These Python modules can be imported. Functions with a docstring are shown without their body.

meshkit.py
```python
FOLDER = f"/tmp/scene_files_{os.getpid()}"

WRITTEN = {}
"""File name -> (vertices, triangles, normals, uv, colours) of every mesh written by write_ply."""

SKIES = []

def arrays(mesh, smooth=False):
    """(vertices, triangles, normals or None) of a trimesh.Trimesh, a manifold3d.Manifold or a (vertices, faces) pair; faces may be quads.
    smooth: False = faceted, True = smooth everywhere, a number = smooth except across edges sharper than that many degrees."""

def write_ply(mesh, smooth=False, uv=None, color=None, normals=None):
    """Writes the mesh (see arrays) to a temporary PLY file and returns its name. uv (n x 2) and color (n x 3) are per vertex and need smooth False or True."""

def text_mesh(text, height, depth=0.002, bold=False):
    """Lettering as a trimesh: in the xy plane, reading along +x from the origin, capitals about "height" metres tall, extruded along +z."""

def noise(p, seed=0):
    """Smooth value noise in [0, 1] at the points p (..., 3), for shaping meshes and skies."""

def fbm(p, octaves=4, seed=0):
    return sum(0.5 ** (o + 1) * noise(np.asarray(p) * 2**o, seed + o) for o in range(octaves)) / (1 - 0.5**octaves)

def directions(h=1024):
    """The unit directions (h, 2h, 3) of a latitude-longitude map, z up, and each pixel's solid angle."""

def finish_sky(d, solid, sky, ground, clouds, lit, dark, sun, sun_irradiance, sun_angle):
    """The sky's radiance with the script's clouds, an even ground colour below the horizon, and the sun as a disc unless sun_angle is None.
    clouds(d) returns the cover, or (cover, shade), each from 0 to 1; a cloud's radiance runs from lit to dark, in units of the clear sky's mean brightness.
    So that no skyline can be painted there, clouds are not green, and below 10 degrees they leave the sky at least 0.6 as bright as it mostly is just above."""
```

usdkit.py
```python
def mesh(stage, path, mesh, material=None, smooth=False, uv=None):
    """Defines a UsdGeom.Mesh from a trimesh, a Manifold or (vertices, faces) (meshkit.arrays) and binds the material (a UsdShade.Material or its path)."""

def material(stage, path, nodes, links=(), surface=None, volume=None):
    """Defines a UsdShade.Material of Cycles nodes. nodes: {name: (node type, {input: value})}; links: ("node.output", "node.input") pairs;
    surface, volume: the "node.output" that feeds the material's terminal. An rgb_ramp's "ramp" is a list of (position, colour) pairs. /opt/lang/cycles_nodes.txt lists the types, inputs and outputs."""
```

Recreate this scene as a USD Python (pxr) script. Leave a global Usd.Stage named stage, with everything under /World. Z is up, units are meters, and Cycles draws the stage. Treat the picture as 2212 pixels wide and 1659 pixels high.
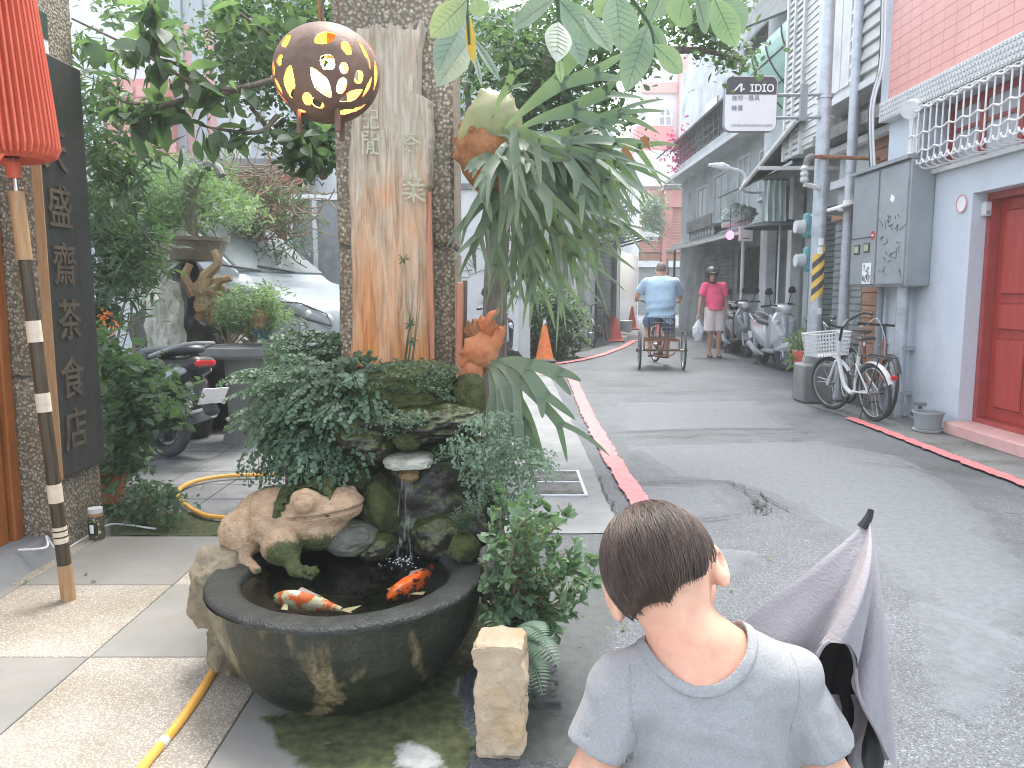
import math, numpy as np, usdkit, meshkit, trimesh, manifold3d
from pxr import Usd, UsdGeom, UsdLux, UsdShade, Gf, Sdf, Vt

stage = Usd.Stage.CreateInMemory()
UsdGeom.SetStageUpAxis(stage, UsdGeom.Tokens.z)
UsdGeom.SetStageMetersPerUnit(stage, 1.0)
W = UsdGeom.Xform.Define(stage, '/World'); stage.SetDefaultPrim(W.GetPrim())
UsdGeom.Scope.Define(stage, '/World/Looks')

# ---------------------------------------------------------------- camera, sky, sun, exposure
F, CX, CY, H = 1671., 1106., 829.5, 1.27
PITCH = math.atan((CY - 628) / F); SP, CP = math.sin(PITCH), math.cos(PITCH)
cam = UsdGeom.Camera.Define(stage, '/World/camera')
cam.AddTranslateOp().Set(Gf.Vec3d(0, 0, H)); cam.AddRotateXOp().Set(90 - math.degrees(PITCH))
cam.CreateHorizontalApertureAttr(36.0); cam.CreateVerticalApertureAttr(27.0)
cam.CreateFocalLengthAttr(36.0 * F / 2212.0); cam.CreateClippingRangeAttr(Gf.Vec2f(0.05, 500))
cam.CreateExposureAttr(1.95)
SUN_EL, SUN_AZ = math.radians(66), math.radians(18)     # azimuth = atan2(x, y) of the direction towards the sun
dome = UsdLux.DomeLight.Define(stage, '/World/sky'); dome.CreateIntensityAttr(1.0)
skym = usdkit.material(stage, '/World/Looks/sky', {
    's': ('sky_texture', dict(sky_type='single_scattering', sun_disc=False, sun_elevation=SUN_EL, sun_rotation=SUN_AZ, altitude=50., air_density=1.0, aerosol_density=3.0, ozone_density=1.0)),
    'tc': ('texture_coordinate', {}), 'n': ('noise_texture', dict(scale=2.2, detail=6., roughness=.6)),
    'r': ('rgb_ramp', dict(ramp=[(0., (.62, .62, .62)), (1., (.92, .92, .92))])),
    'h': ('hsv', dict(saturation=.3, value=1.3)), 'm': ('mix', dict(mix_type='mix')),
    'b': ('background_shader', dict(strength=.13))},
    [('tc.generated', 'n.vector'), ('n.fac', 'r.fac'), ('s.color', 'h.color'), ('r.color', 'm.fac'), ('s.color', 'm.color1'), ('h.color', 'm.color2'), ('m.color', 'b.color')], surface='b.background')
UsdShade.MaterialBindingAPI.Apply(dome.GetPrim()).Bind(skym)
sun = UsdLux.DistantLight.Define(stage, '/World/sun')
sun.CreateIntensityAttr(.34); sun.CreateAngleAttr(24.0); sun.CreateNormalizeAttr(True); sun.CreateColorAttr(Gf.Vec3f(1, .96, .9))
sun.AddRotateZOp().Set(-math.degrees(SUN_AZ)); sun.AddRotateXOp().Set(-(90 - math.degrees(SUN_EL)))

# ---------------------------------------------------------------- helpers
def ray(px, py):
    u, v = (px - CX) / F, (CY - py) / F
    return np.array([u, CP + v * SP, -SP + v * CP])
def G(px, py, z=0.):                       # where a line of sight meets the level z
    r = ray(px, py); return (r * ((z - H) / r[2]) + [0, 0, H])
def at(px, py, Y):                         # ... meets the plane y = Y
    r = ray(px, py); return r * (Y / r[1]) + [0, 0, H]
def atX(px, py, X):
    r = ray(px, py); return r * (X / r[0]) + [0, 0, H]
R = np.random.default_rng
rng = R(7)
_cnt = {}
def newpath(name, parent=None):
    base = str(parent.GetPath()) if parent is not None else '/World'
    k = (base, name); n = _cnt.get(k, 0); _cnt[k] = n + 1
    return f'{base}/{name}' + (f'_{n:03d}' if n else '')
def tag(p, label=None, cat=None, group=None, kind=None):
    for k, v in (('label', label), ('category', cat), ('group', group), ('kind', kind)):
        if v: p.SetCustomDataByKey(k, v)
    return p
def thing(name, label, cat, loc=(0, 0, 0), rz=0., group=None):
    x = UsdGeom.Xform.Define(stage, newpath(name)); x.AddTranslateOp().Set(Gf.Vec3d(*map(float, loc))); x.AddRotateZOp().Set(float(rz))
    return tag(x.GetPrim(), label, cat, group)
def place(name, src, label, loc, rz=0., cat=None, group=None):      # a copy of a thing with its parts
    x = UsdGeom.Xform.Define(stage, newpath(name)); p = x.GetPrim()
    p.GetReferences().AddInternalReference(src.GetPath()); p.SetInstanceable(True)
    x.ClearXformOpOrder(); x.AddTranslateOp(opSuffix='to').Set(Gf.Vec3d(*map(float, loc))); x.AddRotateZOp(opSuffix='to').Set(float(rz))
    return tag(p, label, cat or src.GetCustomDataByKey('category'), group)
def add(name, mesh, mat, parent=None, label=None, cat=None, group=None, kind=None, smooth=False, flat=None):
    if isinstance(mesh, MB): mesh = mesh.get()
    m = usdkit.mesh(stage, newpath(name, parent), mesh, MT[mat] if isinstance(mat, str) else mat, smooth=smooth)
    if isinstance(mat, str) and mat in TWOSIDED: m.CreateDoubleSidedAttr(True)
    return tag(m.GetPrim(), label, cat, group, kind)
def rotm(a, axis):
    c, s = math.cos(a), math.sin(a)
    return {'x': np.array([[1, 0, 0], [0, c, -s], [0, s, c]]), 'y': np.array([[c, 0, s], [0, 1, 0], [-s, 0, c]]), 'z': np.array([[c, -s, 0], [s, c, 0], [0, 0, 1]])}[axis]
def frame(d):                              # a rotation whose z axis is d
    d = np.asarray(d, float); d = d / np.linalg.norm(d); a = np.array([0, 0, 1.]) if abs(d[2]) < .9 else np.array([1., 0, 0])
    x = np.cross(a, d); x /= np.linalg.norm(x); return np.stack([x, np.cross(d, x), d], 1)
_BV = np.array([[x, y, z] for x in (-.5, .5) for y in (-.5, .5) for z in (-.5, .5)])
_BF = np.array([[0, 1, 3], [0, 3, 2], [4, 6, 7], [4, 7, 5], [0, 4, 5], [0, 5, 1], [2, 3, 7], [2, 7, 6], [0, 2, 6], [0, 6, 4], [1, 5, 7], [1, 7, 3]])
def boxm(lo, hi):
    lo, hi = np.minimum(lo, hi).astype(float), np.maximum(lo, hi).astype(float)
    return _BV * (hi - lo) + (lo + hi) / 2, _BF
def cbox(c, s, rot=None):
    v = _BV * np.asarray(s, float)
    return (v if rot is None else v @ rot.T) + np.asarray(c, float), _BF
def bevbox(c, s, b=.01, rot=None):         # a box with chamfered edges
    s = np.asarray(s, float) / 2; b = min(b, s.min() * .9); pts = []
    for sx in (-1, 1):
        for sy in (-1, 1):
            for sz in (-1, 1):
                for k in range(3):
                    p = s - b; p[k] = s[k]; pts.append(p * [sx, sy, sz])
    h = trimesh.convex.convex_hull(np.array(pts)); v = h.vertices
    return (v if rot is None else v @ rot.T) + np.asarray(c, float), np.array(h.faces)
def tube(P, r, n=8, caps=True, closed=False):
    P = np.asarray(P, float); m = len(P); r = np.broadcast_to(r, (m,)); V = []
    T = np.gradient(P, axis=0) if not closed else np.roll(P, -1, 0) - np.roll(P, 1, 0)
    T /= np.maximum(np.linalg.norm(T, axis=1, keepdims=True), 1e-9)
    x = frame(T[0])[:, 0]
    a = np.arange(n) / n * 2 * np.pi
    for i in range(m):
        x = x - T[i] * (x @ T[i]); x /= np.linalg.norm(x); y = np.cross(T[i], x)
        V.append(P[i] + r[i] * (np.cos(a)[:, None] * x + np.sin(a)[:, None] * y))
    V = np.concatenate(V); Fc = []
    for i in range(m if closed else m - 1):
        A, B = i * n, ((i + 1) % m) * n; k = np.arange(n); k2 = (k + 1) % n
        Fc += [np.stack([A + k, A + k2, B + k2], 1), np.stack([A + k, B + k2, B + k], 1)]
    if caps and not closed:
        V = np.vstack([V, P[:1], P[-1:]]); c0, c1 = len(V) - 2, len(V) - 1; k = np.arange(n); k2 = (k + 1) % n; e = (m - 1) * n
        Fc += [np.stack([np.full(n, c0), k2, k], 1), np.stack([np.full(n, c1), e + k, e + k2], 1)]
    return V, np.concatenate(Fc)
def cyl(p0, p1, r0, r1=None, n=12):
    return tube([p0, p1], [r0, r0 if r1 is None else r1], n)
def spline(P, n=24):                       # Catmull-Rom through the points
    P = np.asarray(P, float); P = np.vstack([2 * P[0] - P[1], P, 2 * P[-1] - P[-2]]); t = np.linspace(0, len(P) - 3 - 1e-6, n); i = t.astype(int); f = (t - i)[:, None]
    a, b, c, d = P[i], P[i + 1], P[i + 2], P[i + 3]
    return .5 * (2 * b + (c - a) * f + (2 * a - 5 * b + 4 * c - d) * f ** 2 + (3 * b - a - 3 * c + d) * f ** 3)
def lathe(prof, n=48, c=(0, 0, 0)):        # prof: (r, z) from bottom outside up
    prof = np.asarray(prof, float); a = np.arange(n) / n * 2 * np.pi; m = len(prof)
    V = np.stack([prof[:, None, 0] * np.cos(a), prof[:, None, 0] * np.sin(a), np.broadcast_to(prof[:, None, 1], (m, n))], -1).reshape(-1, 3) + np.asarray(c, float)
    return V, gridf(m, n, wrap=True)
def gridf(m, n, wrap=False):               # faces of an m x n grid
    i, j = np.meshgrid(np.arange(m - 1), np.arange(n if wrap else n - 1), indexing='ij'); i, j = i.ravel(), j.ravel(); j2 = (j + 1) % n
    a, b, c, d = i * n + j, i * n + j2, (i + 1) * n + j2, (i + 1) * n + j
    return np.concatenate([np.stack([a, b, c], 1), np.stack([a, c, d], 1)])
def poly(P, z=None, th=None):              # a flat polygon (convex or not) given by xy points, as a sheet or a slab
    from shapely.geometry import Polygon
    v, f = trimesh.creation.triangulate_polygon(Polygon(P), engine='earcut')
    if th: 
        m = trimesh.creation.extrude_polygon(Polygon(P), th, engine='earcut'); v = np.array(m.vertices); v[:, 2] += z; return v, np.array(m.faces)
    v3 = np.column_stack([v, np.full(len(v), z)]); n = np.cross(v3[f[0, 1]] - v3[f[0, 0]], v3[f[0, 2]] - v3[f[0, 0]])
    return v3, (f if n[2] > 0 else f[:, ::-1])
def xf(mesh, rot=None, loc=(0, 0, 0), s=1.):
    v, f = mesh; v = np.asarray(v) * s
    return (v if rot is None else v @ rot.T) + np.asarray(loc, float), f
def join(*ms):
    vs, fs, o = [], [], 0
    for m in ms:
        if hasattr(m, 'vertices'): m = (np.array(m.vertices), np.array(m.faces))
        vs.append(np.asarray(m[0], float)); fs.append(np.asarray(m[1], int) + o); o += len(m[0])
    return np.concatenate(vs), np.concatenate(fs)
class MB:
    def __init__(s, *ms): s.ms = list(ms)
    def __iadd__(s, m): s.ms.append(m); return s
    def get(s): return join(*s.ms)
def ico(sub=3):
    m = trimesh.creation.icosphere(subdivisions=sub); return np.array(m.vertices), np.array(m.faces)
_ICO = {k: ico(k) for k in (1, 2, 3, 4, 5)}
def blob(c, s, amp=.25, fr=1.6, seed=0, sub=4, fine=.04, rz=0., flat=None, box=0.):   # a boulder
    v, f = _ICO[sub]; v = v.copy()
    if box: v = np.sign(v) * np.abs(v) ** (1 - box); 
    n = meshkit.fbm(v * fr + seed * 3.7, 4, seed) - .5; n2 = meshkit.fbm(v * 7 + seed, 3, seed + 5) - .5
    v = v * (1 + 2 * amp * n + 2 * fine * n2)[:, None] * np.asarray(s, float)
    if flat is not None: v[:, 2] = np.maximum(v[:, 2], flat)
    return v @ rotm(rz, 'z').T + np.asarray(c, float), f
def isosurf(fn, lo, hi, h):                # surface nets of a signed distance field
    lo, hi = np.asarray(lo, float), np.asarray(hi, float); n = np.ceil((hi - lo) / h).astype(int) + 1
    ax = [lo[k] + h * np.arange(n[k]) for k in range(3)]
    P = np.stack(np.meshgrid(*ax, indexing='ij'), -1); val = fn(P.reshape(-1, 3)).reshape(n); s = val < 0
    cn = n - 1; sl = lambda a, o: a[o[0]:o[0] + cn[0], o[1]:o[1] + cn[1], o[2]:o[2] + cn[2]]
    offs = [(x, y, z) for x in (0, 1) for y in (0, 1) for z in (0, 1)]
    cnt = sum(sl(s, o).astype(int) for o in offs); act = (cnt > 0) & (cnt < 8); idx = np.argwhere(act)
    pos = np.zeros((len(idx), 3)); num = np.zeros(len(idx))
    for a in offs:
        for k in range(3):
            if a[k] == 0:
                b = list(a); b[k] = 1; va, vb = val[tuple((idx + a).T)], val[tuple((idx + b).T)]; x = (va < 0) != (vb < 0)
                t = np.where(x, va / np.where(x, va - vb, 1), 0); p = idx + np.array(a, float); p[:, k] += t; pos[x] += p[x]; num[x] += 1
    V = lo + h * pos / num[:, None]; ids = np.full(cn, -1); ids[tuple(idx.T)] = np.arange(len(idx)); Q = []
    for k in range(3):
        u, w = (k + 1) % 3, (k + 2) % 3; sa = np.moveaxis(s, k, 0); x = np.moveaxis(sa[:-1] != sa[1:], 0, k)
        e = np.argwhere(x); e = e[(e[:, u] > 0) & (e[:, w] > 0) & (e[:, u] < cn[u]) & (e[:, w] < cn[w])]
        def cid(du, dw):
            q = e.copy(); q[:, u] -= du; q[:, w] -= dw; return ids[tuple(q.T)]
        q = np.stack([cid(1, 1), cid(0, 1), cid(0, 0), cid(1, 0)], 1); fl = s[tuple(e.T)]; q[~fl] = q[~fl][:, ::-1]; Q.append(q)
    Q = np.concatenate(Q); Q = Q[(Q >= 0).all(1)]
    return V, np.concatenate([Q[:, [0, 1, 2]], Q[:, [0, 2, 3]]])
def sd_cap(p, a, b, r0, r1=None):
    a, b = np.asarray(a, float), np.asarray(b, float); r1 = r0 if r1 is None else r1; d = b - a; t = np.clip(((p - a) @ d) / (d @ d), 0, 1)
    return np.linalg.norm(p - a - t[:, None] * d, axis=1) - (r0 + (r1 - r0) * t)
def sd_ell(p, c, s, rot=None):
    q = p - np.asarray(c, float)
    if rot is not None: q = q @ rot
    s = np.asarray(s, float); k0 = np.linalg.norm(q / s, axis=1); k1 = np.linalg.norm(q / s ** 2, axis=1)
    return k0 * (k0 - 1) / np.maximum(k1, 1e-9)
def smin(a, b, k):
    h = np.clip(.5 + .5 * (b - a) / k, 0, 1); return b + (a - b) * h - k * h * (1 - h)
def smins(k, *d):
    o = d[0]
    for x in d[1:]: o = smin(o, x, k)
    return o
def primvar(p, name, vals):
    UsdGeom.PrimvarsAPI(p).CreatePrimvar(name, Sdf.ValueTypeNames.FloatArray, 'vertex').Set(Vt.FloatArray.FromNumpy(np.asarray(vals, np.float32)))
def mossmat(name, base, rough=.75, bsc=110, bump=.8):   # a stone whose 'moss' primvar says where moss has grown on it
    N = {'g': ('geometry', {}), 'a': ('attribute', dict(attribute='moss')), 'n': ('noise_texture', dict(scale=base[2], detail=7., roughness=.65)), 'r': ('rgb_ramp', dict(ramp=[(.35, base[0]), (.65, base[1])])), 'n2': ('noise_texture', dict(scale=38, detail=6., roughness=.7)), 'md': ('math', dict(math_type='multiply_add', value2=.9, value3=-.45)), 'ad': ('math', dict(math_type='add')), 'fr': ('rgb_ramp', dict(ramp=[(.42, (0, 0, 0)), (.58, (1, 1, 1))])),
         'mr': ('rgb_ramp', dict(ramp=[(.3, (.018, .026, .006)), (.55, (.055, .07, .018)), (.75, (.12, .115, .04))])), 'm': ('mix', dict(mix_type='mix')), 'n3': ('noise_texture', dict(scale=bsc, detail=4.)), 'bu': ('bump', dict(strength=bump, distance=.006)), 'p': ('principled_bsdf', dict(roughness=rough))}
    L = [('g.position', 'n.vector'), ('n.fac', 'r.fac'), ('g.position', 'n2.vector'), ('n2.fac', 'md.value1'), ('md.value', 'ad.value1'), ('a.fac', 'ad.value2'), ('ad.value', 'fr.fac'), ('n2.fac', 'mr.fac'), ('fr.color', 'm.fac'), ('r.color', 'm.color1'), ('mr.color', 'm.color2'), ('m.color', 'p.base_color'), ('g.position', 'n3.vector'), ('n3.fac', 'bu.height'), ('bu.normal', 'p.normal')]
    MT[name] = usdkit.material(stage, '/World/Looks/' + name, N, L, surface='p.BSDF')
def cutmat(name, c1, c2, sc, lo, hi, rough=.9):       # a broken-up cover (moss, dirt): holes where the noise is low
    N = {'g': ('geometry', {}), 'n': ('noise_texture', dict(scale=sc, detail=7., roughness=.7)), 'f': ('rgb_ramp', dict(ramp=[(lo, (0, 0, 0)), (hi, (1, 1, 1))])), 'n2': ('noise_texture', dict(scale=30, detail=5.)), 'r': ('rgb_ramp', dict(ramp=[(.35, c1), (.65, c2)])), 'p': ('principled_bsdf', dict(roughness=rough)), 't': ('transparent_bsdf', {}), 'a': ('attribute', dict(attribute='cover')), 'ml': ('math', dict(math_type='add')), 'm': ('mix_closure', {})}
    L = [('g.position', 'n.vector'), ('a.fac', 'ml.value1'), ('n.fac', 'ml.value2'), ('ml.value', 'f.fac'), ('f.color', 'm.fac'), ('g.position', 'n2.vector'), ('n2.fac', 'r.fac'), ('r.color', 'p.base_color'), ('t.BSDF', 'm.closure1'), ('p.BSDF', 'm.closure2')]
    MT[name] = usdkit.material(stage, '/World/Looks/' + name, N, L, surface='m.closure')
def coverpatch(name, P, z, m, fade=.12, h=.03, **k):  # a ground cover that thins out towards its edge
    from shapely.geometry import Polygon, Point
    from shapely import contains_xy, points, distance
    pg = Polygon(P); x0, y0, x1, y1 = pg.bounds; nx, ny = int((x1 - x0) / h) + 2, int((y1 - y0) / h) + 2
    X, Y = np.meshgrid(np.linspace(x0, x1, nx), np.linspace(y0, y1, ny)); q = np.stack([X.ravel(), Y.ravel()], 1); ins = contains_xy(pg, q[:, 0], q[:, 1]); dd = distance(points(q), pg.exterior); c = np.where(ins, np.clip(dd / fade, 0, 1) - .5, -.6)
    p = add(name, up((np.column_stack([q, np.full(len(q), z)]), gridf(ny, nx))), m, **k); primvar(p, 'cover', c); return p
# leaves
def leafm(L=1., Wd=.5, n=4, fold=.12, curl=.25, tip=1.0, wide=.42):    # a leaf along +y, its face up
    t = np.linspace(0, 1, n + 1); w = Wd / 2 * np.sin(np.pi * np.clip(t, .001, .999) ** (math.log(.5) / math.log(wide))) ** .8; w[-1] = 0; w[0] = .02 * Wd
    z = -curl * L * t ** 2; V = []
    for i in range(n + 1):
        V += [[-w[i], t[i] * L, z[i] + fold * w[i] * 2], [0, t[i] * L, z[i]], [w[i], t[i] * L, z[i] + fold * w[i] * 2]]
    return np.array(V), gridf(n + 1, 3)
LEAF6 = leafm(n=3); LEAF4 = leafm(n=2, curl=.1)
def rots(dirs, ups, r=None):               # rotation matrices taking +y to dirs, +z near ups
    d = dirs / np.linalg.norm(dirs, axis=1, keepdims=True); x = np.cross(d, ups); x /= np.maximum(np.linalg.norm(x, axis=1, keepdims=True), 1e-6); return np.stack([x, d, np.cross(x, d)], -1)
def scatter(leaf, pos, dirs, ups, sc):
    v, f = leaf; M = rots(np.asarray(dirs, float), np.asarray(ups, float)); N = len(pos); sc = np.broadcast_to(sc, (N,))
    V = np.einsum('nij,vj->nvi', M, v) * sc[:, None, None] + np.asarray(pos)[:, None]
    return V.reshape(-1, 3), (f[None] + (np.arange(N) * len(v))[:, None, None]).reshape(-1, 3)
def rdirs(r, n, up=0.):
    d = r.normal(size=(n, 3)); d[:, 2] += up; return d / np.linalg.norm(d, axis=1, keepdims=True)

# ---------------------------------------------------------------- materials
MT, TWOSIDED = {}, set()
def mat(name, c1, c2=None, sc=6., rough=.6, bump=0., bsc=60., metal=0., det=5., lo=.35, hi=.65, dirt=None, dsc=2., dlo=.5, dhi=.7, stretch=(1, 1, 1), spec=.5, island=0., two=False, coat=0., dist=0.):
    """Two colours mixed by noise, an optional third in patches (dirt), relief by a finer noise."""
    c2 = c2 or tuple(x * .8 for x in c1)
    N = {'g': ('geometry', {}), 'mp': ('mapping', dict(scale=stretch)), 'n': ('noise_texture', dict(scale=sc, detail=det, roughness=.6, distortion=dist)),
         'r': ('rgb_ramp', dict(ramp=[(lo, c1), (hi, c2)])), 'p': ('principled_bsdf', dict(roughness=rough, metallic=metal, specular_ior_level=spec, coat_weight=coat))}
    L = [('g.position', 'mp.vector'), ('mp.vector', 'n.vector'), ('n.fac', 'r.fac')]; out = 'r.color'
    if dirt:
        N['dn'] = ('noise_texture', dict(scale=dsc, detail=6., roughness=.65)); N['dr'] = ('rgb_ramp', dict(ramp=[(dlo, (0, 0, 0)), (dhi, (1, 1, 1))])); N['dm'] = ('mix', dict(mix_type='mix', color2=dirt))
        L += [('g.position', 'dn.vector'), ('dn.fac', 'dr.fac'), ('dr.color', 'dm.fac'), (out, 'dm.color1')]; out = 'dm.color'
    if island:
        N['ir'] = ('rgb_ramp', dict(ramp=[(0., (1 - island,) * 3), (1., (1 + island,) * 3)])); N['im'] = ('mix', dict(mix_type='multiply', fac=1.)); L += [('g.random_per_island', 'ir.fac'), (out, 'im.color1'), ('ir.color', 'im.color2')]; out = 'im.color'
    L.append((out, 'p.base_color'))
    if bump:
        N['bn'] = ('noise_texture', dict(scale=bsc, detail=4., roughness=.6)); N['bu'] = ('bump', dict(strength=bump, distance=.01))
        L += [('mp.vector', 'bn.vector'), ('bn.fac', 'bu.height'), ('bu.normal', 'p.normal')]
    MT[name] = usdkit.material(stage, '/World/Looks/' + name, N, L, surface='p.BSDF')
    if two: TWOSIDED.add(name)
def leafmat(name, c1, c2, sc=3., tr=.3, rough=.45, isl=.35, extra=None, elo=.6, ehi=.7):
    N = {'g': ('geometry', {}), 'n': ('noise_texture', dict(scale=sc, detail=3.)), 'r': ('rgb_ramp', dict(ramp=[(.3, c1), (.7, c2)])),
         'ir': ('rgb_ramp', dict(ramp=[(0., (1 - isl,) * 3), (1., (1 + isl,) * 3)])), 'im': ('mix', dict(mix_type='multiply', fac=1.)), 'p': ('principled_bsdf', dict(roughness=rough, specular_ior_level=.4)),
         't': ('translucent_bsdf', {}), 'tm': ('mix', dict(mix_type='multiply', fac=1., color2=(1.3, 1.5, .7))), 'x': ('mix_closure', dict(fac=tr))}
    L = [('g.position', 'n.vector'), ('n.fac', 'r.fac'), ('g.random_per_island', 'ir.fac'), ('r.color', 'im.color1'), ('ir.color', 'im.color2')]; out = 'im.color'
    if extra:
        N['en'] = ('noise_texture', dict(scale=sc * 4, detail=2.)); N['er'] = ('rgb_ramp', dict(ramp=[(elo, (0, 0, 0)), (ehi, (1, 1, 1))])); N['em'] = ('mix', dict(mix_type='mix', color2=extra))
        L += [('g.position', 'en.vector'), ('en.fac', 'er.fac'), ('er.color', 'em.fac'), (out, 'em.color1')]; out = 'em.color'
    L += [(out, 'p.base_color'), (out, 'tm.color1'), ('tm.color', 't.color'), ('p.BSDF', 'x.closure1'), ('t.BSDF', 'x.closure2')]
    MT[name] = usdkit.material(stage, '/World/Looks/' + name, N, L, surface='x.closure'); TWOSIDED.add(name)
def pebblemat(name, cols, mortar, sc=95., bump=.8, rough=.55):         # washed pebble finish
    N = {'g': ('geometry', {}), 'v': ('voronoi_texture', dict(scale=sc)), 'v2': ('voronoi_texture', dict(scale=sc)), 's': ('separate_color', {}), 'r': ('rgb_ramp', dict(ramp=[(i / (len(cols) - 1), c) for i, c in enumerate(cols)])),
         'er': ('rgb_ramp', dict(ramp=[(.32, (0, 0, 0)), (.62, (1, 1, 1))])), 'm': ('mix', dict(mix_type='mix', color2=mortar)), 'n': ('noise_texture', dict(scale=2.5, detail=5.)), 'nr': ('rgb_ramp', dict(ramp=[(.3, (.7, .68, .6)), (.7, (1.1, 1.1, 1.1))])),
         'mm': ('mix', dict(mix_type='multiply', fac=1.)), 'i': ('invert', {}), 'bu': ('bump', dict(strength=bump, distance=.004)), 'p': ('principled_bsdf', dict(roughness=rough))}
    L = [('g.position', 'v.vector'), ('v.color', 's.color'), ('s.r', 'r.fac'), ('v.distance', 'er.fac'), ('er.color', 'm.fac'), ('r.color', 'm.color1'), ('g.position', 'n.vector'), ('n.fac', 'nr.fac'), ('m.color', 'mm.color1'), ('nr.color', 'mm.color2'),
         ('mm.color', 'p.base_color'), ('v.distance', 'i.color'), ('i.color', 'bu.height'), ('bu.normal', 'p.normal')]
    del N['v2']
    MT[name] = usdkit.material(stage, '/World/Looks/' + name, N, L, surface='p.BSDF')
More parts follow.
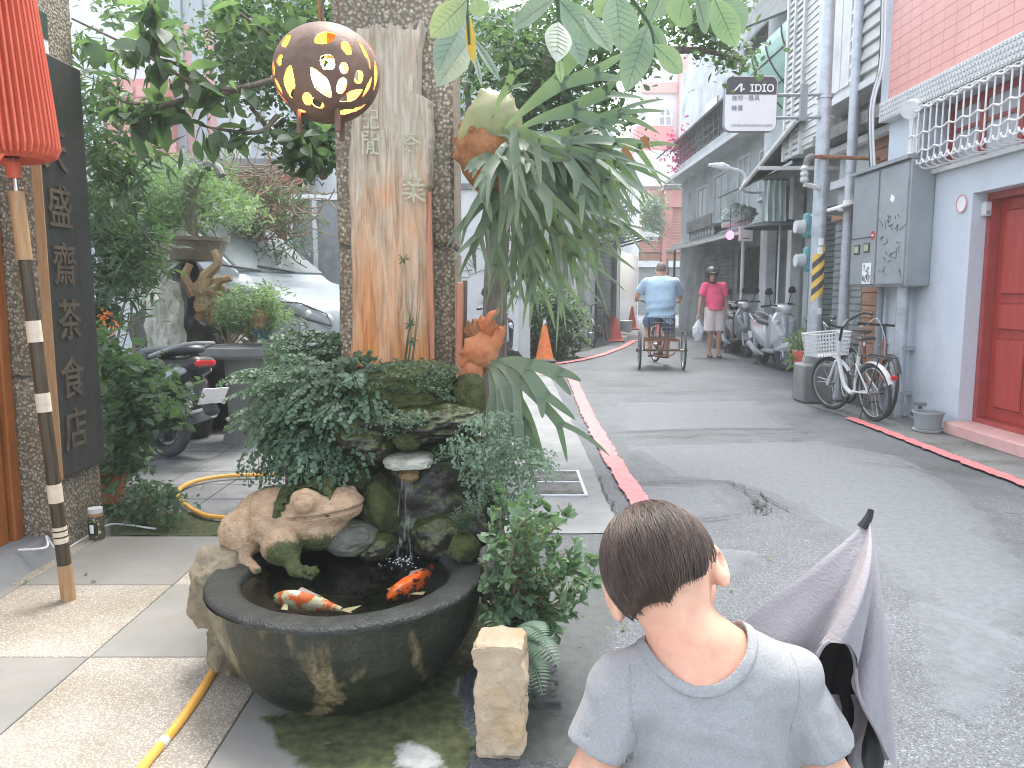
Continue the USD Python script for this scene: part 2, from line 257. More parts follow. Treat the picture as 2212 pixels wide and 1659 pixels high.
GLYPH = {"咖":[[[17,-43,17,34,17,35,43,35,43,34,43,-42,43,-42,36,-42,35,-35,25,-35,24,-43],[24,-26,35,-26,35,27,24,26]],[[-25,-42,-25,-41,-20,-35,-15,-26,-12,-15,-10,-3,-9,18,-17,19,-17,27,-9,27,-9,46,-2,47,-1,46,-1,27,13,27,14,26,13,-17,12,-18,12,-26,10,-38,7,-44,3,-45,-7,-45,-8,-40,-9,-38,-9,-37,0,-37,2,-35,4,-26,5,4,6,4,6,18,-1,19,-3,-11,-8,-29,-13,-39,-19,-47,-20,-47]],[[-43,39,-20,39,-20,-21,-36,-21,-36,-31,-37,-32,-43,-32,-43,-31],[-36,-13,-27,-13,-28,32,-36,31]]],"啡":[[[19,47,27,47,27,30,44,30,44,22,27,22,27,9,42,9,43,8,43,1,27,1,27,-13,45,-13,45,-21,27,-21,27,-46,26,-47,19,-47]],[[-17,-13,1,-13,0,1,-14,1,-14,2,-14,8,-14,9,1,9,1,22,-14,22,-15,23,-15,30,-14,30,0,30,1,47,9,47,9,-46,9,-47,1,-47,1,-46,1,-22,-17,-22]],[[-45,38,-19,38,-19,-20,-37,-20,-37,-29,-38,-30,-44,-30,-45,-29],[-37,-11,-28,-11,-28,30,-37,29]]],"器":[[[-47,-17,-47,-15,-33,-9,-23,-2,-24,-1,-45,-1,-46,0,-46,7,-45,7,-14,7,-8,15,-9,16,-37,16,-38,17,-38,44,-37,45,-6,45,-6,18,2,16,-1,11,-3,8,-3,7,20,8,16,10,11,12,12,16,5,16,4,17,4,44,5,45,38,45,38,16,22,16,21,15,29,11,31,10,30,7,45,7,46,7,46,-1,21,-1,24,-5,36,-11,47,-15,47,-16,45,-18,43,-22,38,-21,38,-44,29,-44,29,-42,14,-42,13,-45,5,-45,5,-13,6,-12,20,-12,13,-7,8,-1,-10,-1,-18,-8,-22,-11,-21,-12,-6,-12,-6,-13,-6,-44,-14,-44,-15,-42,-29,-42,-29,-45,-37,-45,-38,-44,-38,-21,-43,-23,-45,-19],[13,-34,29,-34,29,-20,13,-20],[13,24,29,24,29,37,13,37],[-30,25,-29,23,-15,24,-14,25,-14,36,-15,37,-29,37,-30,36],[-29,-34,-15,-34,-14,-20,-29,-20]]],"具":[[[-47,-39,-46,-38,-42,-36,-28,-29,-19,-23,-20,-23,-45,-22,-46,-22,-46,-15,-45,-14,-29,-14,-29,44,31,44,31,-14,46,-14,46,-22,20,-22,19,-23,38,-33,39,-34,46,-37,47,-39,41,-44,39,-44,29,-38,10,-28,10,-27,13,-23,13,-22,-15,-23,-15,-24,-9,-27,-11,-29,-21,-36,-39,-44,-41,-44],[-21,15,21,15,22,22,-21,22],[-21,30,-20,29,21,29,22,36,-21,37],[-21,-6,-21,-14,22,-14,21,-6],[-21,8,-21,1,22,1,21,8]]],"蜂":[[[-46,-41,-47,-33,-34,-31,-31,-30,-31,-10,-37,-10,-37,-14,-44,-14,-44,28,-31,28,-31,46,-24,46,-24,28,-11,28,-10,24,-6,26,1,33,6,41,9,47,17,45,15,40,14,39,14,38,34,38,38,36,36,29,29,21,24,15,35,9,47,6,47,4,45,2,43,-1,41,-1,40,-8,21,-8,22,-14,38,-14,39,-20,38,-21,22,-21,21,-26,22,-27,45,-27,45,-34,22,-34,21,-47,14,-47,13,-46,13,-34,-8,-34,-8,-41,-12,-42,-15,-41,-16,-35,-43,-41],[-4,-1,-3,-1,13,-1,13,6,21,6,22,-1,39,-1,26,4,18,10,3,2],[9,30,12,25,16,21,18,21,21,23,21,24,26,30,26,31,9,31],[-24,-28,-18,-27,-20,-16,-15,-14,-14,-14,-13,-16,-10,-28,-9,-28,-9,-27,13,-27,13,-21,-3,-21,-3,-14,13,-14,13,-8,-5,-8,-5,-1,-9,-2,-9,-1,-10,-1,-11,-10,-24,-10],[-10,19,-11,19,-10,6,0,9,7,13,11,15,4,24,-6,16],[-24,21,-24,-2,-18,-2,-18,20],[-37,-2,-31,-2,-32,21,-37,20]]],"蜜":[[[-44,3,-43,4,-34,5,-34,6,-36,6,-37,8,-40,9,-41,11,-35,18,-31,25,-25,22,-24,21,-30,11,-34,7,-34,6,-20,9,-20,26,-13,26,-12,12,1,18,2,19,-7,26,-13,28,-13,30,-12,31,-12,32,-35,32,-35,23,-43,23,-43,39,-43,39,-5,39,-5,41,-7,44,-7,46,0,48,2,46,6,39,43,39,43,23,35,23,34,23,34,32,19,32,19,31,24,29,25,28,15,18,-2,9,16,8,18,11,19,16,26,13,25,8,23,3,18,1,4,1,4,-4,35,-4,35,-27,26,-27,26,-28,40,-38,44,-42,44,-43,38,-48,37,-47,32,-42,-42,-44,-42,-37,-5,-35,-5,-27,-33,-27,-33,-4,-5,-4,-5,1,-19,2,-27,-1,-40,-3],[4,-20,25,-20,26,-19,26,-12,25,-11,4,-11],[4,-35,22,-35,22,-34,16,-30,16,-29,18,-28,18,-27,5,-27],[-3,31,5,26,7,24,7,22,7,22,12,25,18,31,-2,32],[-25,-19,-24,-20,-5,-20,-5,-12,-6,-11,-24,-11,-25,-12]],[[20,20,21,22,26,24,37,17,43,11,43,9,38,6,36,6,36,7,30,13]]],"天":[[[-47,-37,-46,-35,-37,-31,-29,-26,-19,-17,-12,-8,-8,2,-8,3,-44,3,-44,12,-6,12,-5,19,-6,34,-41,34,-41,42,-40,43,40,43,40,34,4,34,3,12,44,12,44,3,7,3,7,0,12,-10,18,-17,23,-22,35,-31,47,-35,47,-36,43,-40,42,-42,39,-42,32,-39,30,-39,18,-30,8,-19,0,-5,-1,-5,-1,-7,-8,-19,-17,-29,-18,-29,-22,-33,-29,-37,-41,-43]]],"盛":[[[-46,-11,-45,-8,-44,-7,-40,-1,-38,5,-37,20,-37,35,0,35,0,46,8,46,8,45,9,35,22,35,22,36,20,38,15,42,16,44,18,45,19,46,22,46,27,42,32,37,32,35,43,35,44,35,44,27,12,27,14,17,18,11,19,11,25,17,30,26,37,23,37,22,34,17,27,8,27,7,23,5,23,3,29,-3,35,-4,38,-1,38,8,45,5,46,2,45,-5,43,-9,41,-11,38,-12,30,-12,27,-11,20,-7,15,-2,8,-8,0,-12,-5,-5,1,-2,11,5,7,13,2,27,-28,27,-27,19,-3,19,-5,0,-7,-6,-11,-8,-24,-8,-26,-1,-25,0,-14,-1,-13,2,-12,11,-28,12,-29,11,-29,7,-32,-5,-37,-14,-38,-15,-40,-15,-42,-13]],[[-45,-46,-45,-38,-34,-38,-33,-37,-33,-13,34,-13,34,-38,46,-38,46,-46],[15,-21,14,-38,26,-38,26,-21],[-5,-21,-5,-38,6,-38,6,-21],[-25,-37,-14,-38,-14,-21,-25,-21]]],"齋":[[[11,1,9,5,11,6,12,7,12,24,27,27,33,29,36,29,41,26,40,24,33,22,33,20,38,10,43,4,47,2,42,-3,41,-3,39,-2,33,4,31,7,30,7,30,3,18,1,13,-1,11,-1],[19,8,20,8,24,9,28,9,29,10,25,20,19,18]],[[-47,2,-47,3,-45,4,-39,8,-36,14,-34,19,-35,19,-43,19,-43,26,-42,26,-13,26,-13,27,-14,28,-14,29,-11,30,-12,31,-44,31,-44,38,-44,39,-5,39,-4,40,-6,42,-6,46,2,47,4,45,6,39,44,39,44,38,44,31,11,31,11,30,13,29,13,28,4,16,4,-1,3,-2,-4,-2,-4,17,-4,18,-7,18,-10,24,-11,24,-13,7,-14,2,-17,0,-24,-1,-23,-5,24,-5,26,-1,33,-1,34,-1,34,-46,33,-47,25,-47,25,-23,3,-23,2,-46,2,-46,-4,-46,-5,-46,-5,-23,-24,-23,-25,-23,-26,-29,-29,-36,-31,-40,-38,-47,-40,-47,-41,-46,-45,-42,-45,-41,-42,-39,-38,-34,-33,-23,-32,-1,-29,0,-29,3,-30,6,-21,6,-19,11,-19,19,-27,19,-28,13,-31,7,-39,-1,-43,-2],[-24,-16,25,-16,25,-12,-23,-11],[-7,31,0,22,6,31,-6,31]],[[6,-29,7,-27,11,-25,12,-25,13,-26,19,-33,22,-38,23,-41,17,-44,11,-35]],[[-25,-41,-25,-39,-21,-34,-16,-25,-9,-27,-9,-29,-14,-37,-19,-44]]],"茶":[[[-47,-2,-47,-1,-34,3,-22,9,-10,18,-2,28,-2,29,-14,29,-15,19,-23,19,-24,29,-45,29,-45,37,-24,37,-23,47,-15,47,-14,37,13,37,13,46,14,47,22,47,23,46,23,37,44,37,45,36,45,29,44,29,23,29,23,19,13,19,13,29,-1,28,1,27,5,26,6,25,5,21,19,11,35,3,47,-1,47,-2,44,-6,42,-9,36,-7,24,-1,10,8,0,16,-9,8,-17,2,-32,-5,-31,-6,-5,-6,-5,6,-4,7,4,7,5,6,5,-6,32,-6,33,-7,33,-14,5,-15,5,-39,3,-44,0,-46,-15,-47,-15,-45,-17,-41,-17,-39,-5,-38,-5,-15,-33,-14,-34,-6,-42,-9]],[[12,-22,12,-21,15,-20,17,-18,20,-18,28,-25,29,-25,40,-36,41,-38,35,-42,33,-42,23,-31,22,-31,18,-26]],[[-43,-38,-43,-37,-35,-32,-27,-24,-23,-18,-15,-20,-17,-24,-20,-29,-30,-39,-35,-43,-37,-43]]],"食":[[[-47,15,-46,17,-42,17,-32,22,-18,30,-6,40,-2,47,0,47,6,44,5,40,10,36,18,30,33,22,47,18,47,17,44,13,42,10,41,10,28,14,28,-14,29,-15,31,-13,36,-16,37,-18,21,-30,22,-31,26,-32,36,-39,38,-42,32,-47,13,-35,-6,-25,-7,-23,-3,-19,-3,-18,-21,-18,-21,-36,3,-32,4,-32,3,-34,4,-39,-14,-43,-20,-44,-30,-47,-33,-40,-31,-38,-29,-34,-29,13,-30,13,-36,10,-42,8,-45,13],[-1,-18,13,-25,24,-18,0,-18],[-21,-10,19,-10,19,-3,-20,-2,-21,-3],[-21,12,-21,5,19,5,19,12],[-7,28,-5,28,-1,29,5,19,19,19,19,20,9,26,0,34,-1,34],[-18,20,-18,19,-5,19,-4,20,-9,27,-10,26]]],"店":[[[-46,-42,-41,-29,-38,-17,-37,-5,-37,-4,-37,35,-36,35,2,35,2,36,-2,43,-2,45,2,47,6,47,10,40,12,35,46,35,46,35,46,27,-28,26,-28,-7,-29,-7,-29,-18,-33,-33,-36,-43,-39,-47,-40,-47]],[[-20,-8,2,-8,2,24,11,24,11,12,43,12,43,4,11,4,11,-8,38,-8,38,-45,30,-45,29,-42,-11,-42,-12,-45,-20,-45],[-12,-33,29,-33,29,-17,-12,-17]]],"記":[[[-2,33,-2,41,40,41,40,-6,40,-6,32,-6,31,-1,8,-1,8,-36,9,-37,11,-38,33,-38,35,-37,37,-35,38,-30,38,-22,38,-21,40,-21,47,-24,45,-38,41,-44,37,-46,8,-46,3,-44,1,-42,-1,-38,-1,7,31,8,32,31,-2,32]],[[-47,23,-47,31,-27,31,-32,40,-35,42,-34,44,-29,47,-28,47,-28,46,-25,43,-20,36,-20,33,-22,32,-23,31,-6,31,-5,30,-5,23]],[[-43,2,-9,2,-8,2,-8,-5,-43,-5]],[[-43,-12,-42,-11,-10,-11,-10,-42,-34,-42,-35,-47,-42,-47,-43,-46],[-35,-34,-19,-34,-19,-19,-35,-19]],[[-42,9,-42,16,-11,16,-10,16,-10,9]]],"閒":[[[-24,-40,-24,-38,-19,-31,-18,-25,-17,5,17,5,17,-36,31,-37,32,-35,32,9,5,9,4,10,4,44,5,45,41,45,41,-39,40,-41,38,-43,35,-44,20,-45,19,-41,17,-37,15,-40,12,-41,0,-42,-2,-34,9,-34,9,-33,9,-26,8,-25,-10,-25,-13,-36,-17,-43,-19,-43,-21,-40],[13,17,32,17,32,23,13,23],[13,31,32,30,32,31,32,37,13,37],[-9,-7,9,-7,9,-3,-9,-2],[-8,-13,-9,-15,-9,-19,9,-19,9,-14,8,-13]],[[-41,45,-6,45,-6,9,-32,9,-33,-45,-41,-45],[-14,23,-32,23,-32,17,-14,17],[-14,37,-32,37,-32,31,-14,30]]],"業":[[[-47,-39,-47,-38,-43,-37,-27,-31,-14,-23,-14,-22,-44,-22,-44,-16,-44,-15,-4,-15,-5,-9,-35,-9,-35,-3,-34,-2,-5,-2,-4,4,-39,4,-40,5,-40,11,-39,12,-19,12,-19,14,-23,21,-44,21,-44,29,-28,29,-31,36,-36,42,-36,44,-31,46,-28,46,-22,36,-19,31,-20,29,-14,29,-14,47,-6,47,-6,30,-5,29,5,29,5,46,6,47,14,47,14,29,21,29,29,46,37,43,29,29,44,29,44,22,44,21,24,21,19,12,41,12,41,4,4,4,5,-2,36,-2,36,-9,5,-9,4,-15,44,-15,44,-22,13,-23,18,-27,30,-32,47,-38,47,-39,43,-43,42,-46,33,-43,21,-37,11,-31,5,-26,4,-27,4,-46,4,-47,-4,-47,-5,-27,-6,-27,-11,-31,-19,-36,-38,-44,-42,-45,-44,-41],[-13,21,-10,16,-9,12,9,12,12,16,14,21]]]}
# ---------------------------------------------------------------- the palette
def asphalt(name, c1, c2, damp, sc=1.1, dlo=.5, dhi=.68, grit=.55):   # worn asphalt: broad stains, wet patches, light and dark grit
    N = {'g': ('geometry', {}), 'n': ('noise_texture', dict(scale=sc, detail=8., roughness=.65)), 'r': ('rgb_ramp', dict(ramp=[(.36, c1), (.62, c2)])), 'dn': ('noise_texture', dict(scale=.55, detail=8., roughness=.7, distortion=.5)), 'dr': ('rgb_ramp', dict(ramp=[(dlo, (0, 0, 0)), (dhi, (1, 1, 1))])), 'dm': ('mix', dict(mix_type='mix', color2=damp)),
         'v': ('voronoi_texture', dict(scale=190)), 's': ('separate_color', {}), 'vr': ('rgb_ramp', dict(ramp=[(0., (1 - grit,) * 3), (.5, (.9, .9, .9)), (.85, (1.05, 1.05, 1.05)), (1., (1.9, 1.9, 1.9))])), 'vm': ('mix', dict(mix_type='multiply', fac=1.)), 'bn': ('noise_texture', dict(scale=210, detail=3.)), 'bu': ('bump', dict(strength=.55, distance=.008)), 'p': ('principled_bsdf', dict(roughness=.72)), 'rr': ('map_range', dict(from_min=0., from_max=1., to_min=.78, to_max=.5))}
    L = [('g.position', 'n.vector'), ('n.fac', 'r.fac'), ('g.position', 'dn.vector'), ('dn.fac', 'dr.fac'), ('dr.color', 'dm.fac'), ('r.color', 'dm.color1'), ('g.position', 'v.vector'), ('v.color', 's.color'), ('s.r', 'vr.fac'), ('dm.color', 'vm.color1'), ('vr.color', 'vm.color2'), ('vm.color', 'p.base_color'), ('g.position', 'bn.vector'), ('bn.fac', 'bu.height'), ('bu.normal', 'p.normal')]
    MT[name] = usdkit.material(stage, '/World/Looks/' + name, N, L, surface='p.BSDF')
asphalt('asphalt', (.078, .087, .096), (.118, .13, .142), (.048, .054, .057))
asphalt('asphalt_light', (.15, .16, .172), (.185, .196, .208), (.125, .134, .142), 2.2)
asphalt('asphalt_dark', (.05, .056, .055), (.075, .082, .08), (.04, .045, .042), 3.)
mat('crack', (.03, .033, .035), rough=.9)
mat('concrete', (.17, .18, .183), (.235, .243, .245), sc=3, rough=.85, bump=.25, bsc=90, dirt=(.15, .16, .15), dsc=1.6)
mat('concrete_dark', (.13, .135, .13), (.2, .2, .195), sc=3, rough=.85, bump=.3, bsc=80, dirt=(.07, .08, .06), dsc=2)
mat('red_paint', (.6, .14, .15), (.66, .2, .2), sc=30, rough=.6, bump=.3, bsc=160, dirt=(.3, .18, .17), dsc=26, dlo=.58, dhi=.68)
mat('smooth_tile', (.19, .187, .17), (.24, .235, .215), sc=2.5, rough=.7, bump=.15, bsc=150, dirt=(.2, .19, .165), dsc=2.2)
pebblemat('pebble_tile', [(.46, .42, .36), (.26, .23, .19), (.6, .57, .52), (.38, .34, .28), (.54, .5, .45)], (.28, .255, .22), sc=150, bump=.5)
pebblemat('pebble_wall', [(.34, .3, .22), (.16, .13, .09), (.5, .46, .38), (.27, .22, .15), (.42, .38, .3)], (.13, .115, .085), sc=72, bump=1.)
mat('paver', (.13, .135, .14), (.19, .195, .2), sc=5, rough=.8, bump=.3, bsc=110, dirt=(.09, .1, .08), dsc=2.3)
cutmat('moss_ground', (.025, .034, .01), (.07, .08, .03), 9, .42, .58)
cutmat('wet_patch', (.028, .033, .031), (.048, .054, .05), 3, .3, .75, .45)
mat('headlamp', (.3, .33, .35), (.4, .43, .45), sc=8, rough=.12, coat=1.)
cutmat('light_patch', (.098, .109, .12), (.125, .137, .15), 3, .35, .9, .8)
cutmat('pale_patch', (.2, .21, .205), (.3, .31, .305), 7, .4, .6, .5)
mossmat('toad_stone', ((.3, .195, .115), (.43, .31, .2), 26), bump=1., bsc=150)
mossmat('mossy_stone', ((.006, .006, .004), (.028, .026, .018), 8), rough=.35, bsc=60)
mossmat('mossy_grey', ((.06, .065, .05), (.125, .125, .1), 9), rough=.7, bsc=70)
mat('white_wall', (.56, .62, .69), (.63, .685, .74), sc=1.6, rough=.9, bump=.35, bsc=180, dirt=(.42, .46, .51), dsc=1.6, dlo=.48, dhi=.8)
mat('old_white_wall', (.6, .62, .63), (.7, .71, .71), sc=1.2, rough=.9, bump=.2, bsc=60, dirt=(.38, .41, .38), dsc=1.1, dlo=.52, dhi=.75)
mat('grey_wall', (.36, .39, .4), (.47, .5, .51), sc=1.0, rough=.9, bump=.2, bsc=60, dirt=(.25, .28, .28), dsc=.8)
mat('grey_trim', (.5, .52, .53), (.6, .62, .62), sc=2, rough=.8)
mat('pink_tile', (.6, .27, .235), (.68, .34, .29), sc=1.5, rough=.35, island=.09, bump=.1, bsc=90)
mat('grout', (.62, .36, .31), (.58, .33, .29), rough=.9)
mat('brick_tile', (.45, .16, .14), (.55, .23, .2), sc=.8, rough=.5, island=.12)
mat('pink_wall', (.6, .15, .15), (.64, .19, .18), sc=.5, rough=.8)
mat('salmon_wall', (.6, .28, .26), (.64, .33, .3), sc=.5, rough=.8)
mat('pale_wall', (.6, .6, .63), (.66, .66, .68), sc=.5, rough=.8)
mat('dark_metal', (.05, .055, .055), (.08, .085, .085), sc=6, rough=.5, metal=.3)
mat('awning_dark', (.05, .07, .075), (.09, .115, .12), sc=3, rough=.7, dirt=(.14, .16, .15), dsc=2)
mat('shutter', (.2, .225, .23), (.27, .29, .295), sc=3, rough=.5, metal=.2, dirt=(.12, .14, .14), dsc=2)
mat('shutter_dark', (.06, .085, .085), (.1, .125, .125), sc=3, rough=.55)
mat('galvanised', (.4, .43, .47), (.5, .53, .57), sc=9, rough=.42, metal=.55, dirt=(.33, .35, .37), dsc=7)
mat('white_metal', (.66, .67, .68), (.74, .75, .75), sc=5, rough=.45, dirt=(.5, .5, .49), dsc=5)
mat('grey_box', (.23, .26, .275), (.29, .32, .335), sc=2.5, rough=.5, bump=.06, bsc=30)
mat('rust', (.2, .08, .045), (.32, .15, .09), sc=14, rough=.85, bump=.3, bsc=70)
mat('red_door', (.34, .034, .025), (.42, .05, .035), sc=4, rough=.38, bump=.05, bsc=50, stretch=(6, 6, .5))
mat('red_frame', (.33, .05, .045), (.4, .07, .06), sc=5, rough=.4)
mat('pink_step', (.58, .32, .3), (.65, .4, .38), sc=4, rough=.8, bump=.2)
mat('orange_wood', (.2, .062, .013), (.3, .1, .022), sc=5, rough=.35, stretch=(8, 8, .5), bump=.1, bsc=30)
mat('clap_wood', (.27, .14, .085), (.36, .2, .125), sc=4, rough=.7, stretch=(3, .5, 5), bump=.2, dirt=(.2, .11, .075), dsc=2)
mat('siding', (.5, .51, .5), (.6, .61, .6), sc=2, rough=.6, dirt=(.36, .37, .35), dsc=2)
mat('frosted', (.5, .53, .55), (.58, .6, .62), sc=2, rough=.25)
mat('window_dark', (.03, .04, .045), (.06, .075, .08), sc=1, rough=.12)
mat('window_grey', (.22, .25, .26), (.3, .33, .34), sc=1, rough=.15)
mat('green_plastic', (.3, .5, .42), (.38, .56, .48), sc=2, rough=.4)
mat('teal', (.1, .3, .33), (.13, .35, .38), rough=.5)
mat('black_board', (.012, .014, .011), (.024, .025, .02), sc=5, rough=.5, bump=.12, bsc=40, stretch=(4, 4, .4))
mat('old_gold', (.055, .043, .027), (.1, .078, .05), sc=20, rough=.6)
mat('pale_green_ink', (.36, .38, .25), (.42, .41, .31), sc=60, rough=.9)
mat('old_wood', (.33, .25, .17), (.45, .385, .3), sc=5, rough=.8, bump=1., bsc=26, stretch=(5, 5, .28), dirt=(.42, .17, .05), dsc=3.4, dlo=.46, dhi=.68, dist=.6)
mat('red_stick', (.36, .14, .08), (.46, .22, .14), sc=9, rough=.7, stretch=(4, 4, .5), bump=.3)
mat('white_paint', (.8, .8, .8), (.76, .77, .78), rough=.5)
mat('sign_dark', (.06, .058, .07), (.07, .068, .08), rough=.4)
mat('black_plastic', (.02, .021, .022), (.032, .033, .034), sc=8, rough=.4)
mat('rubber', (.03, .031, .033), (.06, .06, .06), sc=20, rough=.85)
mat('chrome', (.6, .61, .62), (.5, .5, .5), rough=.22, metal=1.)
mat('silver_paint', (.37, .42, .46), (.43, .47, .5), sc=3, rough=.32, metal=.35, coat=.6)
mat('scooter_silver', (.55, .58, .6), (.6, .62, .63), sc=3, rough=.3, metal=.3, coat=.6)
mat('scooter_grey', (.26, .28, .3), (.33, .35, .37), sc=4, rough=.35, metal=.3, coat=.4)
mat('seat_vinyl', (.045, .05, .06), (.07, .075, .09), sc=4, rough=.45)
mat('yellow', (.7, .45, .08), (.75, .5, .1), rough=.6)
mat('orange_cone', (.85, .21, .05), (.9, .26, .07), sc=6, rough=.55, dirt=(.6, .2, .1), dsc=9)
mat('red_cone', (.6, .13, .09), (.55, .11, .08), sc=6, rough=.6)
mat('red_light', (.6, .03, .03), rough=.2)
mat('hose', (.72, .36, .06), (.78, .42, .09), sc=12, rough=.45)
MT['bowl_stone'] = usdkit.material(stage, '/World/Looks/bowl_stone', {'g': ('geometry', {}), 'mp': ('mapping', dict(scale=(1.5, 1.5, .5))), 'n': ('noise_texture', dict(scale=7, detail=7., roughness=.65)), 'r': ('rgb_ramp', dict(ramp=[(.35, (.004, .0055, .003)), (.6, (.012, .015, .008)), (.75, (.026, .027, .014))])),
    'n2': ('noise_texture', dict(scale=4.2, detail=6., roughness=.55, distortion=.3)), 'x': ('separate_xyz', {}), 'xr': ('map_range', dict(from_min=-1.0, from_max=-.1, to_min=.17, to_max=-.03)), 'ad': ('math', dict(math_type='add')), 'r2': ('rgb_ramp', dict(ramp=[(.63, (0, 0, 0)), (.7, (1, 1, 1))])), 'n3': ('noise_texture', dict(scale=60, detail=3.)), 'r3': ('rgb_ramp', dict(ramp=[(.4, (.075, .06, .03)), (.6, (.15, .12, .065))])), 'm': ('mix', dict(mix_type='mix')), 'bu': ('bump', dict(strength=.6, distance=.008)), 'p': ('principled_bsdf', dict(roughness=.42))},
    [('g.position', 'mp.vector'), ('mp.vector', 'n.vector'), ('n.fac', 'r.fac'), ('mp.vector', 'n2.vector'), ('g.position', 'x.vector'), ('x.x', 'xr.value'), ('n2.fac', 'ad.value1'), ('xr.result', 'ad.value2'), ('ad.value', 'r2.fac'), ('r2.color', 'm.fac'), ('r.color', 'm.color1'), ('g.position', 'n3.vector'), ('n3.fac', 'r3.fac'), ('r3.color', 'm.color2'), ('m.color', 'p.base_color'), ('n3.fac', 'bu.height'), ('bu.normal', 'p.normal')], surface='p.BSDF')
mat('bowl_rim', (.008, .01, .0095), (.024, .029, .025), sc=14, rough=.34, bump=.9, bsc=110)
mat('lug_stone', (.15, .12, .075), (.25, .21, .14), sc=7, rough=.75, bump=.6, bsc=60, dirt=(.06, .065, .03), dsc=5, dlo=.5, dhi=.62)
mat('frog_stone', (.42, .27, .145), (.5, .36, .22), sc=9, rough=.75, bump=.9, bsc=120, dirt=(.33, .19, .09), dsc=28, dlo=.5, dhi=.7)
mat('grey_stone', (.17, .175, .16), (.28, .28, .26), sc=8, rough=.8, bump=.8, bsc=70, dirt=(.06, .07, .04), dsc=5)
mat('wet_rock', (.008, .008, .006), (.03, .028, .02), sc=7, rough=.3, bump=.9, bsc=45, dirt=(.05, .055, .018), dsc=4, dlo=.52, dhi=.7)
mat('moss', (.022, .032, .008), (.07, .085, .025), sc=18, rough=1., bump=1., bsc=110, dirt=(.1, .085, .03), dsc=7, dlo=.58, dhi=.72)
mat('sandstone', (.36, .275, .185), (.47, .375, .265), sc=8, rough=.85, bump=1., bsc=40, dirt=(.4, .29, .16), dsc=6)
mat('scholar_rock', (.33, .33, .28), (.45, .45, .4), sc=8, rough=.85, bump=1., bsc=30, dirt=(.16, .17, .12), dsc=6)
mat('brown_rock', (.2, .13, .06), (.3, .2, .1), sc=8, rough=.7, bump=.8, bsc=40)
mat('koi_orange', (.75, .1, .012), (.8, .14, .02), sc=4, rough=.3, dirt=(.02, .015, .012), dsc=20, dlo=.5, dhi=.54)
mat('koi_white', (.85, .13, .02), (.85, .16, .03), sc=4, rough=.3, dirt=(.72, .68, .6), dsc=17, dlo=.47, dhi=.5)
mat('koi_fin', (.5, .42, .33), (.5, .42, .33), rough=.4, two=True)
mat('bamboo_dark', (.018, .014, .008), (.06, .042, .022), sc=6, rough=.35, stretch=(8, 8, .7))
mat('bamboo_tan', (.3, .18, .085), (.38, .24, .12), sc=9, rough=.55, stretch=(8, 8, 1))
mat('binding', (.55, .47, .36), (.62, .55, .44), sc=6, rough=.8, bump=.5, bsc=40, stretch=(1, 1, 9))
mat('red_paper', (.56, .1, .05), (.63, .135, .075), sc=6, rough=.6, two=True)
mat('clay', (.4, .15, .07), (.48, .2, .1), sc=9, rough=.85, bump=.2)
mat('glazed_pot', (.1, .085, .06), (.16, .135, .1), sc=9, rough=.4)
mat('blue_pot', (.05, .09, .16), rough=.3)
mat('peat', (.2, .085, .03), (.34, .16, .07), sc=16, rough=.95, bump=1., bsc=50)
mat('dead_frond', (.42, .14, .05), (.55, .23, .11), sc=8, rough=.7, dirt=(.33, .1, .03), dsc=9, two=True)
mat('bark', (.1, .085, .065), (.18, .155, .125), sc=9, rough=.9, bump=.9, bsc=30, stretch=(2, 2, .5))
mat('twig', (.15, .115, .075), (.24, .19, .13), sc=9, rough=.9)
mat('jar_glass', (.05, .045, .025), (.09, .08, .04), sc=18, rough=.15, dirt=(.5, .45, .3), dsc=30, dlo=.55, dhi=.6)
mat('skin', (.56, .3, .2), (.64, .38, .27), sc=14, rough=.5, bump=.1, bsc=420, dirt=(.6, .28, .2), dsc=9)
mat('skin_tan', (.48, .27, .185), (.52, .3, .21), sc=9, rough=.5)
mat('hair', (.024, .015, .011), (.07, .044, .031), sc=12, rough=.45, stretch=(6, 1.5, 1.5))
mat('hair_grey', (.12, .1, .09), (.2, .17, .15), sc=60, rough=.7)
mat('grey_shirt', (.245, .25, .255), (.285, .29, .295), sc=260, rough=.95, bump=.15, bsc=600, dirt=(.225, .23, .235), dsc=420, dlo=.45, dhi=.6)
mat('grey_cloth', (.215, .205, .22), (.26, .25, .265), sc=6, rough=.9, bump=.25, bsc=220, two=True)
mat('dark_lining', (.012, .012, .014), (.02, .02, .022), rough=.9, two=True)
mat('blue_shirt', (.36, .5, .63), (.42, .56, .68), sc=5, rough=.95)
mat('pink_shirt', (.85, .09, .2), (.88, .13, .24), sc=5, rough=.9)
mat('pale_shorts', (.66, .56, .55), (.74, .66, .65), sc=14, rough=.9, stretch=(1, 1, 4))
mat('blue_shorts', (.12, .2, .36), (.15, .24, .4), rough=.9)
mat('denim', (.06, .075, .12), (.09, .1, .15), rough=.9)
mat('plastic_bag', (.8, .82, .84), (.75, .77, .8), sc=20, rough=.4, two=True)
mat('flower_pink', (.8, .07, .26), (.85, .16, .36), sc=5, rough=.7, two=True)
mat('flower_orange', (.8, .25, .06), (.85, .3, .08), rough=.7, two=True)
mat('tarp', (.33, .4, .39), (.42, .5, .47), sc=4, rough=.5, two=True)
mat('iron', (.1, .06, .042), (.17, .1, .068), sc=12, rough=.6, metal=.15, bump=.2, bsc=60)
mat('gilt_inside', (.3, .105, .016), (.36, .13, .02), sc=8, rough=.5)
leafmat('leaf_shrub', (.13, .23, .125), (.22, .33, .2), sc=5, tr=.25)
leafmat('leaf_fern', (.065, .13, .07), (.12, .205, .12), sc=6, tr=.25)
leafmat('leaf_fern_pale', (.15, .25, .16), (.24, .35, .25), sc=6, tr=.25)
leafmat('leaf_dark', (.06, .11, .075), (.115, .175, .115), sc=3, tr=.45)
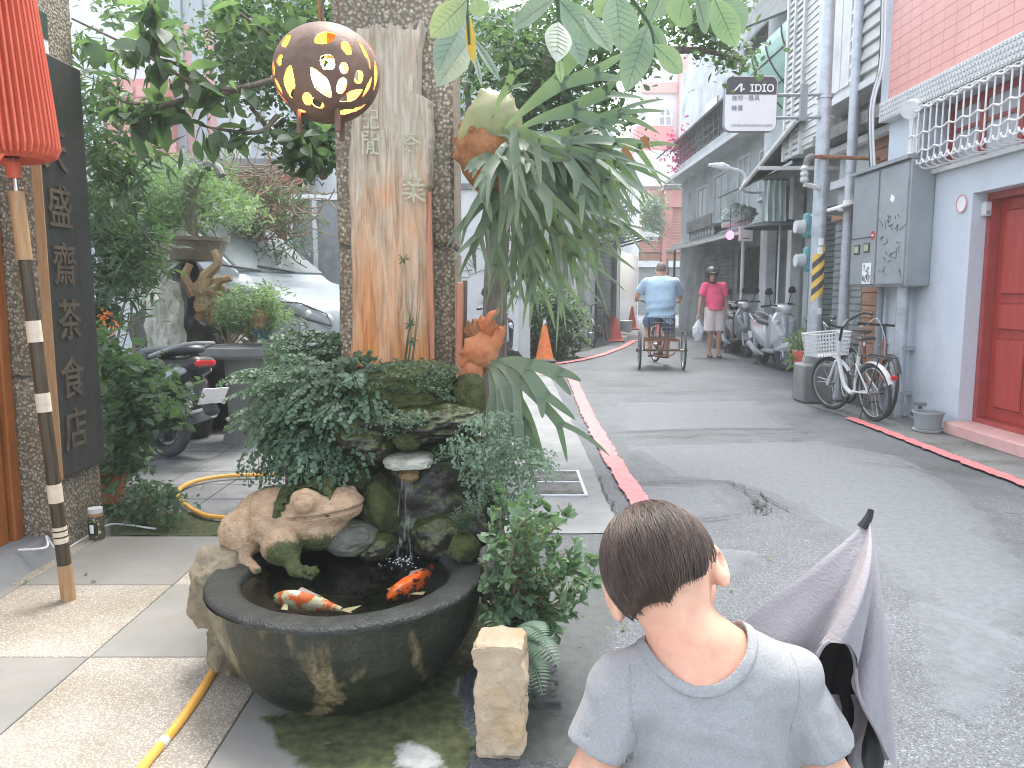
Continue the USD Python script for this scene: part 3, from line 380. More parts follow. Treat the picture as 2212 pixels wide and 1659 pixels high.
leafmat('leaf_mid', (.1, .175, .11), (.165, .25, .16), sc=3, tr=.45)
leafmat('leaf_bright', (.15, .24, .15), (.24, .33, .22), sc=3, tr=.5)
leafmat('leaf_near', (.15, .215, .18), (.22, .29, .245), sc=9, tr=.3, isl=.12, extra=(.27, .25, .1), elo=.68, ehi=.8)
leafmat('leaf_yellow', (.6, .4, .08), (.5, .35, .1), sc=5, tr=.3)
leafmat('staghorn', (.11, .17, .115), (.21, .275, .205), sc=2.5, tr=.32, isl=.2)
leafmat('staghorn_tip', (.35, .13, .05), (.3, .16, .06), sc=4, tr=.2)
leafmat('shield_pale', (.32, .38, .2), (.42, .42, .24), sc=8, tr=.2)
leafmat('leaf_vein', (.2, .27, .22), (.25, .32, .26), sc=9, tr=.2, isl=.05)
# ---------------------------------------------------------------- the ground
def jag(P, amp, step, r, closed=True):     # a polyline with an uneven edge
    P = np.asarray(P, float); out = []; n = len(P)
    for i in range(n if closed else n - 1):
        a, b = P[i], P[(i + 1) % n]; k = max(1, int(np.linalg.norm(b - a) / step)); nrm = np.array([-(b - a)[1], (b - a)[0]]) / max(np.linalg.norm(b - a), 1e-6)
        for j in range(k): out.append(a + (b - a) * j / k + nrm * r.normal() * amp)
    if not closed: out.append(P[-1])
    return np.array(out)
def strip(P, w, z, r=None, amp=0., step=.06):       # a ribbon lying on the ground along a polyline, w wide (number or per point)
    P = np.asarray(P, float); L = np.r_[0, np.cumsum(np.linalg.norm(np.diff(P, axis=0), axis=1))]; n = max(2, int(L[-1] / step)); s = np.linspace(0, L[-1], n)
    Q = np.stack([np.interp(s, L, P[:, k]) for k in (0, 1)], 1); ww = np.interp(s, L, np.broadcast_to(w, (len(P),))); T = np.gradient(Q, axis=0); T /= np.linalg.norm(T, axis=1, keepdims=True); N = np.stack([-T[:, 1], T[:, 0]], 1)
    e = (r.normal(size=(n, 2)) * amp) if r is not None else np.zeros((n, 2))
    A, B = Q + N * (ww / 2 + e[:, 0])[:, None], Q - N * (ww / 2 + e[:, 1])[:, None]
    V = np.empty((2 * n, 3)); V[0::2, :2], V[1::2, :2], V[:, 2] = B, A, z
    return V, gridf(n, 2)[:, ::-1] if np.cross(V[1, :2] - V[0, :2], V[2, :2] - V[0, :2]) > 0 and False else gridf(n, 2)
def up(m):
    v, f = m; n = np.cross(v[f[:, 1]] - v[f[:, 0]], v[f[:, 2]] - v[f[:, 0]])[:, 2]; f = f.copy(); f[n < 0] = f[n < 0][:, ::-1]; return v, f
S = dict(kind='structure')
hz_ = UsdGeom.Mesh(usdkit.mesh(stage, newpath('haze'), boxm((-62, -22, -1.1), (62, 102, 24)), usdkit.material(stage, '/World/Looks/haze', {'v': ('principled_volume', dict(color=(.86, .93, .93), density=.0025, anisotropy=.2))}, [], volume='v.volume'))); tag(hz_.GetPrim(), 'pale damp air over the alley', 'haze', kind='stuff')
add('ground', poly([(-60, -20), (60, -20), (60, 100), (-60, 100)], -.08), 'concrete_dark', **S)
ROADZ = 0.
add('road', poly([(-.16, -4), (4.3, -4), (4.3, 8.4), (6.2, 8.4), (6.4, 15), (12, 46), (5, 46), (5.4, 33), (2.9, 20), (.6, 13.6), (-.2, 13.5), (-.2, 3.9), (-.16, 3)], ROADZ), 'asphalt', **S)
r = R(3)
g2 = lambda *P: [G(*p)[:2] for p in P]
for k, P in enumerate([g2((1335, 1046), (1568, 1043), (1655, 1118), (1500, 1132), (1330, 1132)), g2((1760, 950), (1960, 985), (2110, 1062), (2330, 1300), (2212, 1460), (1960, 1330), (1760, 1150), (1600, 1062), (1420, 1036), (1320, 962)),
                       g2((1320, 870), (1650, 865), (1740, 930), (1530, 934), (1306, 940)), g2((1480, 1170), (1700, 1190), (1600, 1290), (1440, 1260)), g2((1900, 1250), (2300, 1400), (2212, 1640), (1950, 1560))]):
    coverpatch('asphalt_patch', P, ROADZ + .003 + .002 * k, 'light_patch', .22, .06, **S)
coverpatch('damp_asphalt', g2((1100, 1180), (1300, 1165), (1380, 1290), (1330, 1700), (1000, 1700), (1000, 1400)), ROADZ + .014, 'wet_patch', .2, .04, **S)
_kc = [0]
def KC_(): _kc[0] += 1; return _kc[0]
for P, w in [([(1296, 950), (1420, 944), (1480, 947), (1530, 938), (1600, 941), (1760, 937)], .011), ([(1335, 1045), (1565, 1042), (1610, 1068), (1634, 1084), (1648, 1112)], .008), ([(1570, 1040), (1640, 1066), (1665, 1085), (1702, 1106)], .007), ([(1612, 1068), (1650, 1075), (1660, 1092), (1640, 1100), (1622, 1086)], .007),
             ([(1630, 1084), (1664, 1100), (1652, 1114), (1630, 1112), (1634, 1092)], .007), ([(1250, 850), (1420, 851), (1650, 843)], .012), ([(1288, 1030), (1305, 1068), (1322, 1095), (1330, 1122)], .009), ([(1835, 1000), (1960, 1012), (2080, 1015)], .006), ([(2120, 1105), (2212, 1118)], .006), ([(1420, 1128), (1500, 1132), (1600, 1116)], .006)]:
    add('crack', up(strip(jag(g2(*P), .012, .05, r, closed=False), w, ROADZ + .0125 + .0004 * KC_(), r, .0025, .02)), 'crack', kind='structure')
# pavement strip between courtyard and road, with its drain grate
add('pavement', up(poly(jag([(-.2, 3.95), (.58, 3.95), (.585, 7), (.57, 11.6), (.66, 13.6), (-.2, 13.6)], .006, .2, r), ROADZ + .005)), 'concrete', **S)
gr = thing('drain_grate', 'rectangular iron drain grate set in the concrete pavement strip', 'drain grate', (.13, 4.66, .008))
add('frame', MB(cbox((.165, .01, 0), (.35, .02, .016)), cbox((.165, .67, 0), (.35, .02, .016)), cbox((0, .34, 0), (.02, .64, .016)), cbox((.33, .34, 0), (.02, .64, .016)), cbox((.165, .34, .001), (.31, .02, .016))), 'galvanised', gr)
add('pit', cbox((.165, .34, -.0045), (.31, .64, .003)), 'crack', gr)
for i in range(24): add('grate_bar', cbox((.165, .035 + i * .0265, 0), (.31, .011, .012)), 'grey_stone', gr)
# painted red lines
PA = np.array(g2((1234, 815), (1270, 900), (1325, 1000), (1382, 1088), (1420, 1150)))
add('red_line', up(strip(PA, [.13, .125, .125, .13, .13], ROADZ + .0185, r, .007, .035)), 'red_paint', **S)
add('red_line', up(strip(g2((1205, 787), (1250, 780), (1300, 768), (1345, 751), (1372, 736)), .14, ROADZ + .0185, r, .012)), 'red_paint', **S)
add('red_line', up(strip(g2((1130, 812), (1180, 812), (1228, 815)), .05, ROADZ + .0185, r, .008)), 'red_paint', **S)
add('red_line', up(strip(g2((1836, 906), (1960, 953), (2090, 1003), (2240, 1060)), .105, ROADZ + .0185, r, .008, .035)), 'red_paint', **S)
add('gutter', up(poly(jag([(3.47, 3), (4.02, 3), (4.02, 8.6), (3.3, 8.6), (3.4, 7.4)], .012, .08, r), ROADZ + .005)), 'concrete_dark', **S)
add('gutter', up(poly(jag([(4.75, 8.6), (5.0, 13), (5.6, 20), (6.2, 30), (7, 30), (6, 13), (5.4, 8.6)], .02, .2, r), ROADZ + .005)), 'concrete_dark', **S)
# entrance floor of big square tiles, smooth and pebbled by turns
add('entrance_floor', boxm((-2.9, .6, -.07), (-.16, 3.9, -.004)), 'concrete_dark', **S)
EF = stage.GetPrimAtPath('/World/entrance_floor')
xs, ys = [-2.12 + .65 * k for k in range(-1, 4)], [3.89 - .667 * k for k in range(0, 6)]
for i in range(4):
    for j in range(5):
        x0, x1, y1, y0 = xs[i], min(xs[i + 1], -.165), ys[j], ys[j + 1]
        add('tile', bevbox(((x0 + x1) / 2, (y0 + y1) / 2, 0), (x1 - x0 - .005, y1 - y0 - .005, .012), .003), 'smooth_tile' if (i + j) % 2 == 1 else 'pebble_tile', EF)
cb = add('kerb', (np.array([[-2.9, .5, 0], [-2.9, 3.63, 0], [-2.17, 3.63, .0], [-2.17, .5, 0], [-2.9, .5, .09], [-2.9, 3.63, .09], [-2.25, 3.63, .09], [-2.25, .5, .09]]), np.array([[0, 1, 2], [0, 2, 3], [4, 6, 5], [4, 7, 6], [3, 2, 6], [3, 6, 7], [1, 5, 6], [1, 6, 2], [0, 3, 7], [0, 7, 4], [0, 4, 5], [0, 5, 1]])), 'concrete', **S)
# courtyard pavers
add('courtyard', poly([(-9, 3.9), (-.2, 3.9), (-.2, 13.6), (-9, 13.6)], -.03), 'concrete_dark', **S)
CY_ = stage.GetPrimAtPath('/World/courtyard')
for i in range(7):
    for j in range(8):
        x0, y0 = -3.15 + .42 * i, 3.96 + .36 * j
        add('paver', bevbox((x0 + .21, y0 + .18, -.022 + r.normal() * .0012), (.411, .351, .02), .004), 'paver', CY_)
coverpatch('moss_patch', g2((210, 1120), (300, 1090), (430, 1100), (520, 1128), (510, 1162), (215, 1160)), -.006, 'moss_ground', .1, .02, **S)
coverpatch('moss_patch', g2((500, 1540), (900, 1480), (1010, 1440), (1080, 1659), (980, 1760), (720, 1740), (560, 1660)), .0125, 'moss_ground', .14, .02, **S)
coverpatch('moss_patch', [(-1.05, 2.5), (-.3, 2.2), (.02, 2.5), (.15, 3.95), (-1.15, 3.95)], .014, 'moss_ground', .12, .03, **S)
coverpatch('bare_concrete_patch', g2((815, 1605), (900, 1580), (985, 1630), (1000, 1680), (900, 1720), (800, 1680)), .0165, 'pale_patch', .13, .012, **S)
# ---------------------------------------------------------------- the white house with the red door (right)
X0 = 4.0
wh = thing('white_house', 'white plastered house with pink tiled upper wall and red double door', 'house')
add('wall', MB(boxm((X0, 6.86, 0), (4.5, 8.5, 2.36)), boxm((X0, 2.5, 2.11), (4.5, 6.86, 2.36)), boxm((X0, 2.5, 0), (4.5, 5.5, 2.11)), boxm((X0 + .02, 7.72, 2.36), (4.5, 8.5, 3.04)), boxm((4.3, 2.5, 2.36), (4.5, 7.72, 3.04)), boxm((4.38, 5.5, 0), (4.5, 6.86, 2.11)), boxm((4.0, 2.5, 3.26), (4.5, 8.48, 6.2)), boxm((4.0, 8.482, 3.26), (7, 8.7, 6.2)), boxm((4.5, 8.3, 0), (7, 8.5, 3.26))), 'white_wall', wh)
add('sill', MB(boxm((X0 - .05, 2.5, 2.362), (4.32, 8.0, 2.40))), 'grey_trim', wh, label='rough grey window ledge')
fas = add('fascia', boxm((X0 - .1, 2.5, 3.04), (4.5, 8.5, 3.24)), 'grey_trim', wh, label='grey soffit band studded with small squares')
st = MB()
for i in range(78):
    for j in range(4):
        st += cbox((X0 - .102, 4.6 + i * .05 + (j % 2) * .025, 3.065 + j * .049), (.016, .026, .026))
add('studs', st, 'siding', fas, kind='stuff')
tw = add('tile_wall', boxm((X0 - .02, 2.5, 3.242), (X0, 8.48, 5.6)), 'grout', wh)
for j in range(15):
    for i in range(15):
        y1 = 8.475 - i * .205
        add('tile', cbox((X0 - .022, y1 - .1, 3.3 + j * .098), (.012, .2015, .0945)), 'pink_tile', tw)
# red double door in its recess
dr = add('door_frame', MB(boxm((4.13, 6.8, .11), (4.38, 6.858, 2.108)), boxm((4.13, 5.5, 2.05), (4.38, 6.8, 2.108)), boxm((4.13, 5.5, .112), (4.38, 6.8, .15))), 'red_frame', wh)
for k in range(2):
    y1 = 6.795 - k * .56; lf = MB(bevbox((4.24, y1 - .277, 1.1), (.05, .553, 1.9), .006))
    lf = add('door', lf, 'red_door', wh)
    for (z0, z1) in ((.26, .86), (.94, 1.16), (1.24, 1.95)):
        add('door_panel', MB(bevbox((4.206, y1 - .277, (z0 + z1) / 2), (.026, .36, z1 - z0), .014), cbox((4.213, y1 - .277, z1 + .014), (.01, .42, .014)), cbox((4.213, y1 - .277, z0 - .014), (.01, .42, .014)), cbox((4.2135, y1 - .08, (z0 + z1) / 2), (.01, .014, z1 - z0)), cbox((4.2135, y1 - .474, (z0 + z1) / 2), (.01, .014, z1 - z0))), 'red_door', lf)
add('door_step', bevbox((4.12, 6.18, .055), (.5, 1.36, .11), .012), 'pink_step', wh)
# window
wn = add('window', MB(boxm((4.2, 5.4, 2.40), (4.26, 7.7, 2.46)), boxm((4.2, 5.4, 2.97), (4.26, 7.7, 3.03)), *[boxm((4.2, y - .03, 2.46), (4.26, y + .03, 2.97)) for y in (5.45, 6.05, 6.6, 7.15, 7.67)], *[boxm((4.205, y - .5, 2.76), (4.25, y - .03, 2.79)) for y in (6.05, 6.6, 7.15, 7.67)]), 'red_frame', wh)
for y in (5.48, 6.08, 6.63, 7.18): add('pane', boxm((4.235, y, 2.46), (4.243, y + .49, 2.97)), 'frosted', wn)
gl = add('window_grille', tube([(3.99, 7.6, 2.42), (3.82, 7.62, 2.40), (3.8, 7.6, 2.42)], .008, 6), 'white_metal', wh)
for i in range(23):
    y = 7.6 - i * .105
    add('bar', tube(spline([(3.985, y, 3.0), (3.83, y, 2.99), (3.81, y, 2.9), (3.81, y, 2.52), (3.79, y, 2.44), (3.84, y, 2.40), (3.985, y, 2.42)], 14), .0075, 6), 'white_metal', gl)
for z in (2.95, 2.72, 2.56):
    yy = np.linspace(5.1, 7.66, 70); add('rail', tube(np.stack([3.802 + 0 * yy, yy, z + .012 * np.sin(yy * 30)], 1), .009, 5), 'white_metal', gl)
yy = np.linspace(5.1, 7.66, 120); add('rail', tube(np.stack([3.79 + .018 * np.sin(yy * 60), yy, 2.46 + .022 * np.cos(yy * 60)], 1), .009, 5), 'white_metal', gl)
pl = thing('round_plaque', 'small round white plaque with a pale blue and pink rim on the white wall', 'plaque', atX(2078, 440, X0 - .006))
a = np.arange(40) / 40 * 2 * np.pi
add('disc', xf(cyl((0, 0, -.005), (0, 0, .005), .075, n=32), rotm(math.pi / 2, 'y')), 'white_paint', pl)
add('rim', tube(np.stack([0 * a - .005, .075 * np.cos(a), .075 * np.sin(a)], 1), .006, 6, closed=True), 'salmon_wall', pl)
db = thing('doorbell_box', 'small white box mounted at the top corner of the red door', 'box', (4.13, 6.8, 1.97))
add('case', bevbox((-.03, .02, 0), (.06, .07, .12), .008), 'white_metal', db); add('lens', cbox((-.0315, -.0165, -.03), (.03, .004, .03)), 'grey_box', db)
vp = thing('vent_pipe', 'white elbow vent pipe rising above the grey meter box', 'pipe', (3.93, 7.75, 2.5))
add('pipe', tube(spline([(0, 0, 0), (0, 0, .3), (-.01, -.02, .42), (-.06, -.06, .5), (-.1, -.1, .5)], 18), [.07] * 18, 16), 'white_metal', vp)
add('cap', xf(cyl((0, 0, -.05), (0, 0, .06), .085, n=18), frame((-.6, -.6, -.3)), (-.12, -.12, .49)), 'white_metal', vp)
for i, (dx, dy, rr, m) in enumerate([(0, 0, .012, 'white_metal'), (-.02, .03, .009, 'white_metal'), (.01, .06, .014, 'grey_trim'), (.0, .1, .011, 'dark_metal')]):
    cw = spline([(3.93 + dx, 8.52 + dy, 6.), (3.92 + dx, 8.54 + dy, 4.6), (3.94 + dx, 8.55 + dy, 3.7), (3.88 + dx, 8.6 + dy, 3.2), (3.95 + dx, 8.6 + dy, 2.4)], 24)
    add('cable', tube(cw, rr, 6), m, label=['thick white cable running down the pink tile edge', 'thin white cable running beside the thick white one', 'grey cable running down the house corner', 'dark cable at the house corner nearest the poles'][i], cat='cable', group='cables at the house corner')
# electric meter cabinet on the wall
eb = thing('meter_cabinet', 'large grey steel meter cabinet with stickers hung on the white wall', 'cabinet', (3.75, 7.47, 1.31))
add('case', bevbox((.13, .605, .6), (.24, 1.21, 1.2), .012), 'grey_box', eb)
add('lid', (np.array([[-.03, -.0, 1.2], [-.03, 1.23, 1.2], [.25, 1.23, 1.2], [.25, 0, 1.2], [-.03, 0, 1.235], [-.03, 1.23, 1.235], [.25, 1.23, 1.3], [.25, 0, 1.3]]), np.array([[0, 1, 2], [0, 2, 3], [4, 6, 5], [4, 7, 6], [0, 5, 1], [0, 4, 5], [1, 5, 6], [1, 6, 2], [2, 6, 7], [2, 7, 3], [3, 7, 4], [3, 4, 0]])), 'grey_box', eb)
d1 = add('door', bevbox((.004, .3, .6), (.02, .56, 1.15), .005), 'grey_box', eb); d2 = add('door', bevbox((.004, .905, .6), (.02, .57, 1.15), .005), 'grey_box', eb)
add('panel_seam', cbox((-.008, .905, .52), (.006, .55, .008)), 'dark_metal', d2)
for y, z in ((1.03, .4), (.8, .41)):
    m_ = add('meter_window', cbox((-.009, y, z), (.012, .13, .1)), 'dark_metal', d2); add('dial', cbox((-.017, y, z), (.006, .09, .07)), 'pale_green_ink', m_)
add('sticker', cbox((-.0085, .78, .14), (.003, .2, .22)), 'white_paint', d2, label='white printed paper sticker')
add('sticker', MB(*[cbox((-.0115, .78 + r.uniform(-.08, .08), .14 + r.uniform(-.09, .09)), (.002, r.uniform(.02, .05), r.uniform(.01, .03))) for _ in range(26)]), 'grey_box', d2, label='grey print on the paper sticker')
add('sticker', xf(cyl((0, 0, 0), (0, 0, .003), .045, n=20), rotm(-math.pi / 2, 'y'), (-.0075, .68, .53)), 'red_light', d2, label='round red sticker')
add('sticker', cbox((-.0115, .68, .53), (.003, .05, .016)), 'white_paint', d2)
add('sticker', cbox((-.0085, .3, .86), (.003, .08, .06), rotm(.5, 'x')), 'white_paint', d1, label='tilted white sticker')
gm = MB()
for k in range(26): 
    p0 = np.array([-.0075, r.uniform(.08, .5), r.uniform(.12, .7)]); q = spline([p0, p0 + [0, r.normal() * .03, r.normal() * .02], p0 + [0, r.normal() * .05, r.normal() * .04]], 6); gm += tube(q, .003, 4)
add('graffiti', gm, 'dark_metal', d1, label='scribbled marker graffiti', kind='stuff')
for (x, y, rr, m, z1, lb) in [(3.88, 7.72, .06, 'galvanised', 1.31, 'fat grey conduit running from the meter cabinet down to the ground'), (3.92, 8.28, .035, 'grey_box', 1.31, 'thin dark conduit beneath the meter cabinet behind the bicycles')]:
    p = thing('conduit', lb, 'pipe', (x, y, 0)); add('pipe', cyl((0, 0, 0), (0, 0, z1), rr, n=16), m, p); add('bracket', MB(cbox((.05, 0, .7), (.12, .14, .03)), cbox((.05, 0, .25), (.12, .14, .03))), 'grey_box', p)
wm = thing('water_valve', 'small rusty water valve on the ground against the white wall', 'valve', (3.84, 7.2, 0))
add('body', MB(cyl((0, 0, 0), (0, 0, .1), .055, .05, 14), bevbox((0, 0, .12), (.12, .14, .06), .02)), 'grey_stone', wm); add('wheel', MB(cyl((0, 0, .15), (0, 0, .21), .018, n=8), cyl((0, 0, .2), (0, 0, .225), .055, n=14)), 'concrete_dark', wm); add('spout', tube(spline([(0, -.04, .1), (0, -.13, .11), (-.02, -.17, .04)], 8), .025, 8), 'grey_stone', wm)
bp = thing('plant_pot', 'empty dark grey plastic plant pot by the white wall', 'pot', (*G(2003, 932)[:2], .005))
add('pot', lathe([(.001, .0), (.1, 0), (.125, .16), (.135, .163), (.135, .18), (.118, .18), (.11, .03), (.001, .03)], 28), 'grey_box', bp); add('saucer', lathe([(.001, .002), (.115, .002), (.125, .018), (.119, .02), (.001, .01)], 24), 'siding', bp)
# ---------------------------------------------------------------- poles
p1 = thing('utility_pole', 'thick galvanised steel pole on a concrete block, with yellow and black stripes', 'pole', (3.47, 8.9, 0))
add('shaft', MB(cyl((0, 0, .45), (0, 0, 3.4), .078, .074, 20), cyl((0, 0, 3.4), (0, 0, 7), .066, .064, 20)), 'galvanised', p1)
add('collar', MB(cyl((0, 0, 3.385), (0, 0, 3.42), .085, n=20), cyl((0, 0, 1.9), (0, 0, 1.92), .081, n=20)), 'galvanised', p1)
add('concrete_block', MB(bevbox((0, -.03, .22), (.34, .34, .44), .02), cyl((0, 0, .44), (0, 0, .6), .12, .085, 16)), 'concrete', p1)
def wrap(z0, z1, a0, a1, rr, sh): 
    n = 8; A = np.linspace(a0, a1, n); V = [];
    for q in A: V += [[rr * math.cos(q), rr * math.sin(q), z0 + sh * (q - a0)], [rr * math.cos(q), rr * math.sin(q), z1 + sh * (q - a0)]]
    return np.array(V), gridf(n, 2)
TWOSIDED.update(('yellow', 'sign_dark', 'white_paint', 'teal'))
for k in range(7): add('warning_stripe', wrap(1.13 + k * .075, 1.205 + k * .075, -2.6, -.6, .081, .07), 'yellow' if k % 2 == 0 else 'sign_dark', p1)
for z, a0 in ((1.78, -1.5), (1.68, -1.6), (1.0, -1.2)): add('sticker', wrap(z, z + .075, a0 - .4, a0 + .35, .0815, 0), 'white_paint', p1)
p2 = thing('steel_pipe', 'thinner galvanised pipe standing right of the striped pole', 'pole', (3.95, 9.25, 0))
add('shaft', MB(cyl((0, 0, 0), (0, 0, 2.3), .062, n=18), cyl((0, 0, 2.3), (0, 0, 7), .057, n=18)), 'galvanised', p2); add('collar', cyl((0, 0, 2.27), (0, 0, 2.32), .068, n=18), 'white_metal', p2)
for z in (2.62,): add('strap', cyl((0, 0, z), (0, 0, z + .015), .0595, n=18), 'grey_box', p2)
rp = thing('rusty_pipe', 'horizontal rusty pipe with a valve fixed across the two steel poles', 'pipe', (0, 0, 0))
A = at(1757, 338, 8.8); B = at(1900, 343, 8.8); add('pipe', cyl(A, B, .022, n=10), 'rust', rp)
add('elbow', tube(spline([A, A + [-.06, 0, -.02], A + [-.08, 0, -.12]], 8), .035, 10), 'grey_stone', rp)
add('valve', MB(*[blob(A + np.array([-.09, 0, -.13 - .06 * k]), (.045, .05, .038), .2, 2, k, 2) for k in range(3)], cyl(A + [-.09, 0, -.3], A + [.08, 0, -.34], .028)), 'siding', rp)
# ---------------------------------------------------------------- projecting shop sign
sg = thing('shop_sign', 'square white shop sign with dark header reading IDIO, on two bars from the pole', 'sign', (0, 0, 0))
SY = 8.86; A, B = at(1563, 284, SY), at(1678, 166, SY); cx, cz, sw, sh = (A[0] + B[0]) / 2, (A[2] + B[2]) / 2, B[0] - A[0], B[2] - A[2]
from shapely.geometry import box as sbox
rr2 = sbox(-sw / 2 + .07, -sh / 2 + .07, sw / 2 - .07, sh / 2 - .07).buffer(.07)
def upright(poly2, th, y, x=0, z=0):
    ms = [trimesh.creation.extrude_polygon(g, th, engine='earcut') for g in getattr(poly2, 'geoms', [poly2])]
    v, f = join(*ms); return np.column_stack([v[:, 0] + x, y - v[:, 2], v[:, 1] + z]), f[:, ::-1] if False else f
add('board', upright(rr2, .06, SY + .03, cx, cz), 'white_paint', sg)
hd = rr2.buffer(-.006).intersection(sbox(-1, sh / 2 - sh * .335, 1, 1)); add('header', upright(hd, .003, SY - .03, cx, cz), 'sign_dark', sg)
add('rim', MB(tube(np.array([[cx + p[0], SY - .02, cz + p[1]] for p in rr2.exterior.coords[:-1]]), .008, 6, closed=True), tube(np.array([[cx + p[0], SY + .022, cz + p[1]] for p in rr2.exterior.coords[:-1]]), .01, 6, closed=True)), 'grey_box', sg)
def glyph(ch, size):
    from shapely.geometry import Polygon
    ms = []
    for rg in GLYPH[ch]:
        pr = [np.array(q, float).reshape(-1, 2) for q in rg]; pg = Polygon(pr[0], pr[1:]).buffer(0)
        for g in getattr(pg, 'geoms', [pg]):
            if g.area > 1: ms.append(trimesh.creation.extrude_polygon(g, 1., engine='earcut'))
    v, f = join(*ms); return v * [size / 100, size / 100, .004], f
def onwall(m, x, y, z):                    # lettering in the xy plane stood up to face -y
    v, f = (np.array(m.vertices), np.array(m.faces)) if hasattr(m, 'vertices') else m
    return np.column_stack([v[:, 0] + x, y - v[:, 2], v[:, 1] + z]), f
TW = meshkit.text_mesh('IDIO', .085, .004, bold=True); wx = TW.bounds[1][0]
k = sw * .47 / wx
add('lettering', onwall((np.array(TW.vertices) * [k, .085 * .93 / .085, 1], np.array(TW.faces)), cx - .02, SY - .033, cz + sh * .215), 'white_paint', sg)
Lh = .085; lx = cx - sw * .40
add('lettering', MB(upright(__import__('shapely').geometry.Polygon([(0, 0), (.022, 0), (.085, Lh * .8), (.085, 0), (.105, 0), (.105, Lh), (.078, Lh)]), .004, SY - .033, lx + .02, cz + sh * .215), xf(cyl((0, 0, 0), (0, 0, .004), .01, n=14), rotm(math.pi / 2, 'x'), (cx - .085, SY - .033, cz + sh * .26))), 'white_paint', sg)
gs = .062
row1 = [(lx + .045 + .066 * k, '咖啡'[k]) for k in range(2)] + [(lx + .225 + .066 * k, '器具'[k]) for k in range(2)]
add('lettering', MB(*[onwall(glyph(c, gs), x, SY - .0305, cz + .06) for x, c in row1], xf(cyl((0, 0, 0), (0, 0, .004), .007, n=10), rotm(math.pi / 2, 'x'), (lx + .169, SY - .0305, cz + .06)), *[onwall(glyph(c, gs), lx + .045 + .066 * k, SY - .0305, cz - .045) for k, c in enumerate('蜂蜜')]), 'grey_box', sg)
TM = meshkit.text_mesh('COFFEE APPLIANCES & HONEY', .018, .003); k = sw * .82 / TM.bounds[1][0]
add('lettering', onwall((np.array(TM.vertices) * [k, 1.25, 1], np.array(TM.faces)), lx + .012, SY - .0305, cz - sh * .42), 'grey_box', sg)
for py in (206, 255): add('bracket_bar', cyl(at(1676, py, SY), at(1800, py - 2, SY), .018, n=10), 'grey_box', sg)
A = at(1733, 262, SY); B = at(1735, 183, SY); add('bracket_plate', cbox((A + B) / 2 + [0, -.02, 0], (.075, .05, B[2] - A[2])), 'grey_box', sg)
# ---------------------------------------------------------------- right-hand houses beyond the poles
def slats(parent, name, m, x, y0, y1, z0, z1, n, th=.02, gap=.006, tilt=0., lab=None):
    h = (z1 - z0) / n
    for i in range(n): add(name, cbox((x, (y0 + y1) / 2, z0 + h * (i + .5)), (th, y1 - y0, h - gap), rotm(tilt, 'y')), m, parent)
wd = thing('wooden_house', 'narrow house with brown clapboard front, grey shutters and roller door behind the steel poles', 'house')
add('wall', MB(boxm((4.42, 8.72, 0), (8, 10.7, 3.3)), boxm((4.34, 8.72, 3.3), (8, 10.7, 7)), boxm((4.0, 8.72, 3.16), (4.42, 10.6, 3.3))), 'concrete_dark', wd)
cl = add('clapboard_wall', boxm((4.40, 8.73, .3), (4.418, 9.75, 3.16)), 'clap_wood', wd)
slats(cl, 'clapboard', 'clap_wood', 4.392, 8.73, 9.75, .32, 3.1, 18, .02, .014, .05)
rs = add('roller_door', boxm((4.40, 9.76, 0), (4.418, 10.68, 2.2)), 'shutter', wd); slats(rs, 'slat', 'shutter', 4.395, 9.78, 10.66, .05, 2.15, 24, .02, .012, .1)
wp = add('upper_panel', boxm((4.41, 9.76, 2.3), (4.42, 10.68, 3.1)), 'grey_wall', wd)
add('beam', boxm((4.3, 8.72, 2.62), (4.41, 10.7, 2.72)), 'grey_trim', wd); add('beam', boxm((4.2, 8.72, 3.04), (4.3, 10.7, 3.12)), 'grey_trim', wd); add('beam', boxm((4.34, 9.7, 2.2), (4.42, 10.7, 2.3)), 'clap_wood', wd)
ub = add('balcony_box', boxm((4.02, 8.74, 3.62), (4.33, 10.5, 6.5)), 'siding', wd)
for k in range(4): add('shutter_panel', bevbox((4.01, 9.68 + .26 * k - .0, 5.0), (.025, .24, 2.6), .006), 'siding', ub)
slats(ub, 'louvre', 'siding', 4.005, 8.76, 9.5, 3.7, 6.3, 17, .03, .012, .25)
add('sill', boxm((3.96, 8.73, 3.54), (4.34, 10.55, 3.62)), 'grey_trim', wd)
add('awning_arm', MB(boxm((3.7, 9.6, 2.18), (4.4, 9.66, 2.23))), 'siding', wd)
add('awning', (np.array([[3.75, 9.0, 2.2], [4.4, 9.0, 2.42], [4.4, 9.9, 2.42], [3.75, 9.9, 2.2], [3.75, 9.0, 2.22], [4.4, 9.0, 2.44], [4.4, 9.9, 2.44], [3.75, 9.9, 2.22]]), _BF[:0].tolist() or np.array([[0, 2, 1], [0, 3, 2], [4, 5, 6], [4, 6, 7], [0, 1, 5], [0, 5, 4], [3, 7, 6], [3, 6, 2], [0, 4, 7], [0, 7, 3]])), 'siding', wd)
cup = thing('hanging_plant_pot', 'pale plastic pot hung on the brown clapboard wall beneath the cabinet', 'pot', (4.32, 8.95, 1.12)); add('pot', lathe([(.001, 0), (.05, 0), (.065, .12), (.06, .12), (.001, .1)], 16), 'siding', cup)
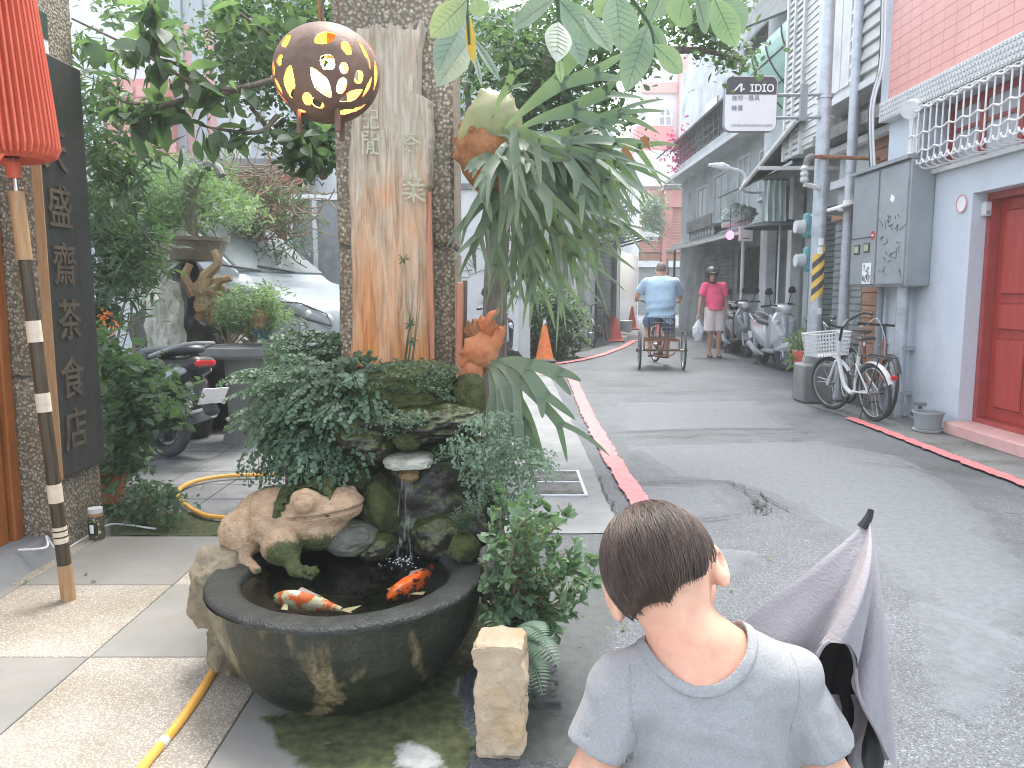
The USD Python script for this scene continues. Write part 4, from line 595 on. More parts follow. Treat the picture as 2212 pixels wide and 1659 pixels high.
# house with the projecting white upper floor
sh = thing('white_sided_house', 'house with projecting white louvred upper floor, dark open ground floor and roller shutter', 'house')
add('wall', MB(boxm((5.0, 10.72, 3.3), (9, 15.8, 9)), boxm((5.1, 10.72, 0), (9, 13.2, 3.3)), boxm((6.4, 13.2, 0), (9, 15.8, 3.3)), boxm((5.0, 15.6, 0), (9, 15.8, 3.3))), 'grey_wall', sh)
rs = add('roller_door', boxm((5.04, 11.3, 0), (5.1, 13.2, 2.6)), 'shutter_dark', sh); slats(rs, 'slat', 'shutter_dark', 5.03, 11.32, 13.18, .05, 2.55, 30, .02, .02, .2)
sb = add('siding_bay', boxm((4.13, 9.95 + .77, 3.25), (5.0, 11.95, 8)), 'siding', sh)
slats(sb, 'siding_board', 'siding', 4.12, 10.74, 11.3, 3.3, 7.4, 42, .02, .008, .12)
slats(sb, 'louvre', 'siding', 4.11, 11.36, 11.66, 3.2, 7.4, 46, .03, .022, .3); slats(sb, 'louvre', 'siding', 4.11, 11.7, 11.95, 3.2, 7.4, 46, .03, .022, .3)
add('post', MB(boxm((4.07, 11.3, 3.2), (4.14, 11.36, 7.5))), 'siding', sb); add('post', MB(boxm((4.07, 11.95, 3.2), (4.14, 12.02, 7.5))), 'siding', sb); add('post', boxm((4.07, 11.655, 3.2), (4.135, 11.7, 7.5)), 'siding', sb)
def slab4(P, th=.05):                      # a thin slab through four corners
    P = np.asarray(P, float); n = np.cross(P[1] - P[0], P[3] - P[0]); n /= np.linalg.norm(n); V = np.vstack([P - n * th / 2, P + n * th / 2])
    return V, np.array([[0, 2, 1], [0, 3, 2], [4, 5, 6], [4, 6, 7], [0, 1, 5], [0, 5, 4], [1, 2, 6], [1, 6, 5], [2, 3, 7], [2, 7, 6], [3, 0, 4], [3, 4, 7]])
aw = add('awning', slab4([(3.95, 11.1, 3.62), (4.95, 11.1, 3.95), (5.0, 14.2, 3.6), (4.05, 14.0, 3.05)], .03), 'awning_dark', sh); add('gutter', cyl((3.95, 11.1, 3.62), (4.05, 14., 3.05), .035, n=8), 'siding', aw)
add('awning_pole', boxm((3.4, 10.9, 2.92), (4.9, 10.95, 2.97)), 'siding', sh)
aw2 = add('awning', slab4([(4.1, 13.3, 3.1), (5.0, 13.3, 3.5), (5.0, 15.7, 3.5), (4.1, 15.7, 3.1)], .03), 'awning_dark', sh)
for k, (y, x, m) in enumerate([(13.25, 5.08, 'grey_wall'), (14.3, 5.15, 'old_white_wall'), (15.5, 5.1, 'grey_wall')]): add('column', bevbox((x, y, 1.65), (.2, .2, 3.3), .01), m, sh)
cv = add('canopy', slab4([(4.45, 12.4, 5.6), (5.0, 12.2, 6.4), (5.0, 15.6, 7.2), (4.3, 15.5, 6.2)], .05), 'awning_dark', sh)
ag = MB(); a = np.linspace(0, math.pi, 14); 
for y in (13.2, 14.4, 15.5): ag += tube(np.stack([4.98 - .55 * np.sin(a / 2 + .0), 0 * a + y, 4.6 + 1.0 * (1 - np.cos(a)) / 2 + .2], 1), .02, 6)
ah = add('arched_canopy', (np.array([[4.98 - .6 * math.sin(q), y, 4.6 + .95 * q / 1.57] for q in np.linspace(0, 1.57, 9) for y in (12.4, 15.5)]), gridf(9, 2)), 'green_plastic', sh); TWOSIDED.add('green_plastic')
for k in range(5): add('rib', tube(np.array([[4.975 - .6 * math.sin(q), 12.4 + .775 * k, 4.6 + .95 * q / 1.57] for q in np.linspace(0, 1.57, 9)]), .018, 6), 'dark_metal', ah)
for z in (4.9, 5.25): add('rail', cyl((4.98 - .6 * math.sin((z - 4.6) / .95 * 1.57), 12.4, z), (4.98 - .6 * math.sin((z - 4.6) / .95 * 1.57), 15.5, z), .015, n=6), 'dark_metal', ah)
rf = add('roof', slab4([(4.55, 15.9, 7.6), (5.6, 15.9, 8.4), (5.6, 22, 8.6), (4.75, 22, 7.6)], .06), 'grey_wall', sh)
# hanging things in the open ground floor
tp = thing('hanging_sheet', 'pale cloth sheet hanging under the dark awning above the scooters', 'cloth'); v = [];
n = 14
for i in range(n):
    for j in range(8): v.append(at(1652 + 46 * i / (n - 1), 388 + 90 * j / 7, 13.1 + .04 * math.sin(i * 1.7 + j * .2)))
add('sheet', (np.array(v), gridf(n, 8)), 'tarp', tp); add('rod', cyl(at(1648, 388, 13.1), at(1702, 388, 13.1), .015), 'dark_metal', tp)
um = thing('round_parasol', 'dark round parasol top under the awning behind the scooters', 'parasol', at(1685, 492, 13.6)); add('canopy', lathe([(.62, 0), (.45, .07), (.2, .13), (.001, .16)], 20), 'awning_dark', um); add('stem', cyl((0, 0, .15), (0, 0, -2.3), .02), 'grey_trim', um)
for k, (px, py, lb) in enumerate([(1752, 487, 'upper teal electric meter on the wall left of the poles'), (1752, 560, 'lower teal electric meter, with a red mark, left of the poles')]):
    c = at(px, py, 10.9); em = thing('electric_meter', lb, 'meter', c); add('case', bevbox((0, 0, 0), (.2, .16, .34), .03), 'teal', em); add('dome', xf(cyl((0, 0, 0), (0, 0, .12), .1, .085, 16), rotm(-math.pi / 2, 'y'), (-.1, 0, -.02)), 'frosted', em)
    if k: add('mark', cbox((0, -.082, .06), (.1, .004, .035)), 'red_light', em)
c = at(1577, 508, 15.2); pl = thing('pink_lamp', 'small glowing pink lamp hanging under the far awning', 'lamp', c)
MT['pink_glow'] = usdkit.material(stage, '/World/Looks/pink_glow', {'e': ('emission', dict(color=(1., .12, .4), strength=1.6))}, [], surface='e.emission')
add('bulb', blob((0, 0, 0), (.075, .075, .085), .15, 2, 3, 3), 'pink_glow', pl); add('cord', cyl((0, 0, .1), (0, 0, .5), .008, n=5), 'dark_metal', pl)
c = at(1611, 506, 15.3); bx = thing('box_sign', 'small pale box hanging on two wires under the far awning', 'box', c); add('case', bevbox((0, 0, 0), (.26, .1, .28), .01), 'siding', bx); add('wire', cyl((-.1, 0, .14), (-.1, 0, .5), .006, n=5), 'dark_metal', bx); add('wire', cyl((.1, 0, .14), (.1, 0, .5), .006, n=5), 'dark_metal', bx); add('slot', cbox((0, -.052, -.08), (.12, .004, .02)), 'dark_metal', bx)
tb = thing('tarp_bundle', 'grey green tarpaulin bundle piled on top of the far awning', 'tarp'); add('tarp', blob(at(1596, 465, 15.6), (.3, .25, .2), .5, 2.5, 4, 4), 'tarp', tb); add('tube', cyl(at(1560, 487, 15.5), at(1615, 480, 15.5), .06, n=10), 'siding', tb)
# grey two-storey house
gh = thing('grey_house', 'long grey two storey house with shaded eaves and a planter balcony, right of the woman', 'house')
GX = 5.8
add('wall', MB(boxm((GX, 15.82, 0), (10, 27, 2.7)), boxm((GX, 15.82, 2.7), (10, 27, 4.9))), 'grey_wall', gh)
ev = add('eaves', MB(boxm((GX - .55, 15.82, 4.9), (10, 27.2, 5.02))), 'grey_trim', gh); add('eaves', boxm((GX - .3, 15.82, 2.72), (GX, 27, 2.82)), 'grey_trim', gh)
add('parapet', boxm((GX - .1, 15.82, 5.02), (10, 27, 5.5)), 'grey_wall', gh)
for y0, y1, z0, z1 in [(16.2, 17.1, 3.4, 4.5), (17.7, 18.5, 3.4, 4.5), (19.3, 20.2, 3.3, 4.6), (21.2, 22.6, 3.2, 4.5), (23.4, 24.6, 3.1, 4.4)]:
    w = add('window', MB(boxm((GX - .05, y0, z0), (GX, y0 + .06, z1)), boxm((GX - .05, y1 - .06, z0), (GX, y1, z1)), boxm((GX - .05, y0 + .06, z1 - .06), (GX, y1 - .06, z1)), boxm((GX - .07, y0 - .05, z0 - .06), (GX, y1 + .05, z0))), 'grey_trim', gh); add('pane', boxm((GX - .02, y0 + .06, z0), (GX + .01, y1 - .06, z1 - .06)), 'window_grey', w); add('mullion', boxm((GX - .04, (y0 + y1) / 2 - .02, z0), (GX - .02, (y0 + y1) / 2 + .02, z1 - .06)), 'grey_trim', w)
pb = add('planter_balcony', MB(boxm((GX - .5, 21.0, 3.0), (GX, 23.9, 3.06)), boxm((GX - .5, 21.0, 3.06), (GX - .46, 23.9, 3.32))), 'concrete_dark', gh)
for k in range(9): add('bracket', lathe([(.05, 0), (.03, .06), (.055, .15), (.03, .25), (.06, .3)], 8, (GX - .4, 21.15 + k * .33, 2.7)), 'grey_trim', pb)
a1 = add('awning', slab4([(GX - .95, 16, 2.5), (GX, 16, 2.9), (GX, 24.6, 2.9), (GX - .95, 24.6, 2.5)], .04), 'awning_dark', gh); add('edge', boxm((GX - .98, 16, 2.46), (GX - .94, 24.6, 2.52)), 'siding', a1)
rs = add('roller_door', boxm((GX - .03, 20.4, 0), (GX, 23.4, 2.3)), 'shutter', gh); slats(rs, 'slat', 'shutter', GX - .035, 20.42, 23.38, .05, 2.25, 20, .02, .02, .2)
w = add('window', boxm((GX - .03, 18.2, 1.2), (GX, 20.0, 2.3)), 'window_dark', gh)
for k in range(8): add('bar', boxm((GX - .06, 18.3 + k * .22, 1.2), (GX - .04, 18.33 + k * .22, 2.3)), 'dark_metal', w)
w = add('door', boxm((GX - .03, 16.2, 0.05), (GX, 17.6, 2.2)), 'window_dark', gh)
add('post', cyl((GX - .9, 23.6, 0), (GX - .9, 23.6, 2.5), .035, n=8), 'dark_metal', gh); add('post', cyl((GX - .85, 16.8, 0), (GX - .85, 16.8, 2.5), .04, n=8), 'grey_trim', gh)
up3 = thing('rooftop_house', 'far upper storey with dark stepped awnings and balcony rails above the grey eaves', 'house')
add('wall', boxm((GX + .5, 17.5, 5.5), (10, 30, 9.2)), 'grey_wall', up3)
a2 = add('awning', slab4([(GX - .35, 20, 6.2), (GX + .5, 20, 6.9), (GX + .5, 30, 6.9), (GX - .35, 30, 6.2)], .05), 'awning_dark', up3)
a2 = add('awning', slab4([(GX - .25, 16.2, 7.1), (GX + .6, 16.2, 8.0), (GX + .6, 22, 8.0), (GX - .25, 22, 7.1)], .05), 'grey_wall', up3)
rl = add('balcony_rail', MB(*[cyl((GX - .1, 22 + .0 * k, 5.55 + .22 * k), (GX - .1, 27, 5.55 + .22 * k), .02, n=6) for k in range(3)]), 'dark_metal', up3)
for k in range(10): add('baluster', cyl((GX - .1, 22 + k * .55, 5.5), (GX - .1, 22 + k * .55, 6.2), .018, n=6), 'dark_metal', rl)
for k in range(3): w = add('window', boxm((GX + .46, 18.5 + k * 3, 6.0), (GX + .5, 20 + k * 3, 7.2)), 'window_grey', up3)
sl = thing('street_lamp', 'white street lamp on a curved arm reaching over the alley from the grey house', 'street lamp')
pts = [at(1655, 415, 15.9), at(1618, 415, 15.8), at(1604, 406, 15.8), at(1611, 384, 15.8), at(1600, 370, 15.8), at(1566, 361, 15.8)]
add('arm', tube(spline(pts, 30), .03, 8), 'white_metal', sl); add('head', MB(tube([at(1575, 363, 15.8), at(1560, 359, 15.8), at(1531, 356, 15.8)], [.05, .075, .03], 10)), 'white_metal', sl)

# ---------------------------------------------------------------- the end of the alley
def pbox(a, b, Y, d=.3, dz=0):             # a block standing at distance Y, spanned by two picture corners
    A, B = at(*a, Y), at(*b, Y); return boxm((A[0], Y, A[2]), (B[0], Y + d, B[2]))
bb = thing('brick_building', 'red brick building closing the end of the alley, with two garage doors', 'building'); BY = 44.
add('wall', MB(pbox((1340, 545), (1510, 485 + 35), BY, 6), pbox((1402, 412), (1500, 522), BY + .4, 5.6), boxm((*at(1340, 640, BY)[:2], 0), (at(1510, 640, BY)[0], BY + 6, at(0, 546, BY)[2])) if False else pbox((1340, 690), (1510, 546), BY + .3, 5)), 'brick_tile', bb)
add('column', pbox((1427, 690), (1442, 480), BY - .25, .3), 'brick_tile', bb); add('upper_column', pbox((1426, 522), (1453, 446), BY - .1, .3), 'brick_tile', bb); add('upper_block', pbox((1436, 447), (1500, 408), BY - .15, .4), 'brick_tile', bb, label='bright red tiled block under a dark coping')
add('coping', pbox((1434, 408), (1500, 399), BY - .25, .8), 'window_dark', bb); add('lintel', pbox((1350, 562), (1500, 548), BY - .1, .4), 'rust', bb)
cr = MB()
for k in range(22): 
    py = 415 + k * 6.1
    if py < 545: cr += pbox((1404 if py < 522 else 1342, py + .5), (1500, py - .5), BY - .17 if False else BY + .38 if py < 522 else BY - .02, .05)
add('pale_course', cr, 'grout', bb, kind='stuff')
for a, b in ((1362, 1425), (1444, 1492)):
    g = add('garage_door', pbox((a, 690), (b, 578), BY - .02, .2), 'shutter', bb)
    for k in range(14): add('slat', pbox((a + 1, 660 - k * 5.8 + .4), (b - 1, 660 - k * 5.8 - 4.8), BY - .07, .05), 'shutter', g)
    add('hood', pbox((a, 577), (b, 563), BY - .4, .6), 'grey_trim', bb)
add('plaque', pbox((1429, 588), (1441, 582), BY - .3, .05), 'white_paint', bb)
w = add('window', pbox((1385, 540), (1424, 428), BY + .1, .3), 'old_white_wall', bb); 
for k in range(6): add('bar', pbox((1388 + k * 6, 525), (1389 + k * 6, 450), BY - .05, .05), 'white_metal', w)
for k in range(4): add('bar', pbox((1386, 460 + k * 20), (1424, 459 + k * 20), BY - .12, .05), 'white_metal', w)
cg = thing('balcony_cage', 'white barred balcony cage with an arched top above the brick building', 'balcony'); Y = 46.
add('wall', pbox((1375, 402), (1482, 325), Y + 1.5, 3), 'old_white_wall', cg)
for k in range(19): add('bar', cyl(at(1386 + k * 5, 400, Y), at(1386 + k * 5, 345 - (8 if 6 < k < 13 else 0), Y), .035, n=5), 'white_metal', cg)
for k in range(6): add('rail', cyl(at(1384, 400 - k * 10.5, Y), at(1478, 400 - k * 10.5, Y), .035, n=5), 'white_metal', cg)
a = np.linspace(0, math.pi, 14); add('arch', tube(np.array([at(1432 - 22 * math.cos(q), 348 - 14 * math.sin(q), Y) for q in a]), .06, 6), 'white_metal', cg)
pt = thing('pale_tower_building', 'pale building with salmon corner strip, pink base and an arched window, far behind', 'building'); Y = 62.
add('wall', pbox((1385, 300), (1466, 120), Y, 8), 'pale_wall', pt); add('corner_strip', pbox((1464, 335), (1487, 118), Y - .6, 8), 'salmon_wall', pt); add('band', pbox((1385, 200), (1464, 178), Y - .3, .4), 'salmon_wall', pt); add('base', pbox((1375, 345), (1456, 272), Y - 1.5, 2), 'pink_wall', pt)
q = np.linspace(0, math.pi, 16); ar = [at(1437 + 14 * math.cos(t), 250 - 18 * math.sin(t), Y - .1) for t in q] + [at(1423, 272, Y - .1), at(1451, 272, Y - .1)]
c0 = np.mean(ar, 0); w = add('arched_window', (np.vstack([ar, [c0]]), np.array([[i, (i + 1) % 18, 18] for i in range(18)])), 'window_grey', pt); TWOSIDED.add('window_grey')
add('frame', tube(np.array(ar), .12, 6, closed=True), 'pale_wall', w); add('mullion', MB(cyl(at(1437, 272, Y - .15), at(1437, 233, Y - .15), .09, n=5), cyl(at(1424, 252, Y - .15), at(1450, 252, Y - .15), .09, n=5)), 'pale_wall', w)
for k in range(4): 
    wz = thing('overhead_wire', ['topmost overhead wire', 'second overhead wire from the top', 'third overhead wire from the top', 'lowest overhead wire'][k] + ' across the far end of the alley', 'wire', (0, 0, 0), group='overhead wires'); A, B = at(1360, 276 + 9 * k, 40), at(1500, 305 + 10 * k, 40); M_ = (A + B) / 2 - [0, 0, .35]
    add('wire', tube(spline([A, M_, B], 12), .018, 4), 'dark_metal', wz)

# ---------------------------------------------------------------- left-hand row
LA, LB = np.array([.3, 14.2]), np.array([5.0, 31.0]); LD = (LB - LA) / np.linalg.norm(LB - LA); LN = np.array([LD[1], -LD[0]])    # along, and out to the street
def fl(px, out=0.):                        # distance along the facade line seen at picture column px
    u = ray(px, 628); u = u[:2] / np.linalg.norm(u[:2]); o = LA + LN * out; M_ = np.array([LD, -u]).T; return np.linalg.solve(M_, -o)[0]
def fpt(s, out, z): return np.array([*(LA + LD * s + LN * out), z])
def fz(px, py, out=0.): 
    p = LA + LD * fl(px, out) + LN * out; r_ = ray(px, py); return H + r_[2] * p[1] / r_[1]
def fbox(px0, px1, py0, py1, o0=-.1, o1=0., z=None):   # a block on the facade between picture columns
    s0, s1 = fl(px0, o1), fl(px1, o1); z0, z1 = (fz((px0 + px1) / 2, py0, o1), fz((px0 + px1) / 2, py1, o1)) if z is None else z
    P = np.array([fpt(s, o, zz) for s in (s0, s1) for o in (o0, o1) for zz in (z0, z1)]); return P, _BF
th_ = thing('old_timber_house', 'weathered low house with dark timber front and tin awnings, left of the tricycle', 'house')
add('wall', MB(fbox(1122, 1378, 0, 0, -4, -.12, (0, 3.05)), fbox(1122, 1378, 0, 0, -4, -.5, (3.05, 6.6))), 'grey_wall', th_)
for k, (a, b, m, z) in enumerate([(1150, 1185, 'grey_wall', (.1, 2.6)), (1187, 1222, 'concrete_dark', (.1, 2.6)), (1224, 1248, 'grey_wall', (.1, 2.5)), (1250, 1262, 'siding', (.1, 2.7)), (1288, 1300, 'concrete_dark', (.1, 2.7))]): add('board', fbox(a, b, 0, 0, -.1, -.03 + .004 * k, z), m, th_)
add('post', fbox(1275, 1285, 0, 0, -.05, .12, (0, 2.8)), 'white_metal', th_, label='white painted wooden post'); add('post', fbox(1240, 1247, 0, 0, -.02, .06, (0.2, 2.4)), 'white_metal', th_); add('post', fbox(1332, 1338, 0, 0, 0, .14, (0, 3)), 'grey_box', th_)
sdr = add('roller_door', fbox(1289, 1331, 0, 0, -.12, -.01, (.1, 2.5)), 'shutter_dark', th_)
for k in range(18): add('slat', fbox(1290, 1330, 0, 0, -.01, .015, (.15 + k * .13, .15 + k * .13 + .1)), 'shutter_dark', sdr)
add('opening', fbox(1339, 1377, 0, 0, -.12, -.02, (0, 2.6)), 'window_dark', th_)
add('sign_panel', fbox(1322, 1347, 520, 478, -.02, .5), 'siding', th_)
def quadslab(c4, th=.04): return slab4(c4, th)
s0, s1 = fl(1262, .0), fl(1385, .9); zt = fz(1300, 392, 0)
for k, (o0, o1, za, zb) in enumerate([(-.4, .9, 4.55, 3.55), (-.2, 1.1, 3.5, 2.75)]):
    a_ = add('awning', slab4([fpt(s0, o0, za), fpt(s0, o1, zb), fpt(s1 - (1.2 if k == 0 else .5), o1, zb), fpt(s1 - (1.2 if k == 0 else .5), o0, za)], .04), 'awning_dark', th_)
    add('gutter', cyl(fpt(s0, o1, zb), fpt(s1 - 1, o1, zb), .05, n=6), 'siding', a_)
    for t in np.linspace(0, 1, 5): add('brace', cyl(fpt(s0 + (s1 - 1 - s0) * t, o0 + .3, zb - .25), fpt(s0 + (s1 - 1 - s0) * t, o1, zb), .03, n=6), 'white_metal', a_)
for a, b in ((1180, 1225), (1240, 1285), (1300, 1330), (1345, 1364)):
    w = add('window', fbox(a, b, 0, 0, -.5, -.46, (4.2, 5.4)), 'window_grey', th_)
    for k in range(5): add('bar', fbox(a + (b - a) * k / 4 - .8, a + (b - a) * k / 4 + .8, 0, 0, -.45, -.42, (4.1, 5.5)), 'white_metal', w)
    for z in (4.15, 4.8, 5.45): add('rail', fbox(a, b, 0, 0, -.46, -.435, (z, z + .05)), 'white_metal', w)
add('plinth', fbox(1195, 1262, 0, 0, -.1, .35, (0, .38)), 'concrete', th_)
ww = thing('white_yard_wall', 'stained white plaster wall behind the stone pillar on the right side', 'wall', (0, 13.65, 0))
add('wall', MB(boxm((-2.6, 0, 0), (.32, .25, 3.0))), 'old_white_wall', ww); add('coping', boxm((-2.7, -.06, 3.0), (.36, .3, 3.1)), 'concrete', ww); add('corner_post', boxm((.14, -.05, 0), (.3, -.002, 3)), 'siding', ww)
vn = MB()
for k in range(9):
    p = np.array([r.uniform(-1., .1), -.015, r.uniform(1.0, 2.2)]); P = [p]
    for j in range(6): p = p + [r.normal() * .15, 0, r.normal() * .13 - .05]; P.append(p)
    vn += tube(spline(P, 20), .006, 4)
add('dry_vine', vn, 'twig', ww)
# house behind the courtyard
ch = thing('courtyard_house', 'pale panelled house with grey posts behind the courtyard plants', 'house'); HY = 11.5
add('wall', boxm((-9, HY, 0), (-2.2, HY + 3, 7)), 'old_white_wall', ch)
for px in (395, 440, 488, 560, 640): 
    x = at(px, 300, HY)[0]; add('post', boxm((x - .09, HY - .08, 2.6), (x + .09, HY, 7)), 'grey_wall', ch)
x0, x1 = at(398, 300, HY)[0], at(480, 300, HY)[0]; add('panel', boxm((x0, HY - .04, 2.9), (x1, HY, 5)), 'pink_step', ch, label='faded pinkish wall panel'); 
x0, x1 = at(250, 300, HY)[0], at(390, 300, HY)[0]; bw = add('brick_wall', boxm((x0, HY - .3, 2.6), (x1, HY, 4.2)), 'salmon_wall', ch)
for j in range(8):
    for i in range(5):
        if r.random() < .8: add('brick', cbox((x0 + .13 + i * (x1 - x0) / 5 + (j % 2) * .05, HY - .305, 2.7 + j * .19), ((x1 - x0) / 5 - .04, .03, .15)), 'grout' if r.random() < .6 else 'brick_tile', bw)
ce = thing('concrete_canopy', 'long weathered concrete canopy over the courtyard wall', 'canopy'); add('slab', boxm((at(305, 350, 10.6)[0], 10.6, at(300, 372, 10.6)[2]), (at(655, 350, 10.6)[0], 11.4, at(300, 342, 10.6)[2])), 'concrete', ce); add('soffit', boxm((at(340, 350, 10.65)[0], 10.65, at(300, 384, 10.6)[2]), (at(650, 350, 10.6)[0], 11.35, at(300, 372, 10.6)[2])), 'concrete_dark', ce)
gp = thing('grey_gate', 'plain grey metal gate leaf between the vines and the stone pillar', 'gate'); Y = 10.3
A, B = at(640, 720, Y), at(760, 432, Y); add('leaf', boxm((A[0], Y, 0), (B[0], Y + .05, B[2])), 'shutter', gp); add('frame', MB(boxm((A[0] - .07, Y - .03, 0), (A[0], Y + .08, B[2])), boxm((A[0], Y - .03, B[2]), (B[0], Y + .08, B[2] + .07))), 'white_metal', gp); x = at(684, 600, Y)[0]; add('rib', boxm((x - .03, Y - .02, 0), (x + .03, Y, B[2])), 'siding', gp)
dw = thing('vine_wall', 'brown stained wall overgrown by dry vines beside the grey gate', 'wall'); A, B = at(470, 700, 10.4), at(640, 345, 10.4); add('wall', boxm((A[0], 10.4, 0), (B[0], 10.58, B[2] - .2)), 'rust', dw)
lh = thing('left_house', 'far left house wall glimpsed between the leaves', 'house'); add('wall', boxm((-9, 7.5, 0), (-7.2, 11.4, 4.2)), 'grey_wall', lh); add('window', boxm((-7.22, 8.4, 2.6), (-7.18, 10, 3.6)), 'window_grey', lh)
# ---------------------------------------------------------------- stone pillar with the wooden slab
sp = thing('stone_pillar', 'square pebble-finished stone pillar carrying a weathered wooden slab', 'pillar')
PX0, PX1, PY0, PY1 = -.712, -.236, 3.2, 3.68
for z0, z1 in ((0, .45), (.456, 1.445), (1.452, 2.44), (2.446, 3.4)): add('block', bevbox(((PX0 + PX1) / 2, (PY0 + PY1) / 2, (z0 + z1) / 2), (PX1 - PX0, PY1 - PY0, z1 - z0), .014), 'pebble_wall', sp)
add('core', boxm((PX0 + .02, PY0 + .02, 0), (PX1 - .02, PY1 - .02, 3.4)), 'concrete_dark', sp)
MT['slab_wood'] = usdkit.material(stage, '/World/Looks/slab_wood', {
    'g': ('geometry', {}), 'mp': ('mapping', dict(scale=(7, 3, .55))), 'n': ('noise_texture', dict(scale=7, detail=7, roughness=.65, distortion=.7)), 'r': ('rgb_ramp', dict(ramp=[(.3, (.2, .13, .075)), (.45, (.35, .3, .22)), (.62, (.46, .42, .345))])),
    'x': ('separate_xyz', {}), 'zr': ('map_range', dict(from_min=2.2, from_max=.85, to_min=-.24, to_max=.52)), 'mp2': ('mapping', dict(scale=(2.2, 1, .6))), 'n2': ('noise_texture', dict(scale=4.5, detail=5, distortion=.4)), 'ad': ('math', dict(math_type='add')),
    'rr': ('rgb_ramp', dict(ramp=[(.55, (0, 0, 0)), (1.0, (1, 1, 1))])), 'n3': ('rgb_ramp', dict(ramp=[(.35, (.3, .11, .03)), (.6, (.55, .25, .085))])), 'm': ('mix', dict(mix_type='mix')), 'bu': ('bump', dict(strength=.7, distance=.012)), 'p': ('principled_bsdf', dict(roughness=.75))},
    [('g.position', 'mp.vector'), ('mp.vector', 'n.vector'), ('n.fac', 'r.fac'), ('g.position', 'x.vector'), ('x.z', 'zr.value'), ('g.position', 'mp2.vector'), ('mp2.vector', 'n2.vector'), ('n2.fac', 'ad.value1'), ('zr.result', 'ad.value2'), ('ad.value', 'rr.fac'), ('rr.color', 'm.fac'), ('n.fac', 'n3.fac'), ('r.color', 'm.color1'), ('n3.color', 'm.color2'), ('m.color', 'p.base_color'), ('n.fac', 'bu.height'), ('bu.normal', 'p.normal')], surface='p.BSDF')
def wood_slab():
    nz, nx = 150, 44; pyv = np.linspace(800, 46, nz)
    lp = np.interp(pyv, [46, 120, 230, 360, 520, 650, 740, 800], [762, 758, 752, 742, 750, 752, 750, 742]) + 2 * (meshkit.noise(np.stack([pyv / 14, pyv * 0, pyv * 0], 1)) - .5)
    rp = np.interp(pyv, [46, 90, 200, 205, 270, 400, 405, 600, 800], [918, 908, 906, 930, 934, 932, 928, 934, 936]) + 3 * (meshkit.noise(np.stack([pyv / 9, pyv * 0 + 3, pyv * 0], 1)) - .5)
    Fv, u = [], np.linspace(0, 1, nx)
    for i in range(nz):
        a, b = at(lp[i], pyv[i], 3.1), at(rp[i], pyv[i], 3.1); P = a + (b - a) * u[:, None]
        q = np.stack([P[:, 0] * 16, P[:, 0] * 0, P[:, 2] * 2.2], 1); q[:, 0] += 1.2 * meshkit.noise(np.stack([P[:, 2] * 3, P[:, 2] * 0 + 5, P[:, 2] * 0], 1))
        dep = .05 * (meshkit.fbm(q * 1.0, 4, 2) - .5) + .022 * np.abs(np.sin(q[:, 0] * 2.4 + 2 * meshkit.noise(q))) * np.clip((P[:, 2] - 1.75) * 1.5, .12, 1) + .035 * ((u - .45) ** 2) * 4 * .6
        top = np.clip((pyv[i] - 46) / 18., 0, 1); dep = dep + (1 - top) * .02 * meshkit.noise(q * 3)
        P[:, 1] = 3.105 + dep; P[0, 1] = P[-1, 1] = 3.185; P[1, 1] = 3.13 + dep[1]; P[-2, 1] = 3.13 + dep[-2]; Fv.append(P)
    Fv = np.array(Fv); Fv[0, :, 1] = 3.19; Fv[-1, :, 1] = 3.19; jt = 8 * (meshkit.noise(np.stack([u * 14, u * 0, u * 0], 1)) - .6); Fv[-1, :, 2] += jt * .008; Fv[-2, :, 2] += jt * .008
    return Fv.reshape(-1, 3), gridf(nz, nx)
sl_ = add('wooden_slab', wood_slab(), 'slab_wood', sp, smooth=50)
add('loose_strip', tube([at(928, 415, 3.12), at(929, 600, 3.1), at(934, 775, 3.11)], [.008, .013, .009], 6), 'red_stick', sp, label='thin reddish strip split off along the slab')
for ch, px, py, s in [('記', 800, 255, .085), ('閒', 800, 308, .1), ('茶', 888, 305, .085), ('業', 893, 405, .12)]:
    a_ = at(px, py, 3.086); v, f = glyph(ch, s); v = v * [.85, 1, 1]; pos = np.column_stack([v[:, 0] + a_[0], 3.092 - v[:, 2] * .4, v[:, 1] + a_[2]])
    keep = meshkit.noise(pos[f].mean(1) * 90) > .42; add('faded_character', (pos, f[keep]), 'pale_green_ink', sl_)
ks = thing('leaning_stick', 'narrow reddish wooden stick standing against the right edge of the stone pillar', 'stick'); A, B = at(991, 838, 3.12), at(994, 624, 3.16)
add('stick', bevbox((A + B) / 2, (.027, .03, np.linalg.norm(B - A) + .05), .004, frame(B - A)), 'red_stick', ks); add('dark_edge', bevbox((A + B) / 2 + [.019, .006, 0], (.011, .02, np.linalg.norm(B - A) + .07), .003, frame(B - A)), 'bark', ks)

